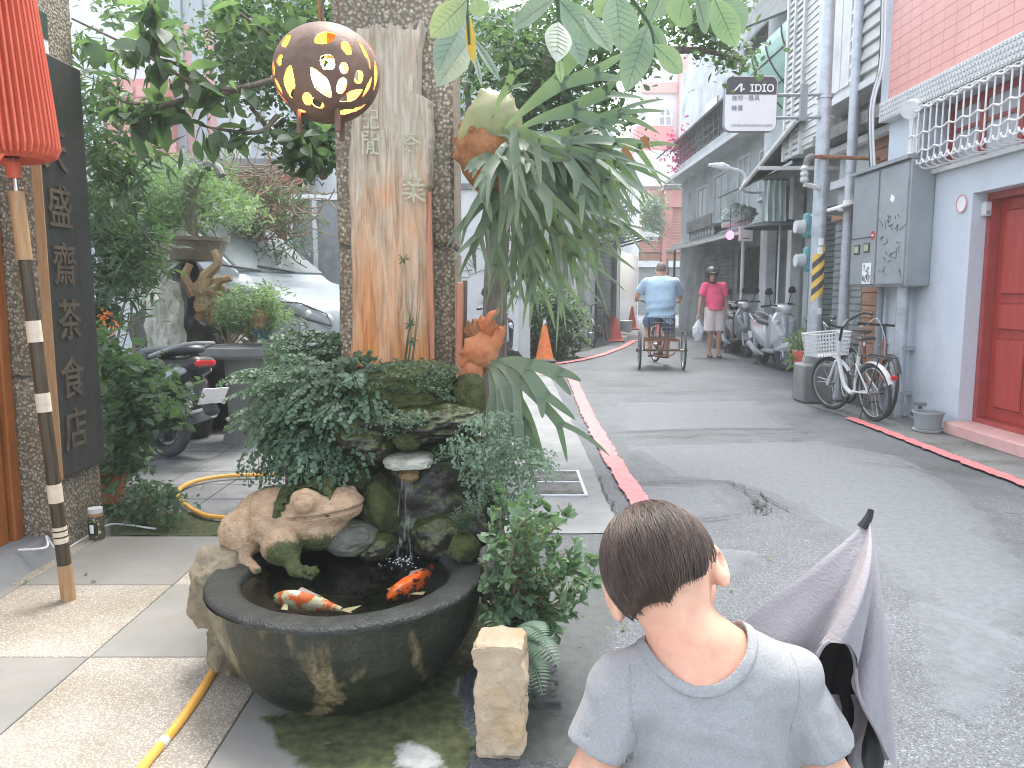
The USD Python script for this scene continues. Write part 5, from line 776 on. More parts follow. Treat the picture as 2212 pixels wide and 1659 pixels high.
# ---------------------------------------------------------------- pierced round lantern
LC = at(706, 160, 1.9); LR = .124
ln = thing('pierced_lantern', 'round rust-brown lantern with cut-out petals, lit inside, hanging before the pillar', 'lantern', LC)
Mf = manifold3d.Manifold
def man(sub, r, s=(1, 1, .9)):
    v, f = _ICO[sub]; return Mf(manifold3d.Mesh(np.asarray(v * r * np.array(s), np.float32), np.asarray(f, np.uint32)))
shell = man(5, LR) - man(5, LR - .0035)
def hole(lon, lat, w, h, rot=0., pts=None, sq=1.):
    lon, lat = math.radians(lon), math.radians(lat); d = np.array([math.sin(lon) * math.cos(lat), -math.cos(lon) * math.cos(lat), math.sin(lat)]); e = np.array([math.cos(lon), math.sin(lon), 0]); n = np.cross(d, -e) * -1; n = np.cross(e, d) * -1 if np.cross(e, d)[2] < 0 else np.cross(e, d)
    t = np.linspace(0, 2 * np.pi, 20, endpoint=False); x, y = w * np.sign(np.cos(t)) * np.abs(np.cos(t)) ** sq, h * np.sign(np.sin(t)) * np.abs(np.sin(t)) ** sq
    c, s = math.cos(rot), math.sin(rot); X, Y = x * c - y * s, x * s + y * c; P = d + X[:, None] * e + Y[:, None] * n
    return Mf.hull_points(np.vstack([P * LR * .6, P * LR * 1.35]).astype(np.float32))
HL = [(6, -24, .14, .33, .55, 1.5), (-34, -21, .14, .33, -.45, 1.4), (-17, -41, .1, .15, -.5, 1.), (-4, -47, .1, .15, .7, 1.), (-40, 25, .13, .2, .5, 1.4), (12, 24, .14, .22, -1.0, 1.2), (35, 14, .1, .13, .2, .8), (14, -3, .13, .13, .2, .7), (31, -7, .08, .1, 0, 1), (49, -13, .1, .12, 0, .8), (30, -25, .09, .15, -.2, .9), (46, -34, .11, .27, -.9, 1.5), (-43, 3, .11, .1, 0, 1), (-61, -2, .08, .13, 0, 1), (-60, -20, .08, .16, .1, 1.2), (-72, -28, .07, .22, .4, 1.4), (-52, -54, .06, .14, 1., 1.2), (52, -56, .09, .2, -1.1, 1.4), (70, -48, .06, .24, -.7, 1.5), (60, 14, .06, .3, .3, 1.4), (78, -4, .07, .3, .1, 1.5), (-66, 20, .07, .16, -.3, 1.4), (84, 30, .07, .24, .2, 1.4), (66, -20, .05, .22, -.2, 1.4)]
for k in range(10): HL += [(110 + k * 16, [-20, 18][k % 2], .1, .24, .3 * (-1) ** k, 1.4), (104 + k * 16, [38, -44][k % 2], .08, .13, 0, 1)]
for lo_, la_, w, h, ro, sq in HL: shell = shell - hole(lo_, la_, w, h, ro, None, sq)
ms = shell.to_mesh(); v = np.array(ms.vert_properties[:, :3], float); f = np.array(ms.tri_verts); rad = np.linalg.norm(v / [1, 1, .9], axis=1); inn = (rad[f] < LR - .0015).all(1)
sb_ = add('shell', (v, f[~inn]), 'iron', ln, smooth=35); add('inner_shell', (v, f[inn]), 'gilt_inside', ln, smooth=35)
a = np.arange(24) / 24 * 2 * np.pi
add('ring', tube(np.stack([.012 + .02 * np.cos(a), 0 * a, LR * .9 + .03 + .036 * np.sin(a)], 1), .0035, 6, closed=True), 'iron', ln)
add('cord', tube([(-.012, 0, LR * .88), (-.016, 0, .2), (-.02, 0, .9)], .003, 5), 'orange_wood', ln); add('hook', tube(spline([(.012, 0, LR * .9 + .062), (.004, 0, .22), (.0, 0, .3), (0, 0, .9)], 12), .003, 5), 'iron', ln)
for x, y in ((-.06, -.03), (.035, -.055), (.02, .06)): add('foot', cyl((x, y, -.085), (x, y, -.142), .007, n=8), 'iron', ln)
MT['bulb_glow'] = usdkit.material(stage, '/World/Looks/bulb_glow', {'e': ('emission', dict(color=(1., .5, .17), strength=330.))}, [], surface='e.emission')
add('bulb', MB(blob((.02, -.01, -.01), (.024, .024, .036), .0, 1, 0, 3)), 'bulb_glow', ln); add('socket', cyl((.02, -.01, .028), (.02, -.01, .11), .016, n=12), 'black_plastic', ln)

# ---------------------------------------------------------------- stone mortar pond with its lugs, water and koi
BC = np.array([-.54, 2.45]); BH, BR = .35, .44
bw = thing('stone_bowl', 'large dark mossy stone mortar used as a fish pond', 'stone bowl', (*BC, 0))
def bowl():
    pr = np.array([(.001, 0.006), (.27, .004), (.29, .02), (.325, .055), (.375, .12), (.408, .19), (.428, .26), (.438, .32), (.443, .343)]); t = np.linspace(0, len(pr) - 1, 60); i = np.arange(len(pr)); pr = np.stack([np.interp(t, i, pr[:, 0]), np.interp(t, i, pr[:, 1])], 1)
    v, f = lathe(pr, 120); n = meshkit.fbm(v * 5, 4, 3) - .5; rr_ = np.linalg.norm(v[:, :2], axis=1, keepdims=True); v[:, :2] += v[:, :2] / np.maximum(rr_, 1e-6) * (n * .028)[:, None] * np.clip(rr_ * 4, 0, 1); return v, f
add('body', bowl(), 'bowl_stone', bw, smooth=True)
def rim():
    pr = [(.442, .338), (.446, .35), (.436, .36), (.40, .361), (.37, .358), (.345, .352), (.334, .338), (.315, .26), (.27, .15), (.2, .1), (.001, .08)]
    v, f = lathe(pr, 120); n = meshkit.fbm(v * 14, 3, 8) - .5; v[:, 2] += n * .012; v[:, :2] *= (1 + .05 * (meshkit.fbm(v * 4, 3, 9) - .5))[:, None]; return v, f
add('rim', rim(), 'bowl_rim', bw, smooth=True)
lug = blob((-.45, .06, .27), (.1, .1, .135), .35, 1.5, 11, 4, .05); add('lug', lug, 'lug_stone', bw, smooth=True, label='brown weathered carved lug')
add('lug', blob((-.39, .0, .13), (.07, .12, .12), .3, 1.5, 15, 4, .05), 'lug_stone', bw, smooth=True)
add('lug', blob((.47, .12, .31), (.062, .08, .1), .3, 1.5, 12, 4, .05), 'grey_stone', bw, smooth=True, label='grey rounded lug')
MT['water'] = usdkit.material(stage, '/World/Looks/water', {'g': ('geometry', {}), 'n': ('noise_texture', dict(scale=22, detail=2.)), 'b': ('bump', dict(strength=.3, distance=.01)), 'f': ('fresnel', dict(IOR=1.33)), 't': ('transparent_bsdf', dict(color=(.8, .84, .72))), 'gl': ('glossy_bsdf', dict(color=(.95, .95, .95), roughness=.04)), 'm': ('mix_closure', {})},
    [('g.position', 'n.vector'), ('n.fac', 'b.height'), ('b.normal', 'f.normal'), ('b.normal', 'gl.normal'), ('f.fac', 'm.fac'), ('t.BSDF', 'm.closure1'), ('gl.BSDF', 'm.closure2')], surface='m.closure')
a = np.arange(64) / 64 * 2 * np.pi
wd_ = np.vstack([np.stack([.33 * np.cos(a), .33 * np.sin(a), 0 * a + .33], 1), [[0, 0, .33]]]); add('pond_water', (wd_ + [*BC, 0], np.array([[i, (i + 1) % 64, 64] for i in range(64)])), 'water', kind='structure')
def koi(name, label, head, tail, m, bend):
    head, tail = np.asarray(head, float), np.asarray(tail, float); L = np.linalg.norm(tail - head); t = th = thing(name, label, 'fish', head, math.degrees(math.atan2(*(tail - head)[[1, 0]])))
    s = np.linspace(0, 1, 26); w = L * .115 * np.interp(s, [0, .04, .15, .35, .6, .82, .95, 1], [.02, .45, .85, 1, .85, .45, .3, .25]); yb = bend * np.sin(s * 3.0) * L; n = 16; a = np.arange(n) / n * 2 * np.pi
    V = np.concatenate([np.stack([0 * a + s[i] * L, yb[i] + w[i] * np.cos(a), w[i] * 1.05 * np.sin(a)], 1) for i in range(26)]); add('body', (V, gridf(26, n, True)), m, t, smooth=True)
    for sg in (-1, 1):
        add('pectoral_fin', (np.array([[.22 * L, yb[5] + sg * w[6] * .9, -.004], [.27 * L, yb[6] + sg * w[6] * .9, -.004], [.37 * L, yb[6] + sg * (w[6] + .03), -.008], [.28 * L, yb[6] + sg * (w[6] + .034), -.008]]), np.array([[0, 1, 2], [0, 2, 3]])), 'koi_fin', t)
        add('eye', blob((.06 * L, yb[1] + sg * w[1] * 1.02, .006), (.004,) * 3, 0, 1, 0, 1), 'black_plastic', t)
    add('tail_fin', (np.array([[L * .97, yb[-1] - .004, 0], [L * .97, yb[-1] + .004, 0], [L * 1.2, yb[-1] + .03, .012], [L * 1.12, yb[-1], 0], [L * 1.22, yb[-1] - .028, .01]]), np.array([[0, 1, 3], [1, 2, 3], [0, 3, 4]])), 'koi_fin', t)
    i0, i1 = 8, 17; add('dorsal_fin', (np.array([[s[i0] * L, yb[i0], w[i0]], [s[i0 + 2] * L, yb[i0 + 2], w[i0] + .016], [s[i1] * L, yb[i1], w[i1] + .006], [s[i1] * L, yb[i1], w[i1]]]), np.array([[0, 1, 2], [0, 2, 3]])), 'koi_fin', t)
koi('koi', 'orange and white koi swimming along the front of the stone bowl', G(590, 1290, .303), G(738, 1318, .303), 'koi_white', .05)
koi('koi', 'orange koi with black bands swimming at the right of the stone bowl', G(838, 1294, .301), G(932, 1224, .301), 'koi_orange', -.06)
# ---------------------------------------------------------------- toad statue
FC = np.array([-.765, 2.66, .352]); Fsc = 1.08
def toad(p):
    h1 = rotm(-.22, 'y')
    d = sd_ell(p, (-.075, .0, .105), (.135, .12, .108), h1)
    d = smin(d, sd_ell(p, (.085, -.0, .158), (.125, .1, .068), rotm(-.1, 'y')), .05)
    d = smin(d, sd_ell(p, (.165, 0, .162), (.06, .068, .046)), .03)
    d = smin(d, sd_ell(p, (.07, 0, .085), (.1, .095, .075)), .03)
    for s in (-1, 1):
        d = smin(d, sd_ell(p, (-.15, s * .085, .075), (.075, .06, .08), rotm(.3 * s, 'z')), .014)           # thigh
        d = smin(d, sd_ell(p, (.0, s * .115, .055), (.068, .05, .058), rotm(-.5, 'y')), .016)               # upper arm
        d = smin(d, sd_cap(p, (.03, s * .13, .03), (.065, s * .16, .0), .03, .022), .02)
        for k in (-1, 0, 1): d = smin(d, sd_cap(p, (.06, s * .16, -.004), (.125, s * (.165 + .022 * k), -.012), .016, .009), .01)
        d = smin(d, sd_cap(p, (-.14, s * .12, .01), (-.06, s * .16, -.01), .03, .014), .02)
        d = smin(d, sd_ell(p, (.07, s * .08, .195), (.05, .03, .036)), .01)                              # eye socket
        d = smin(d, sd_ell(p, (.074, s * .106, .186), (.031, .02, .026)), .001)
        d = smin(d, sd_ell(p, (.182, s * .032, .2), (.014, .014, .018)), .006)                                 # nostril
        d = smin(d, sd_ell(p, (.13, s * .062, .192), (.022, .018, .02)), .006)
    ring = np.abs(np.sqrt(((p[:, 0] - .074) / .037) ** 2 + ((p[:, 2] - .188) / .031) ** 2) - 1); d = d + .005 * np.exp(-(ring / .1) ** 2) * np.clip((np.abs(p[:, 1]) - .07) * 60, 0, 1)
    zm = .135 + .12 * np.clip(p[:, 0] - .02, 0, .2) + .05 * np.clip(p[:, 0] - .12, 0, 1); hd = np.clip((p[:, 0] - .005) * 40, 0, 1)
    d = d + hd * (.0105 * np.exp(-((p[:, 2] - zm) / .0036) ** 2) - .004 * np.exp(-((p[:, 2] - zm - .012) / .007) ** 2))
    d = d + .009 * np.exp(-((p[:, 0] + .1 + .3 * (p[:, 2] - .1)) / .007) ** 2) * (p[:, 2] > .03)
    return d - .006 * (meshkit.fbm(p * 55, 2, 3) - .5) - .0045 * np.clip(meshkit.noise(p * 95, 5) - .62, 0, 1) * 2
V_, F_ = isosurf(toad, (-.26, -.22, -.03), (.26, .22, .27), .0046)
RZ = -8
td = thing('toad_statue', 'pinkish brown stone toad statue with moss on its head, sitting on the bowl rim', 'statue', FC, RZ)
UsdGeom.Xformable(td).AddScaleOp().Set(Gf.Vec3f(Fsc, Fsc, Fsc)); tb_ = add('body', (V_, F_), 'toad_stone', td, smooth=True)
def mossy(name, parent, V, F, pred, seed, off=.006, m='moss'):             # a pad of moss over part of a surface
    n = np.zeros_like(V); fn = np.cross(V[F[:, 1]] - V[F[:, 0]], V[F[:, 2]] - V[F[:, 0]]); 
    for k in range(3): np.add.at(n, F[:, k], fn)
    n /= np.maximum(np.linalg.norm(n, axis=1, keepdims=True), 1e-12); k = pred(V, n) + .9 * (meshkit.fbm(V * 26, 3, seed) - .5); keep = (k[F] > 0).all(1)
    ids, inv = np.unique(F[keep], return_inverse=True); vv = V[ids] + n[ids] * (off * (.2 + 1.6 * np.clip(k[ids], 0, 1) * meshkit.fbm(V[ids] * 60, 2, 4)))[:, None]; return add(name, (vv, inv.reshape(-1, 3)), m, parent, smooth=True)
def vnorm(V, F):
    n = np.zeros_like(V); fn = np.cross(V[F[:, 1]] - V[F[:, 0]], V[F[:, 2]] - V[F[:, 0]])
    for k in range(3): np.add.at(n, F[:, k], fn)
    return n / np.maximum(np.linalg.norm(n, axis=1, keepdims=True), 1e-12)
n_ = vnorm(V_, F_); eye_ = np.exp(-(((V_[:, 0] - .074) / .05) ** 2 + ((np.abs(V_[:, 1]) - .11) / .05) ** 2))
head_ = np.minimum(1.5 * (n_[:, 2] - .35), 9 * (V_[:, 0] + .01)) + np.where((np.abs(V_[:, 0]) < .03) & (V_[:, 2] > .14), .6, 0) - np.where(V_[:, 0] > .15, 1, 0) - 3 * eye_
low_ = 9 * (.1 - V_[:, 2]) * np.clip(V_[:, 0] * 10 + .7, 0, 1)
primvar(tb_, 'moss', np.clip(np.maximum(np.clip(head_, -1, 1), low_) + .35, 0, 1))
mossy('moss', td, V_, F_, lambda V, n: head_ - .22, 5, .03)
# ---------------------------------------------------------------- fountain rocks
ROCKS = [  # label, name, px, py, y, half px x, half px z, half depth m, material, box
 ('big rounded boulder covered in moss, topmost stone before the wooden slab', 'mossy_boulder', 876, 834, 2.9, 108, 47, .17, 'moss', .22),
 ('wide dark wet rock ledge directly under the mossy boulder', 'wet_rock', 905, 905, 2.88, 135, 44, .2, 'wet_rock', .25),
 ('dark wet rock at the left below the mossy boulder', 'wet_rock', 800, 940, 2.86, 75, 60, .2, 'wet_rock', .1),
 ('mossy upright rock at the right end of the fountain top', 'mossy_rock', 1010, 880, 2.95, 40, 70, .1, 'moss', .1),
 ('dark wet rock face behind the waterfall', 'wet_rock', 930, 1060, 2.9, 130, 130, .16, 'wet_rock', .2),
 ('dark rock under the fern, behind the toad statue', 'wet_rock', 720, 1010, 2.92, 110, 90, .16, 'wet_rock', .1),
 ('mossy round rock between the toad statue and the stone spout', 'mossy_rock', 765, 1026, 2.78, 45, 36, .08, 'moss', 0),
 ('tall mossy rock left of the waterfall', 'mossy_rock', 823, 1095, 2.76, 46, 72, .08, 'moss', .1),
 ('carved grey-green rock lying in front of the toad statue at the water', 'carved_rock', 752, 1160, 2.66, 62, 40, .08, 'grey_stone', 0),
 ('dark mossy rock at the water right of the carved rock', 'mossy_rock', 812, 1180, 2.68, 44, 34, .07, 'wet_rock', 0),
 ('small orange-brown stone under the spout slab', 'pebble', 884, 1026, 2.72, 22, 16, .04, 'brown_rock', 0),
 ('small moss ball rock carrying a fern, above the spout slab', 'mossy_rock', 880, 945, 2.74, 34, 28, .07, 'moss', 0),
 ('mossy cushion on the right rim of the stone bowl', 'moss_cushion', 1004, 1184, 2.55, 36, 32, .06, 'moss', 0),
 ('dark rock at the right of the waterfall by the water', 'wet_rock', 950, 1165, 2.72, 60, 55, .1, 'wet_rock', .1),
 ('dark rock at the right edge of the fountain behind the shrub', 'wet_rock', 1035, 1080, 2.9, 60, 110, .12, 'wet_rock', .1),
 ('dark rock foot between the stone bowl and the pillar', 'wet_rock', 860, 1130, 3.02, 230, 180, .13, 'wet_rock', .3)]
ROCKM = {}
for k, (lb, nm, px, py, Y, hx, hz, dy, m, bx) in enumerate(ROCKS):
    c = at(px, py, Y); sc_ = Y / F * 1.02; V, Fm = blob((0, 0, 0), (hx * sc_, dy, hz * sc_), .3 if bx else .22, 1.5, 20 + k, 5 if hx > 60 else 4, .05, 0, None, bx)
    if m == 'moss': V = V * (1 + .05 * (meshkit.fbm(V * 60, 3, k) - .5))[:, None]
    t = thing(nm, lb, 'rock', c); so = add('stone', (V, Fm), {'moss': 'moss', 'wet_rock': 'mossy_stone', 'grey_stone': 'mossy_grey', 'brown_rock': 'brown_rock'}[m], t, smooth=True); ROCKM[k] = (V, Fm, c, t)
    if m in ('wet_rock', 'grey_stone'): primvar(so, 'moss', np.clip((.55 if m == 'wet_rock' else .1) * vnorm(V, Fm)[:, 2] + .3 + .5 * (meshkit.fbm(V * 9 + k, 3, k) - .5), 0, 1))
st = thing('stone_spout', 'pale flat stone slab jutting out as the fountain spout', 'stone'); A, B = at(825, 1008, 2.66), at(938, 978, 2.8)
V, Fm = blob(((A[0] + B[0]) / 2, 2.72, (A[2] + B[2]) / 2 + .0), ((B[0] - A[0]) / 2, .09, .021), .12, 1.5, 61, 4, .04, .12, None, .55); add('slab', (V, Fm), 'scholar_rock', st, smooth=35)
MT['falling_water'] = usdkit.material(stage, '/World/Looks/falling_water', {'g': ('geometry', {}), 'mp': ('mapping', dict(scale=(9, 3, 1.2))), 'n': ('noise_texture', dict(scale=12, detail=4.)), 'r': ('rgb_ramp', dict(ramp=[(.5, (0, 0, 0)), (.8, (.3, .3, .3))])), 't': ('transparent_bsdf', {}), 'd': ('principled_bsdf', dict(base_color=(.5, .56, .52), roughness=.2)), 'm': ('mix_closure', {})},
    [('g.position', 'mp.vector'), ('mp.vector', 'n.vector'), ('n.fac', 'r.fac'), ('r.color', 'm.fac'), ('t.BSDF', 'm.closure1'), ('d.BSDF', 'm.closure2')], surface='m.closure'); TWOSIDED.add('falling_water')
v = []
for i in range(24):
    for j in range(9): 
        px = 878 - 6 * i / 23 + (j - 4) * (3.2 + 2.6 * i / 23); py = 1030 + 178 * i / 23; p = at(px, py, 2.685 - .04 * math.sin(i / 23 * 1.6)); p[1] += .012 * math.cos(j * 1.3); v.append(p)
wf = add('waterfall', (np.array(v), gridf(24, 9)), 'falling_water', label='thin trickle of water falling from the stone spout into the bowl', cat='water')
bub = MB()
for k in range(60): q = G(868 + r.normal() * 20, 1212 + r.normal() * 6, .332); bub += xf(_ICO[1], rotm(0, 'x') * [[1], [1], [.4]], q, r.uniform(.001, .0035))
add('splash_foam', bub, 'plastic_bag', kind='stuff', label='white specks of foam where the trickle meets the pond', cat='foam')
# ---------------------------------------------------------------- standing stone and hose
ss = thing('standing_stone', 'rough tan sandstone block standing on end right of the bowl', 'stone')
def hewn():
    m = trimesh.creation.box((.135, .12, .33)); m = m.subdivide_to_size(.014); v, f = np.array(m.vertices), np.array(m.faces); n = v / [.0675, .06, .165]; ins = np.clip((np.abs(n) ** 14).sum(1) - 1, 0, 2)
    v = v * (1 - .05 * ins)[:, None] + (meshkit.fbm(np.abs(v) * 0 + v * 22, 4, 5)[:, None] - .5) * .032 * np.sign(n) * (np.abs(n) > .97) ; v[:, 0] += .008 * v[:, 2] * 3 - .012 * (v[:, 2] > .1); return v, f
p0 = G(1085, 1640); add('stone', xf(hewn(), rotm(-.1, 'z'), (p0[0], p0[1] + .05, .166)), 'sandstone', ss, smooth=28)
hs = thing('garden_hose', 'yellow-orange garden hose looping from the courtyard past the stone bowl', 'hose')
HP = [G(*p, .016) for p in [(240, 1760), (310, 1655), (380, 1570), (430, 1500), (475, 1425), (520, 1340), (540, 1240), (540, 1150), (505, 1122), (440, 1112), (395, 1085), (385, 1060), (420, 1040), (490, 1028), (580, 1026), (660, 1030), (700, 1034)]]
add('tube', tube(spline(HP, 140), .0135, 12), 'hose', hs); 
add('joint', cyl(HP[2] * .5 + HP[1] * .5, HP[2] * .65 + HP[1] * .35, .0155, n=12), 'siding', hs)
wh_ = thing('curled_cable', 'dark curled cable end poking out beneath the fern', 'cable'); add('cable', tube(spline([at(640, 958, 2.75), at(600, 955, 2.73), at(582, 975, 2.72), at(588, 998, 2.72), at(604, 1000, 2.73)], 20), .0045, 6), 'black_plastic', wh_)
# ---------------------------------------------------------------- shop front at the left
lp = thing('shop_pillar', 'pebble-finished corner pillar of the tea shop at the left edge', 'pillar')
QX, QY0, QY1 = -2.205, 3.63, 4.06
for z0, z1 in ((0, .86), (.868, 1.86), (1.868, 2.86), (2.868, 4.2)): add('block', bevbox((-2.42, (QY0 + QY1) / 2, (z0 + z1) / 2), (.43, QY1 - QY0, z1 - z0), .01), 'pebble_wall', lp)
add('core', boxm((-2.62, QY0 + .02, 0), (QX - .02, QY1 - .02, 4.2)), 'concrete_dark', lp)
od = thing('orange_door', 'orange-brown varnished wooden door frame of the shop at the left edge', 'door'); add('jamb', bevbox((-2.40, 3.585, 1.4), (.1, .07, 2.72), .006), 'orange_wood', od); add('leaf', bevbox((-2.44, 2.7, 1.4), (.05, 1.68, 2.72), .006), 'orange_wood', od); add('rail', bevbox((-2.4, 3.5, 1.4), (.06, .07, 2.7), .006), 'orange_wood', od)
for z in (.5, 1.4, 2.2): add('panel', bevbox((-2.412, 3.0, z), (.02, .7, .55), .008), 'orange_wood', od)
sb2 = thing('sign_board', 'tall black signboard with carved dull gold characters on the shop pillar', 'sign', (QX, 0, 0))
zb, zt = atX(160, 1018, QX)[2], atX(140, 142, QX)[2]
add('board', bevbox((.02, 3.845, (zb + zt) / 2), (.036, .4, zt - zb), .006), 'black_board', sb2); add('edge', MB(boxm((.0, 3.638, zb), (.045, 3.645, zt))), 'bamboo_tan', sb2)
for ch, py in [('天', 325), ('盛', 445), ('齋', 570), ('茶', 690), ('食', 815), ('店', 925)]:
    c = atX({325: 118, 445: 128, 570: 139, 690: 150, 815: 156, 925: 163}[py], py, QX + .04); v, f = glyph(ch, .215); v = v * [.95, 1.0, 1.8]
    add('character', (np.column_stack([v[:, 2] + .0385, v[:, 0] + c[1], v[:, 1] + c[2]]), f), 'old_gold', sb2)
pq = thing('door_plate', 'small green and white plate high on the shop pillar', 'sign', atX(88, 108, QX + .006)); add('plate', bevbox((0, 0, 0), (.008, .12, .36), .003), 'white_metal', pq); add('plate_top', boxm((.0045, -.058, .06), (.007, .058, .178)), 'leaf_dark', pq)
# red half-folded umbrella on its bamboo pole
ubm = thing('red_umbrella', 'pleated red paper umbrella, nearly closed, upside on a bound bamboo pole', 'umbrella')
PB, PT = at(148, 1288, 3.06), at(31, 385, 3.06); PB[2] = .012; ax = (PT - PB) / np.linalg.norm(PT - PB); LP = np.linalg.norm(PT - PB)
pt_ = lambda t: PB + ax * LP * t
add('pole', tube([pt_(t) for t in (0, .2, .4, .6, .8, .97)], [.027, .0265, .026, .025, .024, .023], 16), 'bamboo_dark', ubm); add('tip', cyl(pt_(-.004), pt_(.085), .0285, .0275, 16), 'bamboo_tan', ubm, label='light brown bare bamboo tip')
for a_, b_ in ((.14, .153), (.157, .168), (.172, .18)): add('binding', cyl(pt_(a_), pt_(b_), .0275, n=16), 'binding', ubm)
for a_, b_, m in ((.24, .285, 'binding'), (.46, .505, 'binding'), (.625, .675, 'binding'), (.815, .97, 'bamboo_tan')): add('binding', cyl(pt_(a_), pt_(b_), .0275, n=18), m, ubm)
add('rod', cyl(pt_(.965), pt_(1.08), .009, n=10), 'chrome', ubm); add('collar', cyl(pt_(1.0), pt_(1.035), .022, .03, 14), 'red_paper', ubm, label='small red collar under the pleats')
fr = frame(ax); n = 44; V = []
zz = np.array([.0, .006, .02, .05, .15, .3, .5, .8, 1.1]); ra = np.array([.03, .115, .15, .166, .164, .158, .15, .136, .12])
for k, (z, q) in enumerate(zip(zz, ra)):
    a = np.arange(2 * n) / (2 * n) * 2 * np.pi; rr_ = q * np.where(np.arange(2 * n) % 2, .86 if k > 1 else .9, 1.); V.append(pt_(1.035) + (rr_[:, None] * (np.cos(a)[:, None] * fr[:, 0] + np.sin(a)[:, None] * fr[:, 1]) + (z + .02 * (k == 0)) * ax))
add('canopy', (np.concatenate(V), gridf(len(zz), 2 * n, True)), 'red_paper', ubm)
for k in range(n):
    a = k / n * 2 * np.pi; d = math.cos(a) * fr[:, 0] + math.sin(a) * fr[:, 1]; add('rib', tube([pt_(1.035) + d * ra[i] * 1.004 + zz[i] * ax for i in (2, 3, 4, 6, 8)], .0042, 5), 'red_paper', ubm)
add('flap', (np.array([pt_(1.04) + fr[:, 0] * .15 + fr[:, 1] * 0, pt_(1.0) + fr[:, 0] * .2, pt_(.985) + fr[:, 0] * .19 + .02 * fr[:, 1], pt_(1.04) + fr[:, 0] * .13 + .06 * fr[:, 1]]), np.array([[0, 1, 2], [0, 2, 3]])), 'red_paper', ubm)
jr = thing('spice_jar', 'small dark glass jar with a printed label and grey lid by the shop pillar', 'jar', G(210, 1166))
add('glass', lathe([(.001, 0), (.036, 0), (.038, .01), (.038, .115), (.03, .13)], 22), 'jar_glass', jr, smooth=40); add('lid', lathe([(.033, .142), (.035, .142), (.035, .168), (.001, .17)], 22), 'siding', jr, smooth=30); add('neck_band', lathe([(.031, .128), (.036, .128), (.036, .145), (.031, .145)], 22), 'bamboo_tan', jr)
add('label', MB(wrap(.03, .1, -2.4, -.9, .0385, 0)), 'leaf_dark', jr); add('label_print', MB(wrap(.045, .09, -1.95, -1.4, .039, 0)), 'white_paint', jr)
cbw = [G(40, 1188, .1), G(100, 1182, .1), (QX - .03, 3.6, .1), (QX + .012, 3.62, .02), (QX + .015, 3.8, .012), (QX + .016, 4.05, .012), (QX + .1, 4.07, .012), (-1.9, 4.0, .01)]
cwt = thing('white_cable', 'thin white cable running along the foot of the shop pillar', 'cable'); add('wire', tube(spline(cbw, 60), .005, 6), 'white_metal', cwt)
# ---------------------------------------------------------------- plants: tools
def inpoly(P, q):
    from shapely.geometry import Polygon, Point
    from shapely import contains_xy
    return contains_xy(Polygon(P), q[:, 0], q[:, 1])
def pxsample(P, n, r):                     # n picture points inside a picture polygon
    P = np.asarray(P, float); lo, hi = P.min(0), P.max(0); out = []
    while sum(map(len, out)) < n:
        q = r.uniform(lo, hi, size=(n * 3, 2)); out.append(q[inpoly(P, q)])
    return np.concatenate(out)[:n]
def clumps(P, n, Y, per, spread, r, flat=.8):
    q = pxsample(P, n, r); C = np.array([at(x, y, r.uniform(*Y)) for x, y in q]); pos = np.repeat(C, per, 0) + r.normal(size=(n * per, 3)) * np.array([1, 1, flat]) * spread * np.repeat(r.uniform(.6, 1.3, n), per)[:, None]
    return C, pos
def foliage(pos, leaf, size, r, droop=.2, jit=.35):
    n = len(pos); d = rdirs(r, n); d[:, 2] = d[:, 2] * .6 - droop; u = rdirs(r, n, 1.6); return scatter(leaf, pos, d, u, size * (1 + jit * r.normal(size=n)).clip(.5, 1.7))
def leaves_as_parts(parent, pos, leaf, size, r, m, n_parts=300, droop=.2, dirs=None, name='leaf', stuff='small_leaves'):
    n = len(pos); d = rdirs(r, n) if dirs is None else dirs; d = d - [0, 0, droop]; u = rdirs(r, n, 1.6); sc_ = size * (1 + .3 * r.normal(size=n)).clip(.6, 1.6)
    o = np.argsort(np.linalg.norm(pos - [0, 0, H], axis=1) / sc_); a, b = o[:n_parts], o[n_parts:]
    for i in a: add(name, scatter(leaf, pos[i:i + 1], d[i:i + 1], u[i:i + 1], sc_[i:i + 1]), m if isinstance(m, str) else m[int(r.integers(len(m)))], parent, smooth=True)
    if len(b): add(stuff, scatter(leaf, pos[b], d[b], u[b], sc_[b]), m if isinstance(m, str) else m[0], parent, kind='stuff')
def limb(parent, P, r0, r1, m='bark', name='branch', n=20):
    q = spline(P, n); return add(name, tube(q, np.linspace(r0, r1, n), 7), m, parent)
LEAFB = leafm(1, .52, 4, .1, .3, wide=.5); LEAFN = leafm(1, .2, 3, .1, .3, wide=.4); LEAFO = leafm(1, .55, 3, .12, .12, wide=.58)
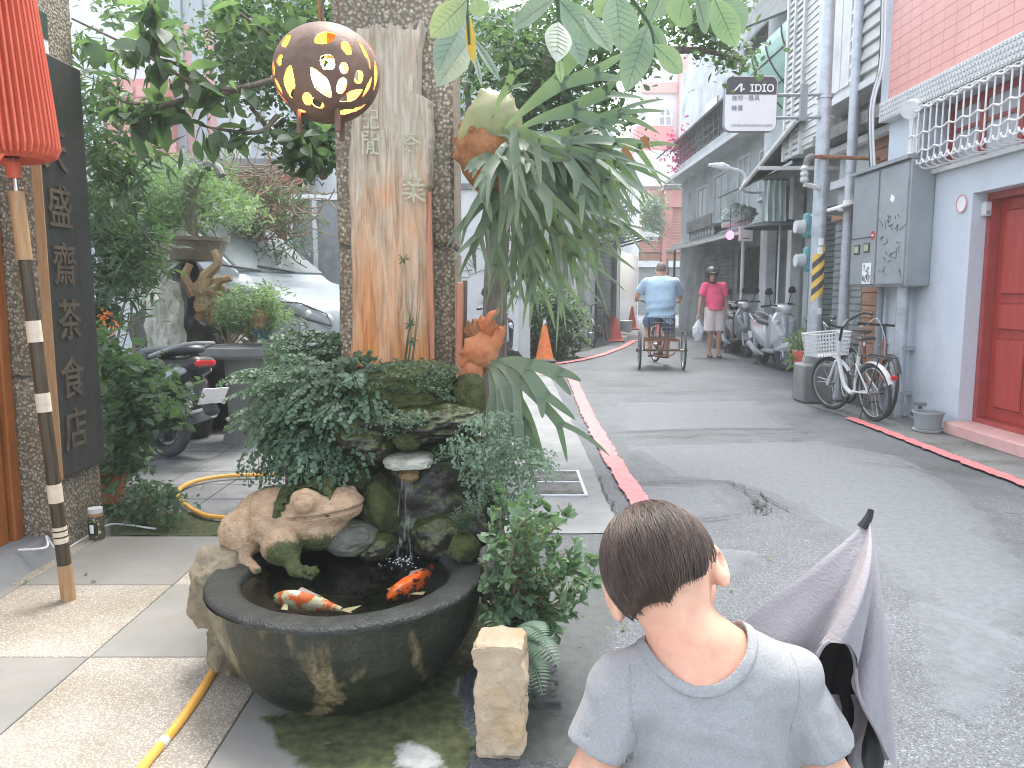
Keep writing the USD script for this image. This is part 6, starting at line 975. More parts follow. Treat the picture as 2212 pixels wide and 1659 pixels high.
# ---------------------------------------------------------------- staghorn ferns
def ribbon(P, w, nrm, cup=.12):
    P = np.asarray(P, float); T = np.gradient(P, axis=0); s = np.cross(T, nrm); s /= np.maximum(np.linalg.norm(s, axis=1, keepdims=True), 1e-9); w = np.asarray(w)[:, None]; c = np.cross(s, T); c /= np.maximum(np.linalg.norm(c, axis=1, keepdims=True), 1e-9)
    V = np.stack([P - s * w / 2, P + c * w * cup * np.sign((c * nrm).sum(1, keepdims=True)) * -1, P + s * w / 2], 1); return V.reshape(-1, 3), gridf(len(P), 3)
def fork(p, d, L, w, nrm, r, lev, g):
    d = d / np.linalg.norm(d); n = 9; P = [np.array(p, float)]; 
    for i in range(n - 1): d = d + [0, 0, -g]; d /= np.linalg.norm(d); P.append(P[-1] + d * L / (n - 1))
    P = np.array(P); t = np.linspace(0, 1, n)
    if lev == 0: return [ribbon(P, w * (1 - t ** 3) ** .6 * (1 - .35 * t), nrm)]
    ms = [ribbon(P, w * (1 + .35 * t), nrm)]; s = np.cross(d, nrm); s /= np.linalg.norm(s); W_ = w * 1.35
    k = 2 if r.random() < .75 else 3
    for a in np.linspace(-1, 1, k):
        an = a * r.uniform(.22, .6); dd = d * math.cos(an) + s * math.sin(an); ms += fork(P[-1] + s * a * W_ * .24 - dd * W_ * .3, dd, L * r.uniform(.55, 1.), W_ * (.62 if k == 2 else .45), nrm + r.normal(size=3) * .25, r, lev - 1, g * r.uniform(.6, 1.6))
    return ms
def frond(p0, p1, p2, w, nrm, r, lev=2, sf=.55, g=.06):
    p0, p1, p2 = map(lambda q: np.asarray(q, float), (p0, p1, p2)); t = np.linspace(0, sf, 14)[:, None]; P = (1 - t) ** 2 * p0 + 2 * t * (1 - t) * p1 + t * t * p2; d = 2 * (1 - sf) * (p1 - p0) + 2 * sf * (p2 - p1); Lr = np.linalg.norm(p2 - P[-1])
    tt = t[:, 0] / sf; ms = [ribbon(P, w * (.16 + .84 * tt ** 1.4), nrm)]; s = np.cross(d / np.linalg.norm(d), nrm); s /= np.linalg.norm(s)
    for a in ((-1, 1) if r.random() < .8 else (-1, 0, 1)):
        an = a * r.uniform(.15, .5); dd = d / np.linalg.norm(d) * math.cos(an) + s * math.sin(an); k = r.uniform(.5, .75)
        ms += fork(P[-1] + s * a * w * .22 - dd * w * .25, dd, Lr * k, w * .6, nrm + r.normal(size=3) * .2, r, lev - 1, g)
    return join(*ms)
r = R(21)
s1 = thing('staghorn_fern', 'large staghorn fern hung on the right side of the stone pillar, with drooping antler fronds', 'staghorn fern', (0, 0, 0))
B0 = at(1050, 300, 3.15)
V, Fm = blob((0, 0, 0), (.1, .12, .15), .35, 1.8, 5, 4, .06); add('peat_ball', (V + B0 + [.0, .05, -.02], Fm), 'peat', s1, smooth=True)
def shield(c, s, rx, rz, seed, frill=.25):  # a crinkled shield frond cupped round the peat
    n, m_ = 15, 22; V = []
    for i in range(n):
        for j in range(m_):
            a = (i / (n - 1) - .5) * 2.5 + rz; b = (j / (m_ - 1) - .5) * 2.3; q = np.array([math.sin(a) * math.cos(b), -math.cos(a) * math.cos(b), math.sin(b)]); e = max(abs(i / (n - 1) - .5), abs(j / (m_ - 1) - .5)) * 2
            V.append(q * np.array(s) * (1 + frill * e ** 4 * (meshkit.noise(np.array([i * .55, j * .5, seed])) - .2) + .05 * (meshkit.noise(np.array([i * .9, j * .8, seed + 3])) - .5)))
    return np.array(V) @ rotm(rx, 'y').T + c, gridf(n, m_)
add('shield_frond', shield(B0 + [.01, .04, .045], (.115, .12, .15), .3, .3, 1), 'shield_pale', s1, smooth=True); add('shield_frond', shield(B0 + [.0, .04, -.06], (.12, .13, .15), -.3, .0, 2), 'peat', s1, smooth=True); add('shield_frond', shield(B0 + [.05, .05, -.09], (.1, .11, .13), -.5, .6, 3), 'shield_pale', s1, smooth=True)
up_ = [(1085, 285, 1165, 195, 1345, 85, .075), (1105, 290, 1190, 225, 1395, 225, .07), (1062, 262, 1085, 175, 1140, 160, .04)]
for x0, y0, x1, y1, x2, y2, w in up_: add('frond', frond(at(x0, y0, 3.08), at(x1, y1, 2.98), at(x2, y2, 2.9), w, np.array([.1, -1, .25]), r, 2, .6, .015), 'staghorn', s1, smooth=True)
ends = [(1030, 395, 1.), (1075, 425, .9), (1020, 330, .8), (1135, 420, 1), (1185, 400, 1), (1190, 480, 1), (1240, 420, 1), (1290, 350, 1), (1335, 300, 1), (1385, 290, .9), (1330, 370, 1), (1395, 330, .8), (1395, 400, .9), (1415, 385, .8), (1060, 500, .9), (1012, 560, .9), (1100, 540, 1), (1090, 600, .9), (1140, 600, 1), (1125, 680, .9), (1165, 690, 1), (1215, 640, 1), (1200, 720, .9), (1255, 560, 1), (1285, 600, 1), (1300, 500, 1), (1340, 540, .9), (1345, 600, .9), (1375, 470, .9), (1390, 450, .8), (1250, 680, .8), (1040, 640, .8), (1180, 560, 1), (1230, 520, 1), (1320, 440, 1), (1160, 500, 1), (1100, 470, 1), (1270, 470, 1), (1060, 560, .9), (1150, 640, .9), (1310, 610, .8), (1205, 590, 1), (1360, 520, .8)]
for k, (ex, ey, ws) in enumerate(ends):
    ws *= .72 if ey > 520 else 1.
    if ey > 520: y0, bx, by = 3.12 + .2 * r.random(), 1050 + 55 * r.random(), 360 + 50 * r.random()
    else: y0, bx, by = 3.06 + .1 * r.random(), 1070 + 40 * r.random(), 275 + 60 * r.random()
    ye = y0 - r.uniform(-.12, .42); mx = bx + (ex - bx) * r.uniform(.55, .85); my = min(by, ey) - r.uniform(-25, 35) + .12 * (ey - by)
    add('frond', frond(at(bx, by, y0), at(mx, my, (y0 + ye) / 2 - .05), at(ex, ey, ye), r.uniform(.046, .076) * ws, np.array([r.normal() * .45, -1, r.uniform(-.1, .6)]), r, 2, r.uniform(.34, .55), r.uniform(.02, .09)), 'staghorn', s1, smooth=True)
for (x0, y0, x1, y1) in ((1345, 320, 1370, 345), (1388, 295, 1405, 325)): add('frond_tip', ribbon(np.array([at(x0 + (x1 - x0) * t, y0 + (y1 - y0) * t, 2.7) for t in np.linspace(0, 1, 6)]), .022 * (1 - np.linspace(0, 1, 6) ** 2) + .001, np.array([0, -1, .2])), 'staghorn_tip', s1)
s2 = thing('staghorn_fern', 'small staghorn fern with curled orange-brown dead shields beside the leaning stick', 'staghorn fern', (0, 0, 0))
C0 = at(1040, 745, 3.12)
for k, (px, py, s_, rz, m) in enumerate([(1036, 752, (.07, .07, .085), .3, 'dead_frond'), (1056, 706, (.05, .06, .05), -.6, 'dead_frond'), (1018, 796, (.042, .05, .06), .1, 'dead_frond'), (1066, 736, (.036, .055, .07), .9, 'dead_frond'), (1030, 715, (.04, .05, .045), -.2, 'peat')]): add('dead_shield', shield(at(px, py, 3.14), s_, [.7, -.9, .2, .5, -.4][k], rz, 15 + 3 * k, .45), m, s2, smooth=True)
add('dead_curl', tube(spline([at(1050, 700, 3.06), at(1060, 680, 3.05), at(1072, 675, 3.05), at(1078, 664, 3.05)], 10), [.016, .016, .015, .014, .013, .012, .011, .01, .008, .003], 8), 'dead_frond', s2)
add('peat_ball', blob(C0 + [0, .08, -.02], (.06, .06, .1), .3, 2, 3, 3), 'peat', s2)
for (x0, y0, x1, y1, x2, y2, w, ye) in [(1055, 790, 1130, 745, 1225, 880, .075, 2.85), (1055, 795, 1100, 750, 1200, 1000, .05, 2.85), (1050, 790, 1085, 790, 1120, 960, .06, 2.9), (1060, 780, 1115, 765, 1175, 940, .05, 2.95), (1050, 800, 1070, 800, 1080, 980, .045, 2.9)]: add('frond', frond(at(x0, y0, 3.1), at(x1, y1, 2.95), at(x2, y2, ye), w, np.array([r.normal() * .3, -1, .5]), r, 2, .55, .05), 'staghorn', s2, smooth=True)
for (x0, y0, x1, y1, x2, y2, w) in [(1090, 830, 1110, 880, 1170, 1010, .1), (1080, 840, 1075, 900, 1090, 1020, .09)]:
    t = np.linspace(0, 1, 14); P = np.array([(1 - q) ** 2 * at(x0, y0, 3.05) + 2 * q * (1 - q) * at(x1, y1, 2.95) + q * q * at(x2, y2, 2.85) for q in t]); add('broad_frond', ribbon(P, w * np.sin(np.pi * (t * .86 + .07)) ** .7, np.array([-.2, -1, .3]), .2), 'staghorn', s2, smooth=True)
# ---------------------------------------------------------------- near leaves hanging into the top of the view
nb = thing('overhanging_branch', 'pale broad leaves of a branch hanging into the top of the view, nearest the camera', 'branch')
NL = [(1008, 0, 930, 80, 58), (1010, 30, 942, 150, 66), (1012, 88, 944, 182, 62), (1008, 0, 985, -60, 60), (1032, -5, 1036, 38, 44), (1022, 82, 1082, 172, 20), (1015, 92, 1044, 184, 13), (1204, -8, 1102, 58, 62), (1206, 48, 1204, 128, 54), (1210, 0, 1292, 104, 66), (1222, 40, 1262, 140, 50), (1206, 118, 1212, 182, 18), (1260, 30, 1325, 110, 46), (1330, -20, 1345, 110, 84), (1400, 50, 1352, 196, 62), (1402, 52, 1446, 135, 46), (1412, 96, 1478, 158, 44), (1425, 0, 1390, 70, 66), (1330, -30, 1290, 40, 50), (1500, -20, 1532, 72, 64), (1540, -10, 1592, 104, 54), (1562, -10, 1606, 70, 56), (1480, -10, 1462, 60, 70), (1440, -20, 1420, 40, 60), (1120, -30, 1060, 10, 60)]
for k, (x0, y0, x1, y1, w) in enumerate(NL):
    Yd = 1.75 + .25 * (k % 4); a_, b_ = at(x0, y0, Yd), at(x1, y1, Yd + r.uniform(-.12, .12)); L = np.linalg.norm(b_ - a_); lf = leafm(1, w * (Yd / F) / L * 1.05, 9, .1, .06, wide=.52)
    u_ = np.array([[r.normal() * .35, -1, r.uniform(.1, .7)]]); q_ = add('leaf', scatter(lf, a_[None], (b_ - a_)[None], u_, L), 'leaf_near', nb, smooth=True)
    mr = tube(np.stack([0 * (tt_ := np.linspace(0, .96, 8)), tt_, -.06 * tt_ ** 2 + .003], 1), .008 * (1.2 - tt_), 4); vs = [mr]
    for j in range(7):
        y = .12 + .1 * j; wv = lf[0][:, 0].max() * math.sin(math.pi * min(y + .08, 1)) * .8
        for s_ in (-1, 1): vs.append(tube([(0, y, -.06 * y * y + .003), (s_ * wv * .6, y + .07, -.06 * (y + .07) ** 2 + .1 * wv + .004), (s_ * wv, y + .12, -.06 * (y + .12) ** 2 + .22 * wv + .004)], [.004, .003, .0015], 3, False))
    add('veins', scatter(join(*vs), a_[None], (b_ - a_)[None], u_, L), 'leaf_vein', q_, kind='stuff')
t = np.linspace(0, 1, 10); add('leaf', ribbon(np.array([at(1012 + 10 * q, 38 + 95 * q, 1.9) for q in t]), .022 * np.sin(np.pi * (q_ := t * .9 + .05)) ** .6, np.array([0, -1, .2])), 'leaf_yellow', nb, smooth=True, label='yellowed strip-like leaf')
for P in ([(1008, -40), (1009, 20), (1014, 95)], [(1200, -40), (1206, 30), (1208, 120)], [(1330, -60), (1360, -10), (1402, 52), (1414, 100)], [(1500, -60), (1520, -30), (1560, -10)]): limb(nb, [at(x, y, 1.9) for x, y in P], .006, .003, 'leaf_mid', 'twig', 12)
# ---------------------------------------------------------------- trees
def tree(name, label, trunk, branches, regions, seed, group=None):
    r = R(seed); t = thing(name, label, 'tree', (0, 0, 0), 0, group); limb(t, trunk, .11, .06, 'bark', 'trunk', 24)
    for b in branches: limb(t, [at(*q) for q in b], .035, .012, 'bark', 'branch', 20)
    for (P, n, Y, per, spread, leaf, size, m) in regions:
        C, pos = clumps(P, n, Y, per, spread, r); add('crown', foliage(pos, leaf, size, r), m, t, kind='stuff')
    return t
tree('dark_leaved_tree', 'dark small-leaved tree filling the gap between the pillar and the alley', [(-.15, 6.2, 0), (-.12, 6.1, 1.5), (.0, 6.0, 2.3), (.3, 5.9, 3.0)],
     [[(1040, 330, 6.), (1120, 230, 5.9), (1180, 140, 5.8), (1200, 60, 5.8)], [(1130, 220, 6.), (1230, 120, 6.), (1300, 40, 6.)], [(1140, 200, 6), (1250, 160, 5.9), (1350, 120, 5.8)], [(1050, 330, 6.1), (1010, 200, 6.1), (1060, 60, 6)], [(1160, 230, 6.1), (1230, 190, 6), (1270, 195, 6)], [(1420, 110, 6), (1520, 110, 6.3), (1600, 130, 6.6)]],
     [([(985, 0), (1430, 0), (1395, 110), (1370, 220), (1345, 262), (1290, 285), (1180, 300), (1040, 300), (1000, 200)], 80, (5.4, 7.2), 72, .13, LEAFO, .055, 'leaf_dark'), ([(985, 0), (1440, 0), (1395, 120), (1360, 240), (1200, 270), (1010, 200)], 45, (5.2, 6.6), 45, .12, LEAFO, .055, 'leaf_mid'),
      ([(1430, 0), (1480, 0), (1600, 100), (1625, 140), (1560, 140), (1470, 60)], 22, (6., 6.8), 34, .085, LEAFO, .055, 'leaf_mid'), ([(1440, -10), (1590, -10), (1560, 40), (1460, 60)], 16, (6., 6.8), 50, .1, LEAFO, .055, 'leaf_mid')], 5)
tree('dark_leaved_tree', 'dark fine-leaved tree left of the lantern, behind the stone pillar', [(-1.35, 6.4, 0), (-1.3, 6.3, 1.6), (-1.25, 6.0, 2.6), (-1.2, 5.6, 3.6)],
     [[(720, 300, 5.5), (640, 150, 5.2), (560, 40, 5)], [(700, 380, 5.2), (660, 330, 5), (600, 300, 5), (540, 230, 4.9)]],
     [([(460, 0), (705, 0), (705, 120), (640, 200), (590, 240), (540, 215), (490, 150), (470, 60)], 56, (4.6, 6.2), 80, .1, LEAFO, .05, 'leaf_dark'), ([(600, 240), (705, 270), (705, 330), (660, 360), (610, 310)], 18, (4.5, 5.2), 60, .07, LEAFO, .05, 'leaf_dark'), ([(640, 280), (710, 300), (705, 400), (670, 380)], 12, (4.2, 4.6), 12, .05, LEAFB, .1, 'leaf_mid'),
      ([(150, 90), (230, 100), (290, 200), (330, 330), (290, 440), (220, 420), (150, 200)], 24, (4.4, 5.4), 46, .08, LEAFN, .1, 'leaf_dark'), ([(140, 0), (330, 0), (480, 40), (460, 110), (320, 80)], 8, (5.5, 7), 40, .1, LEAFO, .07, 'leaf_mid')], 6)
bt = thing('broad_leaved_tree', 'tree with broad bright green leaves on bare arching branches at the upper left', 'tree'); r = R(17)
limb(bt, [at(760, 800, 5.2), at(752, 480, 5.1), at(720, 250, 4.8), at(600, 165, 4.4)], .05, .025, 'bark', 'trunk')
BR = [[(610, 165, 4.4), (540, 185, 4.3), (470, 192, 4.3), (400, 170, 4.2), (300, 110, 4.1), (155, 40, 4.1)], [(560, 180, 4.4), (470, 205, 4.3), (350, 222, 4.3), (275, 222, 4.2), (232, 195, 4.2)], [(470, 200, 4.3), (410, 150, 4.3), (330, 125, 4.2), (210, 105, 4.2)], [(400, 215, 4.3), (320, 240, 4.2), (290, 270, 4.2)], [(690, 250, 4.8), (640, 120, 4.6), (560, 60, 4.5), (480, 0, 4.4)], [(600, 250, 4.5), (560, 285, 4.4), (480, 280, 4.3), (430, 270, 4.3)], [(340, 130, 4.2), (330, 40, 4.2), (340, -20, 4.2)]]
pos, drs = [], []
for b in BR:
    q = [at(*p) for p in b]; limb(bt, q, .016, .005); S_ = spline(q, 60)
    for i in range(12, 60, 2):
        for k in range(2 if i % 4 else 1): pos.append(S_[i] + r.normal(size=3) * .03 + [0, 0, -.02]); drs.append(np.array([r.normal(), r.normal() * .6, r.normal() * .7 - .5]))
leaves_as_parts(bt, np.array(pos), LEAFB, .125, r, ['leaf_bright', 'leaf_bright', 'leaf_mid'], 300, .15, np.array(drs) / np.linalg.norm(drs, axis=1, keepdims=True))
# ---------------------------------------------------------------- courtyard plants
def shrub(name, label, cat, P, n, Y, per, spread, leaf, size, m, seed, base=None, stems=8, group=None, sm='twig'):
    r = R(seed); t = thing(name, label, cat, (0, 0, 0), 0, group); C, pos = clumps(P, n, Y, per, spread, r, .7); pos[:, 2] = np.maximum(pos[:, 2], .02); add('foliage', foliage(pos, leaf, size, r, .05), m, t, kind='stuff')
    b0 = np.array(base if base is not None else [C[:, 0].mean(), C[:, 1].mean(), 0.])
    for i in range(stems): c = C[r.integers(len(C))]; limb(t, [b0 + r.normal(size=3) * [.03, .03, 0], (b0 + c) / 2 + r.normal(size=3) * .05 + [0, 0, .08], c], .007, .003, sm, 'stem', 10)
    return t
shrub('vine_bush', 'fine-leaved pale green climber over the courtyard wall, above the car', 'shrub', [(225, 350), (420, 360), (500, 350), (520, 420), (560, 470), (480, 480), (440, 470), (380, 520), (240, 500)], 80, (6.9, 8.6), 100, .12, LEAFN, .075, 'leaf_bright', 31, (-3.6, 7.6, 1.0), 14)
dv = thing('dry_vine', 'tangle of dry brown vine stems on the stained wall left of the gate', 'vine'); r = R(32); tw = MB()
for k in range(240):
    x, y = pxsample([(480, 350), (600, 345), (690, 400), (660, 480), (600, 560), (520, 530), (470, 430)], 1, r)[0]; p = at(x, y, r.uniform(8.8, 9.4)); d = rdirs(r, 1)[0]; P = [p]
    for j in range(4): d = d + r.normal(size=3) * .4; d /= np.linalg.norm(d); p = p + d * r.uniform(.07, .16); P.append(p)
    tw += tube(spline(P, 9), .008, 4)
add('twigs', tw, 'twig', dv, kind='stuff'); C, pos = clumps([(480, 380), (690, 420), (640, 560), (520, 560)], 40, (8.7, 9.2), 30, .1, r); add('leaves', foliage(pos, LEAFN, .08, r), 'leaf_mid', dv, kind='stuff')
shrub('bamboo_shrub', 'dark bushy shrub with narrow leaves against the black signboard', 'shrub', [(190, 400), (300, 430), (330, 560), (300, 640), (215, 640), (195, 520)], 50, (5., 6.2), 60, .085, LEAFN, .1, 'leaf_dark', 33, (-3.2, 5.7, 0), 10)
shrub('potted_bush', 'leafy green bush in an orange clay pot at the foot of the signboard', 'shrub', [(212, 650), (245, 670), (260, 755), (350, 790), (395, 830), (390, 880), (370, 940), (330, 985), (250, 1020), (218, 990)], 46, (4.3, 5.0), 70, .065, LEAFB, .06, 'leaf_mid', 34, (-2.42, 4.5, .2), 14)
cp = thing('clay_pot', 'orange clay pot with the leafy bush, right of the signboard', 'pot', (-2.42, 4.5, -.015)); add('pot', lathe([(.001, 0), (.09, 0), (.125, .22), (.14, .225), (.14, .25), (.12, .25), (.11, .2), (.001, .19)], 24), 'clay', cp); add('soil', cyl((0, 0, .2), (0, 0, .215), .115, n=20), 'peat', cp)
shrub('weeds', 'low weeds sprouting from the mossy ground beside the clay pot', 'plant', [(230, 1060), (330, 1050), (400, 1095), (360, 1125), (240, 1120)], 18, (4.0, 4.5), 40, .05, LEAFB, .035, 'leaf_mid', 35, None, 6)
sr = thing('scholar_rock', 'tall pale eroded rock standing among the courtyard plants', 'rock'); c = at(358, 650, 6.7); V, Fm = blob((0, 0, 0), (.15, .14, .55), .45, 2.0, 44, 5, .08); c[2] = .9; add('rock', (V + c, Fm), 'scholar_rock', sr, smooth=True); add('base', blob((c[0], c[1] + .1, .2), (.35, .3, .45), .3, 1.5, 45, 4), 'wet_rock', sr, smooth=True)
rpile = thing('rock_pile', 'dark pile of rock and driftwood carrying the bonsai pots', 'rock'); c = at(405, 600, 7.3); add('rocks', blob((c[0], 7.4, .55), (.6, .4, .95), .35, 2, 46, 5), 'wet_rock', rpile, smooth=True)
dwd = thing('driftwood', 'twisted brown driftwood root right of the pale rock', 'driftwood'); 
for k, P in enumerate([[(440, 600), (470, 570), (462, 540)], [(430, 690), (450, 650), (470, 610), (500, 600)], [(420, 640), (400, 600), (410, 570)]]): limb(dwd, [at(x, y, 6.8) for x, y in P], .05, .03, 'brown_rock', 'limb', 12)
add('burl', blob(at(452, 645, 6.85), (.14, .12, .2), .5, 2.2, 47, 4), 'brown_rock', dwd, smooth=True)
bz = thing('bonsai', 'old bonsai with a bent grey dead top, in an oval pot on the rock pile', 'bonsai'); c = at(402, 558, 7.1)
limb(bz, [at(398, 540, 7.1), at(405, 470, 7.1), at(412, 400, 7.1), at(428, 372, 7.05), at(452, 356, 7.0)], .09, .05, 'bark', 'trunk'); limb(bz, [at(452, 356, 7.0), at(468, 362, 6.98), at(480, 380, 6.95)], .055, .03, 'grey_stone', 'dead_top', 10); limb(bz, [at(398, 530, 7.1), at(375, 480, 7), at(360, 470, 7)], .03, .012)
C, pos = clumps([(235, 400), (400, 380), (395, 480), (330, 520), (245, 480)], 50, (6.7, 7.3), 90, .08, R(48)); add('foliage', foliage(pos, LEAFN, .055, R(49)), 'leaf_bright', bz, kind='stuff')
add('pot', MB(xf(lathe([(.001, 0), (.3, 0), (.36, .16), (.38, .165), (.38, .2), (.33, .2), (.3, .12), (.001, .12)], 30), None, (0, 0, 0)),), 'glazed_pot', bz); stage.GetPrimAtPath(str(bz.GetPath()) + '/pot').GetAttribute('points'); pm = UsdGeom.Xformable(stage.GetPrimAtPath(str(bz.GetPath()) + '/pot')); pm.AddTranslateOp().Set(Gf.Vec3d(*map(float, c - [0, 0, .02])))
bp2 = thing('bonsai_pot', 'small round brown pot left of the oval bonsai pot', 'pot', at(335, 560, 6.95)); add('pot', lathe([(.001, 0), (.12, 0), (.16, .12), (.17, .16), (.14, .16), (.001, .12)], 20), 'glazed_pot', bp2); add('soil', cyl((0, 0, .11), (0, 0, .13), .14, n=18), 'peat', bp2)
wr = thing('white_stone', 'pale rough stone beside the bonsai trunk', 'stone', at(382, 522, 6.95)); add('stone', blob((0, 0, 0), (.14, .1, .1), .4, 2.2, 50, 4), 'scholar_rock', wr, smooth=True)
wl = thing('white_leaf_plant', 'plant with two large silvery white leaves left of the pale rock', 'plant'); 
for (x0, y0, x1, y1, w) in ((282, 645, 250, 620, 24), (284, 645, 312, 612, 30), (284, 650, 330, 640, 26)):
    a_, b_ = at(x0, y0, 5.9), at(x1, y1, 5.8); L = np.linalg.norm(b_ - a_); add('leaf', scatter(leafm(1, w * 5.9 / F / L * 1.6, 6, .1, .1), a_[None], (b_ - a_)[None], np.array([[0, -.5, 1.]]), L * 1.2), 'white_paint', wl, smooth=True)
limb(wl, [at(284, 648, 5.9), at(285, 700, 5.9), np.array([at(285, 700, 5.9)[0], 5.9, 0])], .008, .008, 'twig', 'stem', 8); TWOSIDED.add('white_paint')
of = shrub('orange_flower_plant', 'plant with small orange flowers against the signboard edge', 'plant', [(212, 650), (235, 660), (250, 700), (215, 720)], 10, (5.2, 5.6), 40, .05, LEAFN, .08, 'leaf_mid', 51, (-3.0, 5.4, 0), 5)
for (x, y) in ((224, 678), (236, 686), (228, 722), (246, 700)): add('flower', foliage(at(x, y, 5.1)[None].repeat(9, 0) + R(int(x)).normal(size=(9, 3)) * .012, LEAFB, .04, R(x)), 'flower_orange', of)
gc = shrub('fine_fern_bush', 'feathery grey-green plants in front of the silver car', 'shrub', [(470, 650), (520, 615), (590, 635), (630, 690), (630, 712), (540, 715), (470, 690)], 50, (6.4, 7.0), 80, .06, LEAFN, .05, 'leaf_bright', 52, (-2.5, 6.8, .75), 8)
gt = thing('round_stone_table', 'round stone table holding small pots in the courtyard', 'table', (at(530, 742, 6.6)[0], 6.6, -.02)); zt_ = at(530, 742, 6.6)[2]; add('top', lathe([(.001, zt_ - .09), (.33, zt_ - .09), (.38, zt_ - .06), (.38, zt_), (.001, zt_ + .02)], 32), 'concrete', gt, smooth=30); add('base', lathe([(.22, 0), (.16, .2), (.18, zt_ - .09)], 24), 'concrete_dark', gt)
tp_ = thing('blue_pot', 'small blue glazed pot on the round stone table', 'pot', at(570, 724, 6.55)); add('pot', lathe([(.001, -.03), (.07, -.03), (.09, .05), (.08, .05), (.001, .03)], 18), 'blue_pot', tp_); C, pos = np.zeros((1, 3)), R(53).normal(size=(150, 3)) * [.09, .09, .05] + [0, 0, .11]; add('plant', foliage(pos, LEAFB, .035, R(54)), 'leaf_bright', tp_, kind='stuff')
cpn = thing('carved_stone', 'small brown carved stone on the round stone table', 'stone', at(560, 690, 6.5)); add('stone', blob((0, 0, 0), (.07, .06, .09), .5, 2.6, 55, 4), 'brown_rock', cpn, smooth=True)
ivy = shrub('ivy_bush', 'ivy thicket on the dark timber wall behind the orange cone', 'shrub', [(1150, 620), (1200, 600), (1245, 680), (1255, 740), (1215, 770), (1150, 790), (1140, 720)], 60, (14.2, 15), 60, .13, LEAFB, .09, 'leaf_mid', 56, (.75, 14.6, 0), 6)
# ---------------------------------------------------------------- fountain ferns
def maiden(parent, base, d, L, r, m, size=.018, n=18, name='frond', g=.1):  # maidenhair: a wiry stem with rows of fan leaflets
    d = d / np.linalg.norm(d); P = [np.asarray(base, float)]
    for i in range(11): d = d + [0, 0, -g * (i / 6.)] + r.normal(size=3) * .05; d /= np.linalg.norm(d); P.append(P[-1] + d * L / 11)
    P = np.array(P); S_ = spline(P, 40); T = np.gradient(S_, axis=0); side = np.cross(T, [0, 0, 1.]); side /= np.maximum(np.linalg.norm(side, axis=1, keepdims=True), 1e-6)
    pos, dr = [], []
    for k in range(n):
        i = int(6 + 33 * k / n)
        for s in (-1, 1):
            w = (1 - .65 * k / n) * L * .22; lat = side[i] * s * r.uniform(.7, 1.2) + T[i] / np.linalg.norm(T[i]) * .5 + [0, 0, -.2]
            for q in ((.45, 1.) if w > .028 else (.9,)): pos.append(S_[i] + lat * w * q * .8 + r.normal(size=3) * .003); dr.append(lat + [0, 0, -.35])
    fan = np.array([[0, 0, 0], [-.5, .55, .05], [-.3, .95, 0], [.05, 1.08, -.05], [.35, .92, 0], [.5, .5, .05]]); ff = np.array([[0, 5, 4], [0, 4, 3], [0, 3, 2], [0, 2, 1]])
    lv = scatter((fan, ff), np.array(pos), np.array(dr), rdirs(r, len(pos), 1.5) + [0, -.8, 0], size * .78 * r.uniform(.7, 1.25, len(pos))); return add(name, join(tube(S_[::3], .0011, 3, False), lv), m, parent)
r = R(61)
mf = thing('maidenhair_fern', 'big dark green maidenhair fern spilling over the left of the fountain rocks', 'fern')
for k in range(190):
    x, y = pxsample([(595, 815), (650, 795), (760, 800), (790, 860), (760, 930), (640, 945), (595, 885)], 1, r)[0]; b = at(x, y, r.uniform(2.8, 3.1)); o = np.array([(x - 690) / 160, -.55 - .5 * r.random(), (860 - y) / 200 + .12]) + r.normal(size=3) * .35
    maiden(mf, b, o, r.uniform(.14, .27), r, ['leaf_fern', 'leaf_mid', 'leaf_fern', 'leaf_fern_pale'][k % 4], r.uniform(.016, .023), 23)
for k in range(26):
    x, y = pxsample([(620, 930), (760, 950), (790, 990), (700, 1010), (600, 970)], 1, r)[0]; maiden(mf, at(x, y, 2.75), np.array([r.normal() * .6 - .2, -1, .1]), r.uniform(.12, .2), r, 'leaf_fern', .019, 14, g=.18)
for k in range(8): maiden(mf, at(545 + 12 * k, 965, 2.7), np.array([-.3 + r.normal() * .3, -.3, -.5]), r.uniform(.1, .16), r, 'leaf_fern', .016, 12, g=.3)
mf2 = thing('maidenhair_fern', 'dark green fern bush growing behind, left of the stone pillar', 'fern')
for k in range(60):
    x, y = pxsample([(590, 770), (650, 735), (735, 720), (738, 780), (640, 800)], 1, r)[0]; maiden(mf2, at(x, y, r.uniform(3.3, 3.6)), np.array([r.normal() * .6, -.7, .25]) + r.normal(size=3) * .2, r.uniform(.12, .2), r, 'leaf_fern', .024, 15)
mf3 = thing('maidenhair_fern', 'pale maidenhair fern hanging right of the stone spout', 'fern')
for k in range(80):
    x, y = pxsample([(950, 960), (1030, 880), (1110, 890), (1160, 1000), (1130, 1090), (1040, 1080), (960, 1000)], 1, r)[0]; maiden(mf3, at(x, y, r.uniform(2.62, 2.82)), np.array([r.normal() * .6 + .1, -1, .25 + r.normal() * .3]), r.uniform(.1, .18), r, 'leaf_fern_pale', .014, 14, g=.14)
tf = thing('boulder_fern', 'small fern sprigs growing on the mossy boulder and rocks', 'fern')
for k in range(60):
    x, y = pxsample([(790, 795), (970, 800), (985, 870), (960, 950), (850, 960), (780, 880)], 1, r)[0]; maiden(tf, at(x, y, 2.76 + .0006 * abs(y - 850)), np.array([r.normal() * .8, -.6, .7]), r.uniform(.04, .09), r, 'leaf_fern', .012, 7)
for k in range(22): maiden(tf, at(880 + r.normal() * 22, 925 + r.normal() * 12, 2.68), np.array([r.normal() * .6, -.5, .9]), r.uniform(.05, .09), r, 'leaf_fern_pale', .01, 9)
V, Fm, c, t_ = ROCKM[0]; up_i = np.nonzero((V[:, 2] > .0) & (V[:, 1] < .06))[0]; sel = r.choice(up_i, 420)
